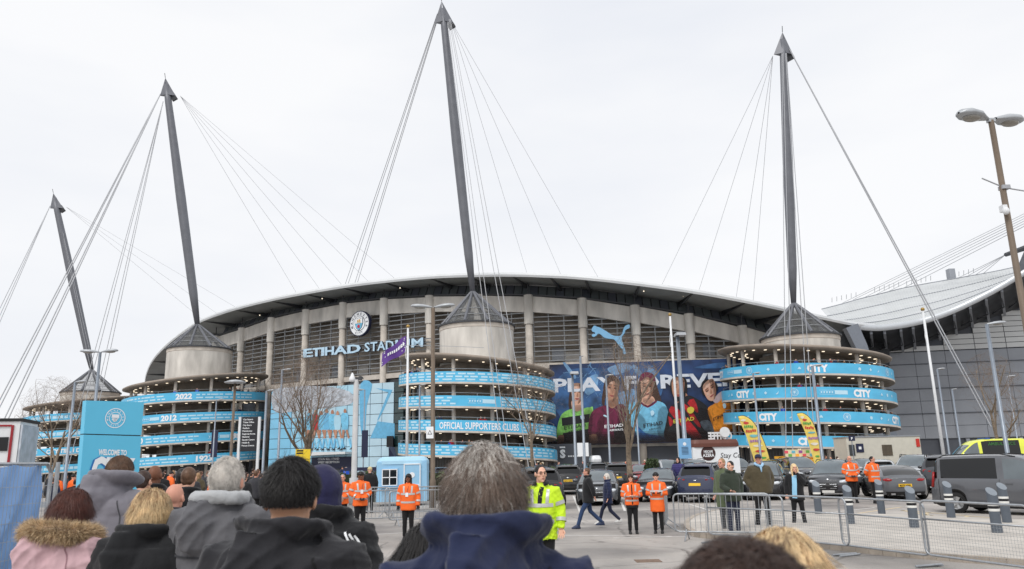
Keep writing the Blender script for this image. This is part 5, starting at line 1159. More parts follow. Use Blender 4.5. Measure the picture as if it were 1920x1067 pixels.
place_line(m0, gnd(1350, 1019), gnd(1452, 1028))
for (p, q), lb in zip(ends, ('mesh barrier in front of the woman in the black coat', 'mesh barrier in the middle of the bollard row', 'mesh barrier cut by the right edge of the picture')): place_line(dup(m0, label=lb), gnd(*p), gnd(*q))
# ================================================================== bollards
def make_bollard(label, r=.115, H=1.12):
    T = thing('bollard', label, 'bollard', (0, 0, 0), 0, 'grey bollards with white bands'); G = S('bollard_grey', 88, 96, 106, rough=.5, var=.06); n = 20
    rows = [[(r*math.cos(a), r*math.sin(a), 0) for a in [2*PI*k/n for k in range(n)]], [(r*math.cos(a), r*math.sin(a), H-.09+.09*math.sin(a)) for a in [2*PI*k/n for k in range(n)]]]
    mb = MB(); mb.grid(rows, close=True); mb.build('post', G, T, smooth=True); mb = MB(); mb.add(rows[1], [tuple(range(n))]); mb.build('sloped_cap', S('bollard_cap', 128, 136, 144, rough=.5), T)
    for z in (.62, .74): MB().lathe([(r+.002, z-.028), (r+.004, z), (r+.002, z+.028)], (0, 0, 0), n=20, cap=False).build('white_band', S('band_white', 226, 226, 222, rough=.4, var=.04), T, smooth=True)
    MB().lathe([(r+.002, .652), (r+.004, .68), (r+.002, .708)], (0, 0, 0), n=20, cap=False).build('black_band', BLACK, T, smooth=True)
    return T
BOL = [(1536, 970), (1596, 990), (1654, 966), (1716, 998), (1785, 978), (1872, 1009), (1890, 988)]
bl0 = None
for k, (x, y) in enumerate(BOL):
    lb = 'grey white-banded bollard ' + ('right of the blonde woman in the black coat', 'in front of the left steward of the orange pair', 'in front of the right steward of the orange pair', 'in front of the grey coupe, nearer the camera', 'before the rear wheel of the grey van', 'nearest the camera, in front of the grey van', 'half hidden behind the nearest one before the van')[k]
    p = gnd(x, y); T = make_bollard(lb) if bl0 is None else dup(bl0, label=lb); bl0 = bl0 or T; T.location = (p.x, p.y, ground_z(p.y)); T.scale = (1, 1, 1.02)
# ================================================================== fence with blue sheet, left
fa, fb = gnd(-90, 1000), gnd(100, 985); fa = Vector((-6.3, 7.9, 0)); fb = Vector((-4.98, 8.75, 0)); zt3 = 2.0
fA, fB = at(-60, 872, 7.6), at(98, 870, 9.0); fl_ = thing('mesh_fence', 'temporary steel mesh fence panel at the left edge', 'fence', (fB.x, fB.y, ground_z(9)))
fd = Vector((fB.x-fA.x, fB.y-fA.y, 0)); FLn = fd.length; fd.normalize(); fN = Vector((fd.y, -fd.x, 0)); zT = fB.z
def fp(u, z, off=0.0): return Vector((fB.x, fB.y, 0)) - fd*u + Vector((0, 0, z)) + fN*off
MB().tube([fp(0, .3), fp(0, zT-.1), fp(.1, zT), fp(FLn+1, zT)], .021, 7).build('frame', GALV, fl_, world=True); MB().tube([fp(0, .35), fp(FLn+1, .35)], .021, 7).build('bottom_rail', GALV, fl_, world=True); MB().tube([fp(-.12, .25), fp(-.12, zT+.02)], .024, 7).build('next_post', GALV, fl_, world=True)
w = MB()
for k in range(40): w.tube([fp(.04+.06*k, .35, .1), fp(.04+.06*k, zT, .1)], .0025, 3, cap=False)
for k in range(9): w.tube([fp(0, .4+.18*k, .1), fp(FLn+1, .4+.18*k, .1)], .0025, 3, cap=False)
w.build('wire_mesh', GALV, fl_, world=True)['kind'] = 'stuff'
MB().box(fp(-.06, zT-.45), (.2, .08, .06)).build('clamp', GALV, fl_, world=True); MB().box(fp(.0, .27), (.7, .25, .14)).build('foot_block', S('block_black', 46, 46, 48, rough=.9), fl_, world=True)
rows = [[tuple(fp(.14+.06*(1-v)*5*.2+u*(FLn+.8), .42+v*(zT-.44)+.012*math.sin(u*30), .03+.03*math.sin(u*14+v*5)+.02*math.sin(u*5-v*9)+.025*math.sin(u*31+v*17))) for u in [k/40 for k in range(41)]] for v in [k/24 for k in range(25)]]
o = MB().grid(rows).build('fence_sheet', S('sheet_blue', 138, 178, 230, rough=.5, var=.12, scale=2, bump=.4, bscale=5), smooth=True); tag(o, 'crumpled light blue plastic sheet hung on the mesh fence', 'sheet')
# ================================================================== vehicles
TYRE = S('tyre', 26, 26, 27, rough=.85, var=.15); RIM_S = S('rim_silver', 186, 188, 190, rough=.3, metal=.7, var=.05); RIM_D = S('rim_dark', 52, 54, 58, rough=.35, metal=.5, var=.1)
TRIM = S('black_trim', 22, 22, 24, rough=.6, var=.15); CARGL = S('car_glass', 80, 92, 98, rough=.04, var=.25, scale=1.5, spec=.5); TINT = S('tinted_glass', 10, 11, 13, rough=.05, var=.3, spec=.5)  # car glass is opaque, its pale colour stands in for reflection and lit interior
HLAMP = S('headlamp', 216, 222, 228, rough=.1, var=.15, scale=12, spec=.9); TLAMP = S('tail_lamp', 150, 20, 24, rough=.15, var=.25, scale=12); PLY = S('plate_yellow', 236, 190, 36, rough=.5, var=.03); PLW = S('plate_white', 232, 232, 228, rough=.5, var=.03); CHROME = S('chrome', 205, 208, 212, rough=.15, metal=.9, var=.04)
def carpaint(name, r, g, b): return S(name, r, g, b, rough=.42, var=.04, metal=.15, coat=1.0, spec=.4)
for m_, i_ in ((CARGL, 2.1), (TINT, 1.55)): m_.node_tree.nodes['Principled BSDF'].inputs['IOR'].default_value = i_
P_BLACK = carpaint('paint_black', 24, 25, 28); P_GREY = carpaint('paint_grey', 88, 91, 96); P_DGREY = carpaint('paint_dark_grey', 54, 57, 63); P_SILV = carpaint('paint_silver', 176, 180, 184); P_WHITE = carpaint('paint_white', 226, 228, 230); P_RED = carpaint('paint_red', 140, 28, 36); P_NAVY = carpaint('paint_navy', 38, 46, 74); P_YEL = S('ambulance_yellow', 226, 232, 70, rough=.35, var=.03, coat=.6)
def pch(tab):
    xs, ys_ = zip(*tab); xs = np.array(xs, float); ys_ = np.array(ys_, float); n = len(xs); h = np.diff(xs); dl = np.diff(ys_)/h; m = np.zeros(n)
    for i in range(1, n-1): m[i] = 0 if dl[i-1]*dl[i] <= 0 else 2*dl[i-1]*dl[i]/(dl[i-1]+dl[i])
    m[0], m[-1] = dl[0], dl[-1]
    def f(x):
        x = min(max(x, xs[0]), xs[-1]); i = min(n-2, int(np.searchsorted(xs, x, side='right')-1)); i = max(0, i); t = (x-xs[i])/h[i]
        return float((1+2*t)*(1-t)**2*ys_[i]+t*(1-t)**2*h[i]*m[i]+t*t*(3-2*t)*ys_[i+1]+t*t*(t-1)*h[i]*m[i+1])
    return f
CARKIT = {}
def car_kit(kind):
    """part meshes of one body shape; x forward, centred, wheels on z=0"""
    if kind in CARKIT: return CARKIT[kind]
    K = dict(
        suv=dict(L=4.75, W=.95, H=1.68, rw=.37, xf=1.42, xr=-1.42, belt=[(-2.37, 1.02), (-2.2, 1.1), (-1, 1.08), (1.0, 1.03), (1.35, 1.02), (2.1, .93), (2.37, .78)], roof=[(-2.3, 1.12), (-1.95, 1.52), (-1.5, 1.64), (-.3, 1.68), (.35, 1.63), (1.3, 1.06)], g=(-2.3, -1.95, .35, 1.3), pil=(-1.75, -1.62, -.72, -.64, .22, .3), open=.2),
        coupe=dict(L=4.85, W=.97, H=1.4, rw=.36, xf=1.5, xr=-1.4, belt=[(-2.42, .86), (-2.2, .96), (-1, .95), (1.0, .92), (1.4, .9), (2.1, .8), (2.42, .62)], roof=[(-2.25, .98), (-1.4, 1.26), (-.4, 1.4), (.3, 1.36), (1.25, .95)], g=(-2.25, -.9, .3, 1.25), pil=(-1.1, -1.0, -.05, .02, .3, .36), open=.16),
        saloon=dict(L=4.9, W=.94, H=1.45, rw=.34, xf=1.48, xr=-1.48, belt=[(-2.45, .9), (-2.3, 1.02), (-1.2, 1.0), (1.0, .95), (1.4, .94), (2.1, .84), (2.45, .66)], roof=[(-1.75, 1.04), (-1.0, 1.38), (-.3, 1.45), (.35, 1.41), (1.3, .98)], g=(-1.75, -1.0, .35, 1.3), pil=(-1.2, -1.1, -.3, -.24, .35, .42), open=.18),
        hatch=dict(L=4.3, W=.9, H=1.48, rw=.33, xf=1.3, xr=-1.3, belt=[(-2.15, .92), (-2.0, 1.0), (-1, .98), (1.0, .95), (1.3, .94), (1.9, .84), (2.15, .68)], roof=[(-2.08, 1.02), (-1.7, 1.36), (-1.1, 1.46), (-.2, 1.48), (.3, 1.43), (1.2, .98)], g=(-2.08, -1.7, .3, 1.2), pil=(-1.5, -1.38, -.55, -.48, .24, .3), open=.18),
        van=dict(L=4.87, W=.9, H=1.83, rw=.33, xf=1.52, xr=-1.48, belt=[(-2.43, 1.08), (-2.3, 1.1), (-1, 1.1), (1.0, 1.08), (1.5, 1.05), (2.15, .96), (2.43, .8)], roof=[(-2.4, 1.14), (-2.32, 1.68), (-2.0, 1.8), (-.3, 1.83), (.45, 1.78), (1.62, 1.08)], g=(-2.4, -2.3, .5, 1.62), pil=(-2.15, -1.95, -.1, .1, 1.0, 1.06), open=.2),
        ambulance=dict(L=5.9, W=1.0, H=2.6, rw=.36, xf=1.95, xr=-1.75, belt=[(-2.95, 1.25), (-2.8, 1.25), (1.0, 1.25), (1.9, 1.22), (2.6, 1.05), (2.95, .85)], roof=[(-2.94, 1.3), (-2.85, 2.4), (-2.5, 2.6), (-.3, 2.6), (.6, 2.5), (1.1, 2.2), (2.1, 1.25)], g=(-2.94, -2.85, 1.0, 2.1), pil=(-2.6, -2.0, .35, .55, 1.5, 1.56), open=.25))[kind]
    L, W, rw, xf, xr = K['L'], K['W'], K['rw'], K['xf'], K['xr']; belt, roof = pch(K['belt']), pch(K['roof']); g0, g1, g2, g3 = K['g']; sill = K['open']
    Ra = rw*1.14
    xs = set([-L/2, -L/2+.03, -L/2+.1, -L/2+.22, L/2-.25, L/2-.1, L/2-.03, L/2, g0, g1, g2, g3, g0-.02, g3+.02, *K['pil']])
    for c in (xf, xr):
        for k in range(-5, 6): xs.add(round(c+Ra*math.sin(k*PI/10)*.999, 4))
        xs.add(c-Ra-.02); xs.add(c+Ra+.02)
    x = -L/2
    while x < L/2: xs.add(round(x, 3)); x += .16
    xs = sorted(xs); fl = [xs[0]]
    for v in xs[1:]:
        if v-fl[-1] > .012: fl.append(v)
    xs = fl
    def width(x):
        e = abs(x)/(L/2); return W*(1-.05*e*e-.2*max(0, e-.86)**1.5/.14**1.5*.62)
    def zb(x):
        b = sill + .1*max(0, (abs(x)-L/2+.35)/.35)
        for c in (xf, xr):
            if abs(x-c) < Ra: b = max(b, rw + math.sqrt(Ra*Ra-(x-c)**2)*.96)
        return b
    rows = []
    for x in xs:
        w = width(x); b = zb(x); z4 = belt(x); ing = g0 <= x <= g3; zt_ = roof(x) if ing else z4
        zt_ = max(zt_, z4); gh = zt_-z4; hg = min(1, gh/.25)
        wr = w*(.93-.24*min(1, gh/(.62 if kind not in ('van', 'ambulance') else 1.2))*(1 if kind not in ('van', 'ambulance') else .55))
        mid = b+(z4-b)*.55
        crown = .05 if not ing or gh < .05 else .05
        r_ = [(w*.93, b-.0), (w*.985, b+min(.12, (z4-b)*.2)), (w, mid), (w*.99, z4-.13*(z4-b)), (w*.95, z4-.01)]
        r_ += [(w*.925-(w*.925-wr)*0, z4+.012), ((w*.925+wr)/2+.012*hg, z4+gh*.52), (wr+.012, z4+max(0, gh-.075)), (wr-.035, z4+gh-.03*hg+.0), (wr-.10, z4+gh+.0), (wr*.5, z4+gh+crown*.8), (0, z4+gh+crown)]
        if not ing:
            hz_ = z4; r_ = r_[:5] + [(w*(.925-.06*k), hz_+.012+.008*k) for k in range(3)] + [(w*.7, hz_+.036), (w*.6, hz_+.045), (w*.32, hz_+.06), (0, hz_+.065)]
        rows.append([(x, y, z) for y, z in r_])
    def warp(p):
        x, y, z = p; e = max(0, (abs(x)-L/2+.75)/.75); sg = 1 if x > 0 else -1
        x -= sg*e**1.4*(.2*(abs(y)/W)**2.4 + (.10*max(0, z-.62)/.5 if sg < 0 else .12*max(0, z-.55)/.4) + .05*max(0, .42-z)/.25)
        return (x, y, z)
    M_ = len(rows[0]); parts = {}
    p0, p1, p2, p3, p4, p5 = K['pil']
    def key(i, j):
        xm = (xs[i]+xs[i+1])/2
        if 5 <= j <= 6 and g0 < xm < g3:
            gh = roof(xm)-belt(xm)
            if p1 < xm < p2: return 'rear_side_window'
            if p3 < xm < p4: return 'front_side_window'
            if p5 < xm < g3-.14 and gh > .12: return 'quarter_window'
            if p0-.35 < xm < p0 and gh > .16 and kind in ('suv', 'hatch', 'van'): return 'quarter_window'
            return 'body'
        if j >= 9 and g2+.04 < xm < g3-.03: return 'windscreen'
        if j >= 9 and g0+.04 < xm < g1-.02 and kind not in ('ambulance',): return 'rear_window'
        if j == 0 and sill < .3 and kind in ('suv', 'van'): return 'sill_trim'
        return 'body'
    for i in range(len(xs)-1):
        for j in range(M_-1):
            parts.setdefault(key(i, j), []).append((i, j))
    out = []
    for nm, cells in parts.items():
        for side in ((1, -1) if nm in ('rear_side_window', 'front_side_window', 'quarter_window') else (0,)):
            idx = {}; mb = MB(); vv = []
            def vid(i, j, s):
                k = (i, j, s if rows[i][j][1] > 1e-6 else 1)
                if k not in idx: idx[k] = len(vv); x, y, z = rows[i][j]; vv.append((x, y*s, z))
                return idx[k]
            ff = []
            for i, j in cells:
                for s in ((1, -1) if side == 0 else (side,)):
                    q = [vid(i, j, s), vid(i+1, j, s), vid(i+1, j+1, s), vid(i, j+1, s)]
                    if len(set(q)) < 3: continue
                    q = [a for k, a in enumerate(q) if a not in q[:k]]
                    ff.append(tuple(q if s > 0 else reversed(q)))
            if nm == 'body':       # nose and tail caps
                for i in (0, len(xs)-1):
                    for j in range(M_-1):
                        a, b = rows[i][j], rows[i][j+1]; n_ = 10
                        for q in range(n_):
                            k = len(vv); ya, yb = 1-2*q/n_, 1-2*(q+1)/n_; vv += [(a[0], a[1]*ya, a[2]), (b[0], b[1]*ya, b[2]), (b[0], b[1]*yb, b[2]), (a[0], a[1]*yb, a[2])]; ff.append((k, k+1, k+2, k+3) if i == 0 else (k+3, k+2, k+1, k))
            vv = [warp(p) for p in vv]
            mb.add(vv, ff); m = {'body': P_GREY, 'sill_trim': TRIM}.get(nm, CARGL if nm in ('windscreen', 'front_side_window') else TINT)
            me = mb.mesh(nm, m, True)
            if nm == 'body':
                bm = bmesh.new(); bm.from_mesh(me); bmesh.ops.remove_doubles(bm, verts=bm.verts, dist=.0015); bm.to_mesh(me); bm.free(); me.polygons.foreach_set('use_smooth', [True]*len(me.polygons))
            out.append((nm, me, None))
    me = MB().box((0, 0, (sill+.9)/2+.06), (L*.9, W*1.72, .62)).mesh('underbody', TRIM); out.append(('underbody', me, None))
    # shut lines of doors
    sm = MB()
    for xd in ((p4+.1, (p2+p3)/2, p1+.02) if kind not in ('coupe', 'ambulance') else (p4+.15, -.35)):
        i = min(range(len(xs)), key=lambda q: abs(xs[q]-xd))
        for s in (1, -1): sm.tube([(rows[i][j][0], (rows[i][j][1]+.001)*s, rows[i][j][2]) for j in range(1, 5)], .007, 4)
    out.append(('shut_lines', sm.mesh('shut_lines', TRIM), None))
    hl = MB(); xi = min(range(len(xs)), key=lambda q: abs(xs[q]-(g3+.06))); hl.tube([(xs[xi], rows[xi][j][1]*s, rows[xi][j][2]+.002) for s, js in ((1, range(6, 11)), (-1, range(10, 5, -1))) for j in js], .008, 4); out.append(('bonnet_line', hl.mesh('bonnet_line', TRIM), None))
    # wheels
    ty = MB(); ty.lathe([(rw*.62, -.11), (rw*.93, -.115), (rw, -.08), (rw, .08), (rw*.93, .115), (rw*.62, .11)], n=28, cap=False); tme = ty.mesh('tyre', TYRE, True)
    rm = MB(); rm.lathe([(rw*.64, .1), (rw*.6, .09), (rw*.58, .02), (.02, .02)], n=28, cap=False)
    for k in range(5):
        for q in (-.16, .16):
            a = 2*PI*k/5; a1 = a+q; rm.bar((.05*math.cos(a), .05*math.sin(a), .085), (rw*.6*math.cos(a1), rw*.6*math.sin(a1), .095), .05, .03)
    rm.lathe([(.07, .1), (.06, .11), (.001, .11)], n=12, cap=False); rme = rm.mesh('rim', RIM_D, False)
    # fittings
    fit = []
    zh = belt(L/2-.2); wn = width(L/2-.12)
    def add(nm, mb, m): mb.v = [warp(p) for p in mb.v]; fit.append((nm, mb.mesh(nm, m, nm in ('headlight', 'tail_light', 'wing_mirror'))))
    for s in (-1, 1):
        add('headlight', MB().tube([(L/2+.0, s*wn*.58, zh-.15), (L/2+.0, s*wn*.85, zh-.13), (L/2-.34, s*wn*1.05, zh-.09)], [(.05, .05), (.075, .075), (.03, .03)], 8), HLAMP)
        zt2 = belt(-L/2+.15)-.08; wt = width(-L/2+.1)
        if kind in ('van', 'ambulance'): add('tail_light', MB().box((-L/2+.06, s*(wt-.02), zt2+.05), (.14, .09, .5)), TLAMP)
        elif kind == 'coupe': add('tail_light', MB().ell((-L/2+.04, s*wt*.74, zt2-.02), (.07, .2, .07)), TLAMP)
        else: add('tail_light', MB().tube([(-L/2+.03, s*wt*.55, zt2-.02), (-L/2+.06, s*wt*.88, zt2), (-L/2+.3, s*wt*1.012, zt2+.03)], [(.05, .045), (.085, .06), (.03, .03)], 8), TLAMP)
        xm_ = g3-.32; ym = width(xm_)*.97
        add('wing_mirror', MB().ell((xm_, s*(ym+.12), belt(xm_)+.1), (.08, .13, .085)).bar((xm_, s*(ym-.05), belt(xm_)+.04), (xm_, s*(ym+.08), belt(xm_)+.07), .05, .04), P_GREY)
        for xh in ((p2+.05, p4-.75) if kind != 'coupe' else (-.1,)): add('door_handle', MB().bar((xh-.1, s*(width(xh)*.99), belt(xh)-.14), (xh+.1, s*(width(xh)*.99), belt(xh)-.14), .035, .035), TRIM if kind != 'van' else P_GREY)
        if kind in ('suv', 'van'):
            pts = [(x, s*(W*.70 if kind == 'suv' else W*.74), roof(x)+.055) for x in np.linspace(g1+.05, g2-.05, 7)]; pts = [(pts[0][0], pts[0][1], pts[0][2]-.05)] + pts[1:-1] + [(pts[-1][0], pts[-1][1], pts[-1][2]-.05)]; add('roof_rail', MB().tube(pts, .018, 6), TRIM)
    gz = (zh-.16+sill+.2)/2
    add('grille', MB().loft([(L/2-.02, 0, gz-.17, .05, wn*.46), (L/2-.015, 0, gz, .06, wn*.52), (L/2-.035, 0, gz+.15, .05, wn*.46)], 16, 6), TRIM)
    for k in range(3): add('grille_bar', MB().bar((L/2+.04, -wn*.44, gz-.1+.09*k), (L/2+.04, wn*.44, gz-.1+.09*k), .02, .016), CHROME)
    add('front_bumper_trim', MB().loft([(L/2-.07, 0, sill+.06, .06, wn*.86), (L/2-.05, 0, sill+.14, .07, wn*.9)], 16, 5), TRIM)
    add('front_plate', MB().box((L/2+.055, 0, gz-.24), (.02, .52, .11)), PLW)
    wt = width(-L/2+.05)
    add('rear_bumper_trim', MB().loft([(-L/2+.05, 0, sill+.06, .06, wt*.9), (-L/2+.03, 0, sill+.2, .07, wt*.95)], 16, 5), TRIM)
    zp = belt(-L/2+.1)-.28 if kind != 'coupe' else .62
    add('rear_plate', MB().box((-L/2-.012, 0, zp), (.03, .52, .12)), PLY)
    add('badge', MB().ell((-L/2-.002, 0, zp+.17), (.02, .075, .025)), CHROME)
    add('badge', MB().ell((L/2+.01, 0, zh-.04), (.02, .05, .035)), CHROME)
    if kind in ('suv', 'hatch'): add('roof_spoiler', MB().loft([(g1-.04, 0, roof(g1)+.03, .14, W*.62), (g1-.08, 0, roof(g1)+.06, .12, W*.6)], 16, 6), P_GREY)
    add('exhaust', MB().box((-L/2-.02, wt*.6, sill+.1), (.06, .16, .06)).box((-L/2-.02, -wt*.6, sill+.1), (.06, .16, .06)), CHROME)
    CARKIT[kind] = (out, tme, rme, fit, K); return CARKIT[kind]
def car(kind, pos, deg, paint_, label, rim=None, cat='car', name='parked_car', plate=True, group='cars parked in the car park'):
    out, tme, rme, fit, K = car_kit(kind); T = thing(name, label, cat, (pos[0], pos[1], ground_z(pos[1])), math.radians(deg), group)
    body = None; handles = []
    for nm, me, _ in out:
        o = link(nm, me, T)
        if nm == 'body': repaint(o, paint_); body = o
    for nm, me in fit:
        o = link(nm, me, T)
        if nm in ('wing_mirror', 'roof_spoiler') or (nm == 'door_handle' and kind == 'van'): repaint(o, paint_)
    for x in (K['xf'], K['xr']):
        for s in (-1, 1):
            w = bpy.data.objects.new('wheel', None); COL.objects.link(w); w.parent = T; KIDS.setdefault(T.name, []).append(w); w.location = (x, s*(K['W']-.13), K['rw']); w.rotation_euler = (-PI/2 if s > 0 else PI/2, 0, .3)
            link('tyre', tme, w); r_ = link('rim', rme, w)
            if rim: repaint(r_, rim)
    return T
def plate_text(T, kind, s, front=False):
    K = CARKIT[kind][4]; L = K['L']; mb = MB()
    belt = pch(K['belt']); zp = belt(-L/2+.1)-.28 if kind != 'coupe' else .62
    put_text(mb, s, lambda u, v: Vector((-L/2-.03, -u, zp-.04+v)), .08, width=.44, bold=.02); mb.build('plate_lettering', BLACK, T)
def carat(kind, px, py, deg, paint_, label, **k):
    """py is where the middle of the car meets the ground"""
    p = gnd(px, py); return car(kind, p, deg, paint_, label, **k)
C1 = carat('suv', 1006, 951, 96, P_BLACK, 'black sports SUV seen from behind, beside the yellow-jacketed steward')
C2 = carat('suv', 1064, 925, 88, P_BLACK, 'black SUV with a yellow plate and chrome badge, between black SUV and grey saloon'); plate_text(C2, 'suv', 'BW17 HKG')
C3 = carat('saloon', 1124, 943, -98, P_GREY, 'grey saloon facing the camera behind the walking couple')
C4 = carat('suv', 1158, 917, 84, P_BLACK, 'black SUV seen from behind between the grey saloon and the red car', )
C5 = carat('suv', 1118, 905, 92, P_DGREY, 'dark car carrying a white roof box')
rb = car_kit('suv')[4]
rbx = thing('roof_box', 'white roof box strapped on the dark car', 'roof box', (C5.location.x, C5.location.y, C5.location.z), C5.rotation_euler.z)
MB().loft([(0, 0, 1.74, 1.0, .46), (0, 0, 1.95, 1.0, .46), (0, 0, 2.22, .85, .4), (0, 0, 2.27, .7, .32)], 28, 5).build('shell', P_WHITE, rbx, smooth=False); MB().bar((.5, -.7, 1.71), (.5, .7, 1.71), .06, .04).bar((-.5, -.7, 1.71), (-.5, .7, 1.71), .06, .04).build('cross_bars', TRIM, rbx)
C6 = carat('hatch', 1202, 910, -92, P_RED, 'dark red car behind the black SUV and the dark saloon')
C7 = carat('saloon', 1238, 937, -106, P_DGREY, 'dark grey saloon facing left behind the orange-jacketed women')
C8 = carat('suv', 1253, 912, -80, P_SILV, 'silver SUV behind the person in the purple coat')
C9 = carat('suv', 1303, 915, -84, P_DGREY, 'dark grey SUV facing the camera behind the navy SUV')
C10 = carat('suv', 1330, 938, 62, P_NAVY, 'dark navy SUV seen from the rear left of the standing men', )
C11 = carat('suv', 1437, 934, -112, P_BLACK, 'black SUV with chrome grille behind the man in the cap')
C12 = carat('suv', 1462, 908, 95, P_BLACK, 'black off-roader with rear spare wheel below the yellow stall')
ll = car_kit('suv')[4]['L']; MB().lathe([(.12, .1), (.3, .11), (.36, .06), (.36, -.08), (.3, -.1)], n=24).build('spare_wheel', TYRE, C12, smooth=True); sw_ = KIDS[C12.name][-1]; sw_.rotation_euler.y = PI/2; sw_.location = (-ll/2-.08, 0, 1.08)
C13 = carat('suv', 1566, 931, -118, P_DGREY, 'dark grey SUV facing the camera behind the bollards and orange stewards')
C14 = carat('coupe', 1677, 933, 76, P_GREY, 'grey grand touring coupe seen from behind with a yellow plate'); plate_text(C14, 'coupe', 'MX70 NWK')
C15 = carat('suv', 1722, 913, -128, P_SILV, 'silver SUV between the grey coupe and the dark SUV')
C16 = carat('suv', 1718, 903, 60, P_BLACK, 'black SUV below the cream trailer')
C17 = carat('hatch', 1655, 916, 65, P_SILV, 'silver hatchback seen from behind the orange stewards')
C18 = carat('saloon', 1588, 912, -110, P_GREY, 'grey car behind the dark grey SUV, left of the stewards')
C18b = carat('hatch', 1625, 904, -110, P_DGREY, 'dark car with curved roof in front of the cream trailer')
C19 = carat('suv', 1775, 922, 60, P_DGREY, 'dark grey SUV half hidden behind the grey van')
C21 = carat('saloon', 1800, 900, 80, P_SILV, 'silver car roof visible above the grey van')
C22 = carat('saloon', 1890, 897, 80, P_BLACK, 'black car roof at the right edge above the grey van')
C23 = carat('suv', 1500, 910, -92, P_GREY, 'grey SUV behind the black SUV, below the right feather flag')
C24 = carat('hatch', 826, 905, 100, P_NAVY, 'dark blue car right of the ticket booth'); C25 = carat('hatch', 700, 900, 80, P_GREY, 'grey car left of the ticket booth by the hedge')
C26 = carat('suv', 1380, 908, -90, P_BLACK, 'black car in front of the coffee kiosk')
for c_ in (C15, C16, C17, C18, C18b, C19, C21, C22, C8, C9, C23, C26): c_.scale = (1.05, 1.05, 1.07)
rw_, fw_ = gnd(1797, 962), gnd(1918, 967); mid_ = (rw_+fw_)/2; dv = fw_-rw_; print('van wheelbase', dv.length)
dgv = math.degrees(math.atan2(dv.y, dv.x)); nv = Vector((-math.sin(math.radians(dgv)), math.cos(math.radians(dgv)), 0))
vpos = rw_ + Vector((math.cos(math.radians(dgv)), math.sin(math.radians(dgv)), 0))*1.48 + nv*.8
VAN = car('van', vpos, dgv, carpaint('paint_van_grey', 88, 90, 95), 'grey passenger van seen from the side at the right edge', rim=RIM_S, cat='van', name='parked_van', group=None)
ap_ = gnd(1850, 899); AMB = car('ambulance', ap_, 172, P_YEL, 'bright yellow ambulance behind the grey van', cat='ambulance', name='ambulance', group=None)
AMB.scale = (1.05,)*3
mb = MB(); put_text(mb, 'AMBULANCE', lambda u, v: Vector((-.9-u, .86, 2.22+v)), .2, width=1.7, bold=.02); mb.build('lettering', S('ambulance_green', 60, 110, 60), AMB)
MB().box((-.2, 0, 2.67), (.3, 1.2, .1)).build('light_bar', S('light_bar_blue', 60, 90, 170), AMB)
# lorry at the left edge
lp0 = at(38, 800, 26); lz0, lz1 = at(38, 868, 26).z, at(38, 790, 26).z
T = thing('box_lorry', 'white box lorry with a red framed side opening at the left edge', 'lorry', (lp0.x, 26, 0), math.radians(17)); lh = lz1-lz0
MB().box((-2.5, 1.02, (lz0+lz1)/2-.25), (4.98, 2.0, lh+.5)).build('box_body', P_WHITE, T); MB().box((.03, 1.0, (lz0+lz1)/2-.25), (.06, 1.9, lh+.3)).build('silver_end', S('lorry_silver', 196, 202, 210, rough=.25, metal=.5, var=.2, scale=3), T)
RF = S('lorry_red', 150, 24, 36, rough=.4, var=.05)
MB().box((-.22, .0, (lz0+lz1)/2-.1), (.07, .06, lh-.05)).build('red_post', RF, T); MB().box((-2.6, .0, lz1-.14), (4.7, .06, .06)).build('red_rail', RF, T)
MB().box((-2.6, .0, lz0+.62), (4.6, .05, .45)).build('dark_opening', BLACK, T); MB().box((-2.5, 1.02, lz1+.05), (5.1, 2.1, .1)).build('roof', TRIM, T)
for x in (-4.2, -.8): MB().tube([(x, .05, .45), (x, .4, .45)], .45, 20).build('wheel', TYRE, T)
MB().box((-2.5, 1.0, .8), (4.8, 1.8, .25)).build('chassis', TRIM, T)
# ================================================================== people
def cloth(name, r, g, b, rough=.85, bump=.25, bscale=26, var=.14, sheen=.15, scale=5): return S(name, r, g, b, rough=rough, bump=bump, bscale=bscale, var=var, sheen=sheen, scale=scale, spec=.3)
SKA = S('skin_light', 226, 176, 152, rough=.55, var=.08, scale=9, spec=.35); SKB = S('skin_pink', 214, 156, 134, rough=.55, var=.1, scale=9, spec=.35); SKC = S('skin_brown', 122, 80, 60, rough=.55, var=.1, scale=9, spec=.35); SKE = S('skin_asian', 206, 158, 128, rough=.55, var=.08, scale=9, spec=.35)
J_BLACK = cloth('cloth_black', 30, 31, 34); J_NAVY = cloth('cloth_navy', 34, 42, 72); J_GREY = cloth('cloth_grey', 96, 96, 100); J_DGREY = cloth('cloth_charcoal', 56, 57, 62); J_KHAKI = cloth('cloth_khaki', 80, 72, 54); J_GREEN = cloth('cloth_dark_green', 52, 60, 50); J_OLIVE = cloth('cloth_olive', 88, 100, 74); J_PINK = cloth('cloth_pink', 206, 172, 178); J_ORANGE = S('hivis_orange', 250, 108, 34, rough=.7, var=.1, scale=4, bump=.3, bscale=18); J_YELLOW = S('hivis_yellow', 204, 240, 40, rough=.7, var=.08, scale=4, bump=.3, bscale=18)
REFL = S('reflective_grey', 190, 190, 188, rough=.35, var=.06, metal=.2); T_BLACK = cloth('trouser_black', 24, 24, 26); T_JEAN = cloth('jeans', 46, 66, 100); T_NAVY = cloth('trouser_navy', 34, 40, 62); T_GREY = cloth('trouser_grey', 74, 76, 80)
SHOE_K = S('shoe_black', 26, 26, 28, rough=.5); SHOE_W = S('shoe_white', 220, 220, 218, rough=.5); SHOE_N = S('shoe_navy', 44, 56, 84, rough=.5)
def hairmat(name, r, g, b): return S(name, r, g, b, rough=.45, var=.3, scale=22, spec=.4)
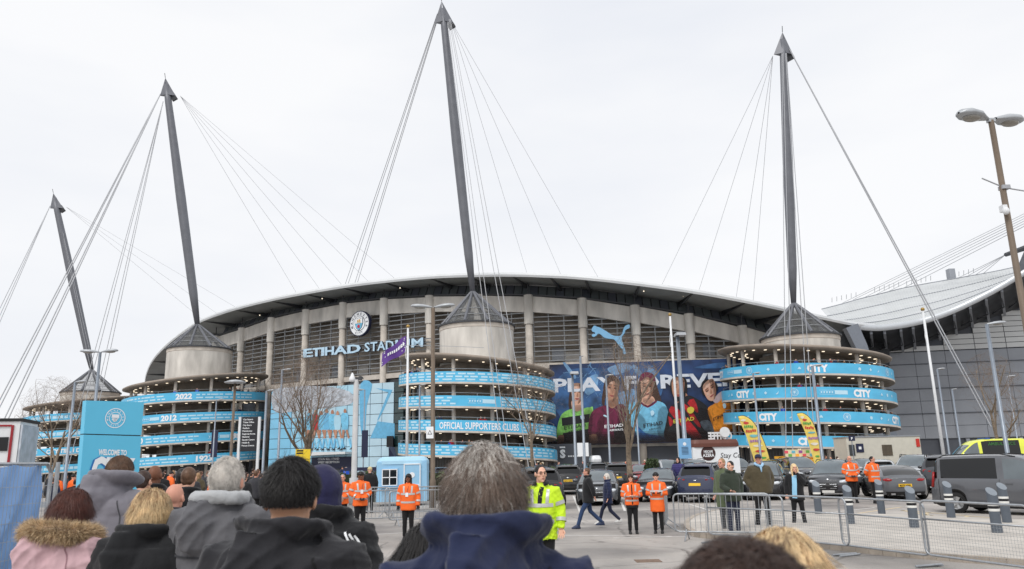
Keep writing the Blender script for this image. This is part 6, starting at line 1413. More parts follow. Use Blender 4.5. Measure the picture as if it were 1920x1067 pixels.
H_BLACK = hairmat('hair_black', 26, 23, 22); H_BROWN = hairmat('hair_brown', 96, 70, 52); H_DBROWN = hairmat('hair_dark_brown', 62, 44, 36); H_AUB = hairmat('hair_auburn', 84, 44, 34); H_GREY = hairmat('hair_grey', 150, 142, 136); H_MIX = hairmat('hair_grey_brown', 104, 88, 77); H_SILV = hairmat('hair_silver', 206, 200, 192); H_BLOND = hairmat('hair_blonde', 224, 196, 150); H_FUR = hairmat('fur_tan', 212, 188, 152); H_FUR2 = hairmat('fur_brown', 140, 116, 90); H_DBLOND = hairmat('hair_dark_blonde', 162, 128, 94)
EYE = S('eye_dark', 30, 24, 22, rough=.2); LIPM = S('lips', 170, 92, 84, rough=.5)

_h = MB(); _h.ell((0, -.012, .022), (.074, .094, .099), 20, 14); _h.ell((0, .02, -.052), (.056, .068, .066), 16, 12); _h.ell((0, .094, -.012), (.013, .02, .026), 10, 8); _h.ell((0, .07, .032), (.052, .02, .014), 12, 8); _h.ell((0, .079, -.06), (.024, .012, .012), 10, 8); _h.ell((0, .066, -.098), (.024, .02, .018), 10, 8)
for s_ in (-1, 1):
    _h.ell((s_*.079, -.006, -.006), (.011, .021, .034), 10, 8, Matrix.Rotation(s_*.25, 3, 'Z')); _h.ell((s_*.042, .05, -.02), (.026, .026, .022), 10, 8)
_h.tube([(0, -.025, -.04), (0, -.03, -.11), (0, -.045, -.2)], [.053, .054, .066], 14)
HEAD_ME = blob(_h, .0065, 3, mats=SKA, name='head')
EYE_ME = MB().ell((0, 0, 0), (.012, .006, .0065), 10, 6).mesh('eye', EYE, True); BROW_ME = MB().tube([(-.018, 0, -.003), (0, .003, .002), (.018, -.004, -.002)], .0035, 5).mesh('eyebrow', EYE); MOUTH_ME = MB().ell((0, 0, 0), (.021, .006, .005), 10, 6).mesh('mouth', LIPM, True)
_g = MB(); _g.ell((0, .03, -.045), (.038, .016, .05), 12, 8); _g.tube([(0, .03, .03), (0, .03, -.02)], [.028, .03], 10)
for fx, ln_, sp_ in ((-.03, .062, -.06), (-.011, .078, -.02), (.009, .074, .02), (.028, .058, .07)): _g.tube([(fx, .03, -.075), (fx+sp_*.15, .036, -.075-ln_*.55), (fx+sp_*.2, .05, -.075-ln_*.98)], [.0095, .009, .007], 7)
_g.tube([(-.03, .035, -.03), (-.05, .045, -.06), (-.052, .055, -.092)], [.013, .011, .009], 7)
HAND_ME = blob(_g, .005, 2, mats=SKA, name='hand')
HC = {}
def hair_blob(style):
    if style in HC: return HC[style]
    m = MB()
    if style == 'short': m.ell((0, -.022, .034), (.083, .093, .098), 18, 12); m.ell((0, -.05, -.02), (.074, .05, .06), 14, 10)
    elif style == 'long': m.ell((0, -.02, .034), (.088, .098, .1), 18, 12); m.tube([(0, -.06, .0), (0, -.085, -.12), (0, -.1, -.26)], [(.085, .05), (.095, .045), (.08, .03)], 16); m.tube([(.074, .0, .03), (.086, .025, -.08), (.08, .06, -.24)], [.03, .032, .022], 10); m.tube([(-.074, .0, .03), (-.086, .025, -.08), (-.08, .06, -.24)], [.03, .032, .022], 10)
    elif style == 'bob': m.ell((0, -.02, .034), (.09, .1, .1), 18, 12); m.tube([(0, -.05, .0), (0, -.06, -.09)], [(.09, .06), (.08, .05)], 16); m.tube([(.078, .0, .02), (.082, .01, -.09)], .03, 10); m.tube([(-.078, .0, .02), (-.082, .01, -.09)], .03, 10)
    elif style == 'beanie': m.ell((0, -.012, .05), (.088, .105, .09), 18, 12); m.tube([(0, -.012, .035), (0, -.012, .065)], [(.103, .09), (.104, .091)], 20)
    elif style == 'hood': m.ell((0, -.03, .03), (.1, .105, .115), 18, 12); m.tube([(0, -.04, .0), (0, -.05, -.15)], [(.1, .09), (.12, .1)], 16)
    elif style == 'cap': m.ell((0, -.012, .048), (.084, .102, .08), 18, 12); m.loft([(0, .1, .052, .07, .075), (0, .1, .064, .072, .078)], 16)
    elif style == 'fringe': m.ell((0, -.02, .034), (.088, .1, .1), 18, 12); m.tube([(-.06, .06, .06), (0, .085, .062), (.06, .06, .06)], .024, 10); m.tube([(0, -.05, .0), (0, -.06, -.09)], [(.092, .06), (.085, .05)], 16); m.tube([(.08, .0, .02), (.086, .02, -.14)], .028, 10); m.tube([(-.08, .0, .02), (-.086, .02, -.14)], .028, 10)
    HC[style] = blob(m, .008, 2, wrinkle=.006, wscale=.03, mats=H_BROWN, name='hair'); return HC[style]
ARMS = {'down': ((.26, -.03, 1.14), (.272, .04, .90)), 'pockets': ((.29, -.07, 1.16), (.215, .06, .95)), 'clasp': ((.27, -.01, 1.15), (.055, .2, 1.0)), 'phone': ((.265, .0, 1.13), (.07, .25, 1.12)), 'back': ((.27, -.1, 1.15), (.07, -.17, .95)), 'face': ((.24, .16, 1.2), (.05, .17, 1.5)), 'fold': ((.27, .02, 1.14), (-.04, .2, 1.16)), 'swing_f': ((.26, .06, 1.14), (.25, .24, .95)), 'swing_b': ((.26, -.12, 1.16), (.25, -.16, .93)), 'out': ((.28, .05, 1.15), (.2, .28, 1.06))}
def strip_on(me, pts, w, m, par, name, dirn=1, lift=.006, sub=8):
    """ribbon laid on a garment; pts are (x, z) looked at along +y (dirn 1 from behind) or from the front (-1)"""
    n = len(me.vertices); co = np.empty(n*3); me.vertices.foreach_get('co', co); bv = BVHTree.FromPolygons([Vector(c) for c in co.reshape(-1, 3)], [tuple(p.vertices) for p in me.polygons])
    path = smooth_path(pts, sub); rows = [[], [], []]
    for i, (x, z) in enumerate(path):
        a, b = path[max(0, i-1)], path[min(len(path)-1, i+1)]; tx, tz = b[0]-a[0], b[1]-a[1]; l = math.hypot(tx, tz) or 1; nx, nz_ = -tz/l, tx/l
        for k, s in enumerate((-1, 0, 1)):
            px, pz = x+nx*w/2*s, z+nz_*w/2*s; hit = bv.ray_cast(Vector((px, -2*dirn, pz)), Vector((0, dirn, 0)))
            rows[k].append(tuple(hit[0] + Vector((0, -dirn*lift, 0))) if hit[0] is not None else None)
    ok = [i for i in range(len(path)) if all(r[i] is not None for r in rows)]
    if len(ok) < 2: return
    mb = MB(); mb.grid([[r[i] for i in ok] for r in rows]); return mb.build(name, m, par, smooth=True)
def ring_band(pts, rad, m, par, name='reflective_band'):
    MB().tube(pts, rad, 16, cap=False).build(name, m, par, smooth=True)
def person(label, pos, deg, h=1.75, jacket=J_BLACK, trousers=T_BLACK, skin=SKA, hair=None, hairm=H_BROWN, arms=('down', 'down'), legs='stand', bulk=1.0, hem=.80, shoes=SHOE_K, voxel=.02, face=True, hood=None, hivis=False, puffer=False, turn=0, cat='person', group=None, tilt=0.0, wrinkle=.016, waist=1.0, gloves=None, neck=0.0):
    T = thing('person', label, cat, (pos[0], pos[1], ground_z(pos[1])), math.radians(deg), group, scale=h/(1.75+neck))
    b = bulk; J = MB()
    J.loft([(0, 0, hem, .19*b*waist, .145*b*waist), (0, 0, hem+.03, .195*b*waist, .15*b*waist), (0, .005, 1.02, .185*b*waist, .142*b*waist), (0, 0, 1.2, .198*b, .145*b), (0, -.01, 1.34, .205*b, .135*b), (0, -.015, 1.42, .185*b, .112*b), (0, -.02, 1.47, .125, .092), (0, -.022, 1.525, .078, .08)], 24, 2.4)
    wr = []
    for s, nm in zip((-1, 1), arms):
        e, w = ARMS[nm]; sh = Vector((s*(.165+.02*b), -.012, 1.405)); e = Vector((e[0]*s*(1+.25*(b-1)), e[1], e[2])); w = Vector((w[0]*s, w[1]*(1+.4*(b-1)), w[2])); wr.append((e, w))
        J.tube([sh - Vector((s*.05, 0, 0)), sh, sh.lerp(e, .5) + Vector((s*.008, 0, 0)), e, e.lerp(w, .5), w], [.075*b, .08*b, .074*b, .066*b, .06*b, .05*b], 14)
    if hood == 'down':
        J.tube(smooth_path([(-.085, .08, 1.47), (-.115, 0, 1.50), (-.09, -.1, 1.515), (0, -.13, 1.52), (.09, -.1, 1.515), (.115, 0, 1.50), (.085, .08, 1.47)], 3), [(.026, .045)]*19, 12); J.tube([(0, -.125, 1.5), (0, -.16, 1.40), (0, -.15, 1.3), (0, -.12, 1.24)], [(.11, .045), (.15, .05), (.12, .045), (.05, .02)], 16)
    elif hood == 'collar': J.tube(smooth_path([(-.06, .1, 1.52), (-.1, .0, 1.52), (-.07, -.09, 1.53), (0, -.115, 1.54), (.07, -.09, 1.53), (.1, .0, 1.52), (.06, .1, 1.52)], 3), .034, 10)
    elif hood == 'bulky':
        J.tube(smooth_path([(-.08, .08, 1.53), (-.115, 0, 1.56), (-.09, -.1, 1.575), (0, -.13, 1.58), (.09, -.1, 1.575), (.115, 0, 1.56), (.08, .08, 1.53)], 3), [(.03, .06)]*19, 12); J.tube([(0, -.12, 1.56), (0, -.155, 1.47), (0, -.14, 1.39), (0, -.1, 1.34)], [(.12, .05), (.15, .06), (.12, .05), (.05, .02)], 16)
    elif hood == 'high': J.tube(smooth_path([(-.08, .08, 1.49), (-.12, 0, 1.53), (-.1, -.1, 1.565), (0, -.135, 1.58), (.1, -.1, 1.565), (.12, 0, 1.53), (.08, .08, 1.49)], 3), [(.026, .05)]*19, 12); J.tube([(0, -.12, 1.56), (0, -.165, 1.45), (0, -.16, 1.34), (0, -.12, 1.26)], [(.10, .04), (.155, .05), (.13, .05), (.05, .02)], 16)
    dz = None
    if voxel < .0165 and not puffer:
        def dz(co, no):
            x, y, z = co[:, 0], co[:, 1], co[:, 2]; f = np.zeros(len(co))
            for a_, b_, c_, k_, amp in ((.9, .3, .6, 34, .005), (-.8, .2, .75, 41, .005), (.2, .5, 1.0, 27, .005), (.6, -.5, -.4, 63, .003)):
                ph_ = k_*(a_*x+b_*y+c_*z) + 2.2*np.sin(7*x+5*z+k_) + 1.4*np.sin(13*z-9*x+2*k_); f += amp*(1-2*np.abs(np.sin(ph_))**.7)*(.5+.5*np.sin(5*x+8*z+k_))
            return f
    if puffer:
        def dz(co, no): return (.012*np.abs(np.sin(co[:, 2]*PI/puffer))**.6-.006)*b
    jm = blob(J, voxel if voxel >= .0165 else voxel*.75, 3, wrinkle=wrinkle if voxel >= .0165 else .022, wscale=.11, mats=jacket, name='jacket', disp=dz)
    link('jacket', jm, T)
    L = MB(); L.ell((0, -.005, .88), (.165*min(b, 1.1), .118, .13), 16, 10); feet_ = []
    LG = {'stand': (((-.09, .02, .5), (-.1, -.01, .09)), ((.09, .02, .5), (.1, -.01, .09))), 'apart': (((-.11, .03, .5), (-.15, .0, .09)), ((.11, .02, .5), (.15, -.01, .09))), 'walk': (((-.08, .2, .52), (-.085, .34, .10)), ((.08, -.06, .49), (.085, -.40, .17))), 'walk2': (((-.08, -.06, .49), (-.085, -.38, .17)), ((.08, .2, .52), (.085, .32, .10)))}[legs]
    for s, (k, a) in zip((-1, 1), LG):
        L.tube([(s*.08, 0, .93), (s*.085, .005, .82), k, a], [.09, .098, .068, .056], 14); feet_.append(Vector(a))
    link('trousers', blob(L, max(voxel, .018), 2, wrinkle=.012, wscale=.08, mats=trousers, name='trousers'), T)
    for a in feet_:
        lift = a.z-.09; F = MB(); F.loft([(a.x, a.y+.06, .0+lift, .043, .135), (a.x, a.y+.06, .03+lift, .046, .14), (a.x, a.y+.03, .075+lift, .04, .095), (a.x, a.y-.01, .12+lift, .036, .05)], 14, 2.3); F.build('shoe', shoes, T, smooth=True)
    # head, turned on the neck
    hd = bpy.data.objects.new('head', HEAD_ME); COL.objects.link(hd); hd.parent = T; KIDS.setdefault(T.name, []).append(hd); hd.location = (0, .015+neck*-.25, 1.635+neck); hd.rotation_euler = (tilt, 0, math.radians(turn)); repaint(hd, skin)
    if face:
        for s in (-1, 1):
            o = link('eye', EYE_ME, hd); o.location = (s*.031, .0785, .010); o = link('eyebrow', BROW_ME, hd); o.location = (s*.031, .087, .034)
        o = link('mouth', MOUTH_ME, hd); o.location = (0, .089, -.06)
    if hair: o = link('hat' if hair in ('cap', 'beanie') else 'hood' if hair == 'hood' else 'hair', hair_blob(hair), hd); repaint(o, hairm)
    for (e, w), s, nm in zip(wr, (-1, 1), arms):
        if nm == 'pockets': continue
        d = (w-e).normalized(); o = link('hand', HAND_ME, T); q = (-d).to_track_quat('Z', 'Y'); o.rotation_mode = 'QUATERNION'; o.rotation_quaternion = q; o.location = w - d*.01 - q @ Vector((0, .03, 0)); o.scale = (s, 1, 1) if False else (1, 1, 1); repaint(o, gloves or skin)
    if hivis:
        for z, rx, ry in ((1.0, .187*b*waist, .144*b*waist), (1.22, .2*b, .147*b)) if hivis != 'vest' else ((.98, .19*b*waist, .148*b*waist), (1.1, .192*b, .146*b)):
            for dirn in (1, -1): strip_on(jm, [(-.172*b, z), (-.08, z-.004), (.08, z-.004), (.172*b, z)], .05, REFL, T, 'reflective_band', dirn, .007, 5)
        for dirn in (1, -1):
            for s in (-1, 1): strip_on(jm, [(s*.105, 1.245), (s*.112, 1.34), (s*.115, 1.43)], .045, REFL, T, 'reflective_brace', dirn, .007, 5)
        for (e, w), s in zip(wr, (-1, 1)):
            sh = Vector((s*(.165+.02*b), -.012, 1.405))
            for p, q, t, r_ in ((sh, e, .62, .076*b), (e, w, .5, .064*b)):
                c = p.lerp(q, t); dd = (q-p).normalized()*.025; ring_band([c-dd, c+dd], [r_+.006]*2, REFL, T)
    return T, hd, jm
def scatter_hair(hd, m, N, c, r, mask, comb, length, width=.0016, jit=.25, lift=.03, seed=1, K=4, name='hair_strands', wrap=True, parent=None):
    """many fine hairs rooted on the skull and combed along comb(n)"""
    rg = np.random.RandomState(seed); d = rg.normal(size=(N*4, 3)); d /= np.linalg.norm(d, axis=1)[:, None]; d = d[mask(d)][:N]; n = len(d); c = np.array(c); r = np.array(r)
    root = c + d*r; nn = d/r; nn /= np.linalg.norm(nn, axis=1)[:, None]; t = comb(d) + rg.normal(size=(n, 3))*jit; t -= nn*(t*nn).sum(1)[:, None]*.8; t /= np.linalg.norm(t, axis=1)[:, None]+1e-6
    ln_ = length(d)*rg.uniform(.65, 1.15, n) if callable(length) else length*rg.uniform(.65, 1.15, n); pts = []; off = rg.uniform(0.005, lift, n)
    for k in range(K):
        f = k/(K-1); p = root + t*(ln_*f)[:, None]
        p[:, 2] -= ln_*f*f*.25
        if wrap:
            q = (p-c)/r; l = np.linalg.norm(q, axis=1); tgt = 1+off*math.sin(min(1, f*1.3)*PI*.5)/.09; s = np.where(l < tgt, tgt/l, 1); p = c + q*s[:, None]*r
        else: p = p + nn*(off*f*3)[:, None]
        pts.append(p)
    side = np.cross(t, nn); side += nn*rg.uniform(-.6, .6, n)[:, None]; side /= np.linalg.norm(side, axis=1)[:, None]; V = []
    for k, p in enumerate(pts): w = width*(1, 1, .8, .25)[k] if K == 4 else width*(1-.75*k/(K-1)); V += [p-side*w, p+side*w]
    V = np.stack(V, 1).reshape(-1, 3); st = 2*K; base = (np.arange(n)*st)[:, None, None]; q = np.array([[2*k, 2*k+1, 2*k+3, 2*k+2] for k in range(K-1)])[None]; F = (base+q).reshape(-1, 4)
    me = bpy.data.meshes.new(name); me.vertices.add(len(V)); me.vertices.foreach_set('co', V.ravel()); me.loops.add(F.size); me.loops.foreach_set('vertex_index', F.ravel().astype(np.int32)); me.polygons.add(len(F)); me.polygons.foreach_set('loop_start', np.arange(0, F.size, 4, dtype=np.int32)); me.polygons.foreach_set('use_smooth', np.ones(len(F), dtype=bool)); me.materials.append(m); me.update(calc_edges=True); me.validate()
    return link(name, me, parent or hd)
def spot(px, ytop, Y):
    p = at(px, ytop, Y); return Vector((p.x, Y, 0)), p.z - ground_z(Y)
SC, SR = (0, -.012, .022), (.076, .096, .101)
def comb_down(d): return np.tile(np.array([0, -.25, -1.0]), (len(d), 1)) + d*[.15, 0, 0]
def comb_whorl(d):
    a = np.array([0.0, -.35, .9]); t = d - a; sw = np.cross(d, a)*.5; return t + sw
def nape(lo, fy=.45): return lambda d: ((d[:, 2] > lo) & (d[:, 1] < fy)) | (d[:, 2] > .55)
# ---------------------------------------------------------------- the queue in the foreground, seen from behind
SEAM = []; SEAMD = S('seam_dark', 16, 16, 18, rough=.9); SEAMP = S('seam_pink', 158, 122, 130, rough=.9); SEAMN = S('seam_navy', 20, 24, 44, rough=.9); SEAMG = S('seam_grey', 66, 66, 70, rough=.9)
# grey haired man, centre, navy jacket
p, h = spot(910, 850, 1.98); T, hd, jm = person('grey-haired man in a navy hooded jacket, closest to the camera in the centre', p, 4, h, J_NAVY, T_BLACK, SKB, None, bulk=.84, voxel=.012, face=False, neck=-.075, hood='down', turn=-8)
scatter_hair(hd, H_MIX, 22500, SC, (.08, .1, .106), nape(-.5), comb_down, lambda d: .05+.06*np.clip(d[:, 2], 0, 1), width=0.00065, jit=.38, lift=0.0150, seed=3); scatter_hair(hd, H_SILV, 4500, SC, (.081, .101, .107), nape(-.05), comb_down, .07, width=0.00058, jit=.42, lift=0.0165, seed=4, name='silver_strands')
o = link('scalp', MB().ell(SC, (.079, .099, .104), 20, 14).mesh('scalp', H_MIX, True), hd)
SEAM.append((T, jm, SEAMN))
# black haired man
p, h = spot(543, 868, 2.75); T, hd, jm = person('black-haired man in a charcoal hooded jacket left of centre', p, -6, h, cloth('cloth_charcoal_b', 42, 42, 46), T_BLACK, SKE, None, bulk=1.2, voxel=.012, face=False, neck=-.035, hood='down', turn=4)
scatter_hair(hd, H_BLACK, 22500, SC, (.08, .1, .107), nape(-.34), comb_whorl, lambda d: .012+.05*np.clip(d[:, 2]+.25, 0, 1), width=0.00079, jit=.16, lift=0.0105, seed=5); link('scalp', MB().ell((0, -.014, .036), (.079, .098, .094), 20, 14).mesh('scalp', H_BLACK, True), hd)
strip_on(jm, [(-.2, 1.33), (-.1, 1.30), (0, 1.29), (.1, 1.30), (.2, 1.33)], .012, T_BLACK, T, 'back_seam'); MB().tube([Vector(((.066)*math.cos(a), -.035+.066*math.sin(a), 1.53)) for a in [PI+PI*k/10 for k in range(11)]], .007, 8).build('shirt_collar', WHITE, T, smooth=True)
SEAM.append((T, jm, SEAMD))
# grey cropped man
p, h = spot(425, 861, 4.4); T, hd, jm = person('silver-haired man in a grey hooded coat with pale grey inner hood', p, -10, h, J_GREY, T_BLACK, SKB, None, bulk=1.28, voxel=.014, face=False, neck=-.035, hood='down', turn=2)
scatter_hair(hd, H_SILV, 16500, SC, SR, nape(-.45), comb_whorl, .032, width=0.00094, jit=.3, lift=0.0090, seed=6); scatter_hair(hd, H_MIX, 5250, SC, SR, nape(-.55), comb_down, .03, width=0.00086, jit=.3, lift=0.0060, seed=7, name='dark_strands'); link('scalp', MB().ell((0, -.014, .034), (.077, .097, .092), 20, 14).mesh('scalp', H_GREY, True), hd)
HI = MB(); HI.tube(smooth_path([(-.09, .05, 1.52), (-.12, -.03, 1.52), (-.09, -.11, 1.525), (0, -.14, 1.53), (.09, -.11, 1.525), (.12, -.03, 1.52), (.09, .05, 1.52)], 3), .036, 12); link('inner_hood', blob(HI, .01, 2, wrinkle=.02, wscale=.05, mats=cloth('cloth_pale_grey', 176, 178, 180), name='inner_hood'), T)
strip_on(jm, [(-.24, 1.27), (-.1, 1.25), (.1, 1.25), (.24, 1.27)], .010, J_DGREY, T, 'yoke_seam'); strip_on(jm, [(0, 1.24), (0, 1.0), (0, .85)], .008, J_DGREY, T, 'back_seam')
SEAM.append((T, jm, SEAMG))
# tall man in grey padded jacket
p, h = spot(224, 858, 6.0); T, hd, jm = person('tall brown-haired man in a grey padded jacket with a raised hood', p, -14, h, cloth('cloth_grey_padded', 118, 116, 124, rough=.6), T_BLACK, SKA, None, bulk=1.25, voxel=.015, face=False, neck=-.04, hood='bulky', turn=-3, puffer=.19)
scatter_hair(hd, H_BROWN, 13500, SC, SR, nape(-.5), comb_down, .045, width=0.00108, jit=.3, lift=0.0090, seed=8); link('scalp', MB().ell((0, -.014, .03), (.077, .097, .094), 20, 14).mesh('scalp', H_BROWN, True), hd)
SEAM.append((T, jm, SEAMG))
# woman in pink parka
p, h = spot(134, 921, 4.5); T, hd, jm = person('auburn-haired woman in a pink parka with a tan fur hood trim', p, -20, h, J_PINK, T_BLACK, SKA, None, bulk=1.18, voxel=.014, face=False, neck=-.035, hood='down', turn=6)
scatter_hair(hd, H_AUB, 18000, SC, (.082, .1, .104), nape(-.75), comb_down, lambda d: .06+.06*np.clip(d[:, 2]+.4, 0, 1), width=0.00101, jit=.16, lift=0.0180, seed=9); link('scalp', MB().ell((0, -.02, .02), (.08, .098, .102), 20, 14).mesh('scalp', H_AUB, True), hd)
# fur: short hairs bristling from a roll round the hood
rg = np.random.RandomState(4); path = np.array(smooth_path([(-.1, .09, 1.46), (-.17, .0, 1.48), (-.15, -.12, 1.50), (0, -.18, 1.515), (.15, -.12, 1.50), (.17, .0, 1.48), (.1, .09, 1.46)], 8))
MB().tube([tuple(q) for q in path], .042, 12).build('fur_roll', H_FUR2, T, smooth=True)
def fur(m, N, L, seed, nm):
    rg = np.random.RandomState(seed); i = rg.randint(0, len(path)-1, N); f = rg.rand(N)[:, None]; c = path[i]*(1-f)+path[i+1]*f; t = path[i+1]-path[i]; t /= np.linalg.norm(t, axis=1)[:, None]; d = rg.normal(size=(N, 3)); d -= t*(d*t).sum(1)[:, None]; d /= np.linalg.norm(d, axis=1)[:, None]; a = c+d*.036; e = a+d*(L*rg.uniform(.5, 1.2, N))[:, None]+rg.normal(size=(N, 3))*.012+[0, 0, -.008]; sd = np.cross(d, rg.normal(size=(N, 3))); sd /= np.linalg.norm(sd, axis=1)[:, None]; mid = (a+e)/2+rg.normal(size=(N, 3))*.004
    mb = MB(); V = np.stack([a-sd*.001, a+sd*.001, mid+sd*.0009, mid-sd*.0009, e], 1).reshape(-1, 3); mb.v = [tuple(q) for q in V]; mb.f = [g for k in range(N) for g in ((5*k, 5*k+1, 5*k+2, 5*k+3), (5*k+3, 5*k+2, 5*k+4))]; mb.mi = [0]*len(mb.f); mb.build(nm, m, T)['kind'] = 'stuff'
fur(H_FUR, 16000, .032, 1, 'fur_trim'); fur(H_FUR2, 8000, .026, 2, 'fur_undercoat')
strip_on(jm, [(.02, 1.27), (.06, 1.16), (.11, 1.0), (.16, .9)], .03, cloth('strap_taupe', 132, 112, 96), T, 'bag_strap', 1, .008); MB().lathe([(.001, 0), (.018, 0), (.018, .008)], (0, 0, 0), n=16).build('strap_buckle', CHROME, T); bk_ = KIDS[T.name][-1]; bk_.rotation_euler.x = PI/2; bk_.location = (.07, -.185, 1.14)
SEAM.append((T, jm, SEAMP))
# blonde woman
p, h = spot(283, 926, 4.4); T, hd, jm = person('blonde woman with clipped hair in a black padded coat', p, -8, h, J_BLACK, T_BLACK, SKA, None, bulk=1.3, voxel=.015, face=False, neck=-.035, hood='down', puffer=.24, turn=10)
scatter_hair(hd, H_BLOND, 16500, SC, (.083, .102, .105), nape(-.6), comb_down, lambda d: .07+.05*np.clip(d[:, 2]+.4, 0, 1), width=0.00101, jit=.2, lift=0.03, seed=10); scatter_hair(hd, H_DBLOND, 9000, SC, (.082, .101, .104), nape(-.6), comb_down, .1, width=0.00101, jit=.2, lift=0.032, seed=11, name='dark_strands'); link('scalp', MB().ell((0, -.02, .02), (.081, .1, .102), 20, 14).mesh('scalp', H_DBLOND, True), hd)
for a in (-1, 1): MB().tube(smooth_path([(a*.085, -.02, .06), (a*.055, -.1, .055), (0, -.128, .03)], 5), [.012]*11, 8).build('hair_twist', H_BLOND, hd, smooth=True)
MB().ell((0, -.13, .03), (.02, .012, .015), 10, 8).build('hair_clip', S('clip_cream', 236, 222, 190, rough=.3), hd, smooth=True)
for T_, jm_, c_ in SEAM:
    for s_ in (-1, 1): strip_on(jm_, [(s_*.135, 1.43), (s_*.168, 1.33), (s_*.172, 1.2), (s_*.16, 1.08)], .007, c_, T_, 'armhole_seam', 1, .003)
    strip_on(jm_, [(0, 1.22), (.004, 1.1), (0, .9)], .006, c_, T_, 'centre_seam', 1, .003)
# bald man, and others further along
p, h = spot(328, 909, 6.8); person('bald man in a navy coat beyond the blonde woman', p, -4, h, cloth('cloth_navy_dark', 32, 34, 44), T_BLACK, SKB, None, bulk=1.15, voxel=.018, face=False, hood='collar')
p, h = spot(606, 882, 3.9); T, hd, jm = person('person in a navy hood and black jacket with white shoulder stripes', p, -12, h, J_BLACK, T_BLACK, SKA, 'hood', cloth('cloth_hood_navy', 38, 38, 72), bulk=1.18, voxel=.014, face=False, neck=-.05, hood='down', turn=-10)
for k in range(3): strip_on(jm, [(.165+.022*k, 1.43-.008*k), (.2+.02*k, 1.36), (.235+.012*k, 1.27)], .009, WHITE, T, 'shoulder_stripe', 1, .006)
p, h = spot(804, 985, 2.5); T, hd, jm = person('long dark-haired person half hidden left of the central man', p, 8, h, J_BLACK, T_BLACK, SKA, None, bulk=1.0, voxel=.016, face=False); scatter_hair(hd, H_BLACK, 12000, SC, (.085, .102, .106), nape(-.9), comb_down, lambda d: .22+0*d[:, 0], width=0.00108, jit=.1, lift=0.0180, seed=12); link('scalp', MB().ell((0, -.02, .02), (.083, .1, .103), 20, 14).mesh('scalp', H_BLACK, True), hd)
p, h = spot(1392, 1050, .98); T, hd, jm = person('brown-haired head at the bottom edge, nearest on the right', p, 6, h, J_DGREY, T_BLACK, SKA, None, voxel=.02, face=False); scatter_hair(hd, H_DBROWN, 21000, SC, (.085, .104, .108), nape(-.6), comb_whorl, .06, width=0.00065, jit=.28, lift=0.0150, seed=13); link('scalp', MB().ell(SC, (.083, .102, .106), 20, 14).mesh('scalp', H_DBROWN, True), hd)
p, h = spot(1466, 1006, 1.7); T, hd, jm = person('dark blonde head at the bottom edge behind the brown-haired head', p, -4, h, J_NAVY, T_BLACK, SKA, None, voxel=.02, face=False); scatter_hair(hd, H_BLOND, 12000, SC, (.084, .104, .106), nape(-.8), comb_down, .14, width=0.00086, jit=.18, lift=0.0180, seed=14); scatter_hair(hd, H_DBLOND, 9000, SC, (.083, .103, .105), nape(-.8), comb_down, .14, width=0.00086, jit=.18, lift=0.0150, seed=15, name='dark_strands'); link('scalp', MB().ell(SC, (.081, .1, .103), 20, 14).mesh('scalp', H_DBLOND, True), hd)
p, h = spot(291, 874, 10.2); person('bald dark-skinned man in a black puffer jacket in the queue', p, 0, h, J_BLACK, T_BLACK, SKC, None, bulk=1.2, face=False, puffer=.08, hood='down')
p, h = spot(355, 878, 9.6); person('short-haired man in a long black coat in the queue', p, 0, h, J_BLACK, T_BLACK, SKA, 'short', H_BROWN, bulk=1.1, face=False, hood='down', hem=.7)
p, h = spot(343, 880, 11.2); person('man in a dark grey coat between two black-coated men in the queue', p, 8, h, J_DGREY, T_BLACK, SKA, 'short', H_BLACK, bulk=1.15, face=False)
p, h = spot(270, 884, 9.4); person('person in dark clothes behind the welcome totem edge', p, -10, h, J_BLACK, T_BLACK, SKA, 'short', H_DBROWN, bulk=1.1, face=False)
p, h = spot(163, 906, 6.6); person('dark-haired person between the pink parka and the grey padded jacket', p, 0, h, J_BLACK, T_BLACK, SKA, 'short', H_BLACK, bulk=1.1, face=False)

# ---------------------------------------------------------------- stewards and visitors on the forecourt
def stand(px, yf): return gnd(px, yf)
def hgt(px, yt, p): return at(px, yt, p.y).z - ground_z(p.y)
def badge_card(T, x=.02, z=1.2): MB().box((x, .175, z), (.075, .008, .11)).build('id_card', WHITE, T); MB().tube([(x, .172, z+.05), (x-.04, .13, 1.44)], .004, 5).build('lanyard', NAVY, T)
q = stand(765, 1012); T, hd, jm = person('steward in an orange jacket with long black hair, facing the camera', q, 180, hgt(765, 889, q), J_ORANGE, T_BLACK, SKC, 'fringe', H_BLACK, bulk=1.14, hivis=True, hem=.78, gloves=J_BLACK, turn=-10); badge_card(T)
q = stand(674, 1003); T, hd, jm = person('steward in an orange jacket and black beanie looking right', q, 205, hgt(672, 885, q), J_ORANGE, T_BLACK, SKC, 'beanie', H_BLACK, arms=('clasp', 'clasp'), bulk=1.12, hivis=True, gloves=J_BLACK, turn=40); badge_card(T, .0)
q = stand(640, 992); T, hd, jm = person('grey-haired steward in an orange jacket beside the navy hood', q, 186, hgt(638, 890, q), J_ORANGE, T_BLACK, SKB, 'short', H_GREY, arms=('clasp', 'down'), bulk=1.15, hivis=True, gloves=J_BLACK)
q = Vector((at(1014, 876, 11.8).x, 11.8, 0)); T, hd, jm = person('bespectacled steward in a yellow high-visibility jacket', q, 165, hgt(1012, 873, q), J_YELLOW, T_BLACK, SKA, 'short', H_BLACK, arms=('down', 'clasp'), bulk=1.08, hivis=True, voxel=.014, turn=35, hem=.76)
for s in (-1, 1): MB().tube([(s*.033+.022*math.cos(a), .094, .008+.017*math.sin(a)) for a in [2*PI*k/16 for k in range(17)]], .0016, 5).tube([(s*.056, .092, .012), (s*.08, .0, .014)], .0016, 5).build('glasses', BLACK, hd)
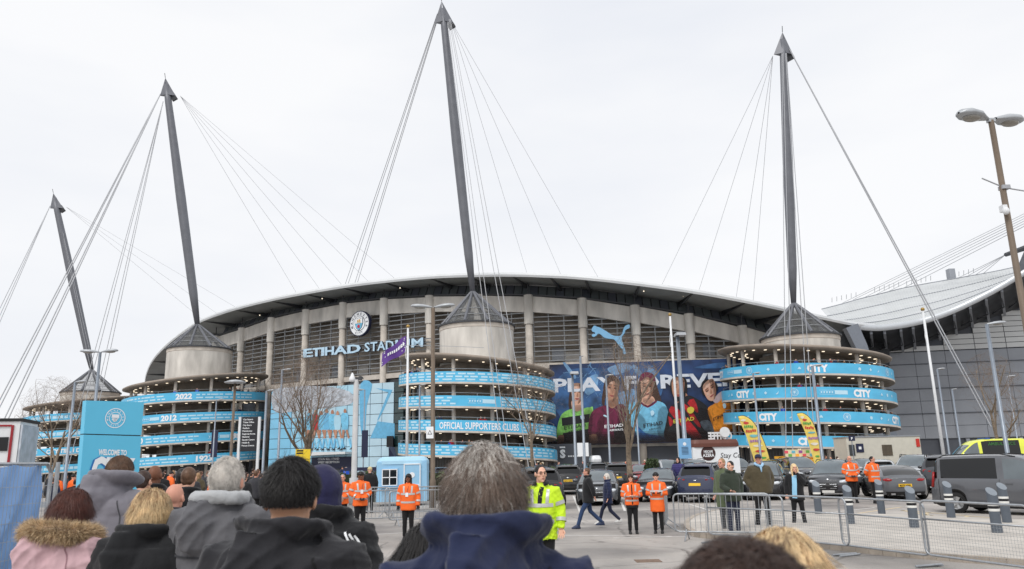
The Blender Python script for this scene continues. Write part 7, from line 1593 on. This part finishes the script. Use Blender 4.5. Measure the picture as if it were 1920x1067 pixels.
CB = MB(); CB.tube(smooth_path([(-.07, .09, 1.5), (-.09, -.0, 1.52), (0, -.1, 1.53), (.09, .0, 1.52), (.07, .09, 1.5)], 4), .028, 10); CB.build('black_collar', J_BLACK, T, smooth=True); strip_on(jm, [(-.03, 1.46), (-.01, 1.35), (.0, 1.2)], .06, J_BLACK, T, 'open_front', -1, .005)
q = stand(1105, 991); person('man in a black jacket and blue jeans walking left', q, 90, hgt(1105, 880, q)*1.02, J_BLACK, T_JEAN, SKB, 'short', H_BROWN, arms=('swing_b', 'down'), legs='walk', bulk=1.14, hem=.74, shoes=SHOE_N, hood='collar')
q = stand(1142, 984); person('white-haired woman in a navy puffer coat walking left', q, 92, hgt(1138, 890, q)*1.02, J_NAVY, T_NAVY, SKA, 'bob', H_SILV, arms=('down', 'swing_b'), legs='walk2', bulk=1.1, hem=.72, shoes=SHOE_W, puffer=.1, hood='collar')
q = stand(1188, 1001); T, hd, jm = person('woman steward in an orange vest with hands together and glasses', q, 178, hgt(1188, 889, q), J_ORANGE, T_BLACK, SKA, 'fringe', H_DBROWN, arms=('phone', 'phone'), bulk=1.12, hivis='vest', hem=.84, turn=-15)
MB().loft([(0, 0, .76, .19, .145), (0, 0, .85, .195, .15)], 20).build('under_coat', J_BLACK, T, smooth=True); strip_on(jm, [(0, 1.45), (0, 1.2), (0, .86)], .035, J_BLACK, T, 'zip', -1, .005)
for s in (-1, 1): MB().tube([(s*.033+.022*math.cos(a), .094, .008+.017*math.sin(a)) for a in [2*PI*k/16 for k in range(17)]], .0025, 5).build('glasses', BLACK, hd)
q = stand(1236, 1000); T, hd, jm = person('steward in a long orange jacket and black hood with folded arms', q, 165, hgt(1240, 886, q), J_ORANGE, T_BLACK, SKA, 'beanie', H_BLACK, arms=('fold', 'fold'), bulk=1.12, hivis=True, hem=.62, gloves=J_BLACK)
q = stand(1364, 1000); person('fair-haired man in an olive coat turned away by the barrier', q, 120, hgt(1360, 860, q), J_OLIVE, T_GREY, SKB, 'short', H_DBLOND, bulk=1.1, hem=.6, turn=10)
q = stand(1379, 1004); T, hd, jm = person('dark-haired man in a dark green jacket holding a phone', q, 195, hgt(1377, 865, q), J_GREEN, T_NAVY, SKA, 'short', H_BLACK, arms=('pockets', 'out'), bulk=1.1, shoes=SHOE_W, turn=-60, hood='collar'); MB().box((.2, .36, 1.06), (.07, .14, .01)).build('phone', BLACK, T)
q = stand(1433, 992); T, hd, jm = person('broad man in a brown jacket, navy cap and pale blue scarf', q, 184, hgt(1430, 852, q), J_KHAKI, T_BLACK, SKB, 'cap', J_NAVY, arms=('pockets', 'pockets'), bulk=1.32, legs='apart', turn=-25, waist=1.08, hem=.84)
SF = MB(); SF.tube(smooth_path([(-.07, .08, 1.50), (-.085, 0, 1.53), (0, -.085, 1.55), (.085, 0, 1.53), (.07, .08, 1.50), (0, .115, 1.47), (-.07, .08, 1.50)], 4), .034, 10); SF.tube([(0, .12, 1.48), (.0, .15, 1.42), (.0, .165, 1.33)], [(.06, .03), (.05, .02), (.02, .012)], 10); link('scarf', blob(SF, .01, 2, mats=S('scarf_blue', 158, 196, 226, rough=.9, var=.25, scale=14), name='scarf'), T)
q = stand(1500, 988); T, hd, jm = person('blonde woman in a black coat and sky blue shirt with a hand to her face', q, 160, hgt(1497, 870, q)*1.0, J_BLACK, T_BLACK, SKA, 'long', H_BLOND, arms=('face', 'down'), bulk=1.1, legs='apart', turn=20, hem=.74)
strip_on(jm, [(.02, 1.44), (.03, 1.2), (.05, 1.0), (.06, .8)], .13, S('shirt_sky', 150, 204, 236, rough=.8, var=.1), T, 'football_shirt', -1, .006)
HW = MB(); HW.tube(smooth_path([(-.1, .05, 1.5), (-.12, -.05, 1.5), (0, -.13, 1.5), (.12, -.05, 1.5), (.1, .05, 1.5)], 3), .04, 10); link('white_hood', blob(HW, .012, 2, mats=cloth('cloth_white', 214, 214, 214), name='white_hood'), T)
q = stand(1602, 943); person('bald bearded steward in an orange jacket, left of the pair by the coupe', q, 176, hgt(1602, 855, q), J_ORANGE, T_BLACK, SKB, None, H_GREY, arms=('clasp', 'clasp'), bulk=1.16, hivis=True, gloves=J_BLACK)
q = stand(1645, 944); person('dark-haired steward in an orange jacket, right of the pair by the coupe', q, 196, hgt(1644, 856, q), J_ORANGE, T_BLACK, SKB, 'short', H_BLACK, arms=('back', 'back'), bulk=1.14, hivis=True, turn=25)
q = stand(1276, 935); person('person in a purple padded coat and black hood among the parked cars', q, 150, hgt(1276, 858, q), cloth('cloth_purple', 62, 58, 110), T_BLACK, SKA, 'hood', J_BLACK, bulk=1.2, puffer=.1, hem=.5)
q = stand(692, 962); person('person in a black coat and cream hat by the blue booth', q, 20, hgt(692, 876, q), J_BLACK, T_BLACK, SKA, 'beanie', cloth('cloth_cream', 206, 190, 140), bulk=1.15, face=False)

# ---------------------------------------------------------------- distant crowd and people on the ramps
def proto(jm_, tm_, hm_, style, skin, arms):
    T, hd, jm = person('x', (0, -60, 0), 0, 1.75, jm_, tm_, skin, style, hm_, bulk=1.15, voxel=.035, face=False, arms=arms, wrinkle=.01); return T
PROT = [(proto(J_BLACK, T_BLACK, H_DBROWN, 'short', SKA, ('down', 'down')), 'black coat'), (proto(J_NAVY, T_JEAN, H_BLACK, 'beanie', SKB, ('pockets', 'pockets')), 'navy coat and beanie'), (proto(J_DGREY, T_BLACK, H_BROWN, 'short', SKB, ('pockets', 'down')), 'charcoal coat'), (proto(J_KHAKI, T_JEAN, H_DBLOND, 'long', SKA, ('pockets', 'pockets')), 'khaki coat with long hair'), (proto(cloth('cloth_royal', 40, 84, 190), T_BLACK, H_GREY, 'short', SKB, ('down', 'down')), 'bright blue coat'), (proto(J_ORANGE, T_BLACK, H_BLACK, 'beanie', SKA, ('down', 'down')), 'orange jacket'), (proto(cloth('cloth_red', 150, 40, 44), T_JEAN, H_SILV, 'short', SKA, ('down', 'down')), 'red coat')]
rc = random.Random(11); used = set()
def crowd(pos, rz, k, where, group):
    P, nm = PROT[k]; T = dup(P, pos, rz, 'person in ' + ('an ' if nm[0] in 'aeiou' else 'a ') + nm + ' ' + where, group); s = rc.uniform(.93, 1.06); T.scale = (s, s, s); return T
WT = [0, 0, 0, 1, 1, 2, 2, 2, 3, 4, 5, 6]
for i in range(85):                    # crowd beneath the towers on the left
    x = rc.uniform(95, 545); Y = rc.choice((rc.uniform(26, 40), rc.uniform(36, 62), rc.uniform(40, 70)))
    if 150 < x < 262 and Y < 30: continue
    p = at(x, 885, Y); crowd((p.x, Y, ground_z(Y)), rc.uniform(-.9, .9), rc.choice(WT), 'in the crowd ' + ('left of the totem' if x < 150 else 'right of the totem' if x < 330 else 'below the years tower' if x < 440 else 'by the directory sign' if x < 490 else 'by the mural')+('' if Y > 42 else ', nearby'), 'waiting crowd on the left')
for i in range(26):                    # by the reception and along the car park
    x = rc.choice((rc.uniform(600, 735), rc.uniform(840, 1300), rc.uniform(1540, 1600))); Y = rc.uniform(56, 80); p = at(x, 870, Y); crowd((p.x, Y, 0), rc.uniform(-3, 3), rc.choice(WT), 'walking far behind the parked cars', 'people far behind the car park')
for T_, fl, ranges in ((TW3, 4, {0: [(-1.45, -.75, 13)], 1: [(-1.5, -.95, 7)], 2: [(-.65, .1, 3)], 3: [(-.6, .2, 7)]}), (TW4, 4, {0: [(-1.4, -1.2, 3), (-.45, .6, 11), (1.25, 1.5, 2)], 1: [(-.2, .15, 4)], 2: [(-.6, .7, 4), (.95, 1.4, 7)], 3: [(-1.2, -.1, 3)]}), (TW2, 4, {0: [(-.5, .9, 9), (1.0, 1.4, 4)], 1: [(.5, .8, 3)], 3: [(.1, .4, 2)]}), (TW1, 4, {0: [(0, .8, 4)]})):
    pt, hz, BH_, R_ = T_HZ[T_.name]; nm_ = {TW3.name: 'centre tower', TW4.name: 'rightmost tower', TW2.name: 'years tower', TW1.name: 'farthest ramp tower'}[T_.name]
    for n, rs in ranges.items():
        for a, b, cnt in rs:
            for k in range(cnt):
                ph_ = rc.uniform(a, b); p = pt(ph_, R_-.75, hz(n, ph_)-BH_+.03); d = pt(ph_, R_, 0)-pt(ph_, 0, 0); kk = rc.choice((0, 0, 1, 2, 2, 3, 6, 4)); crowd(tuple(p), math.atan2(d.y, d.x)-PI/2+rc.uniform(-.5, .5), kk, 'at the ' + ('top', 'second', 'third', 'lowest')[n] + ' rail of the ' + nm_, 'people on the ramp towers')
for P, _ in PROT:
    for o in list(KIDS[P.name]):
        for c_ in KIDS.get(o.name, []): bpy.data.objects.remove(c_)
        bpy.data.objects.remove(o)
    bpy.data.objects.remove(P)
bpy.data.scenes.remove(TMP)
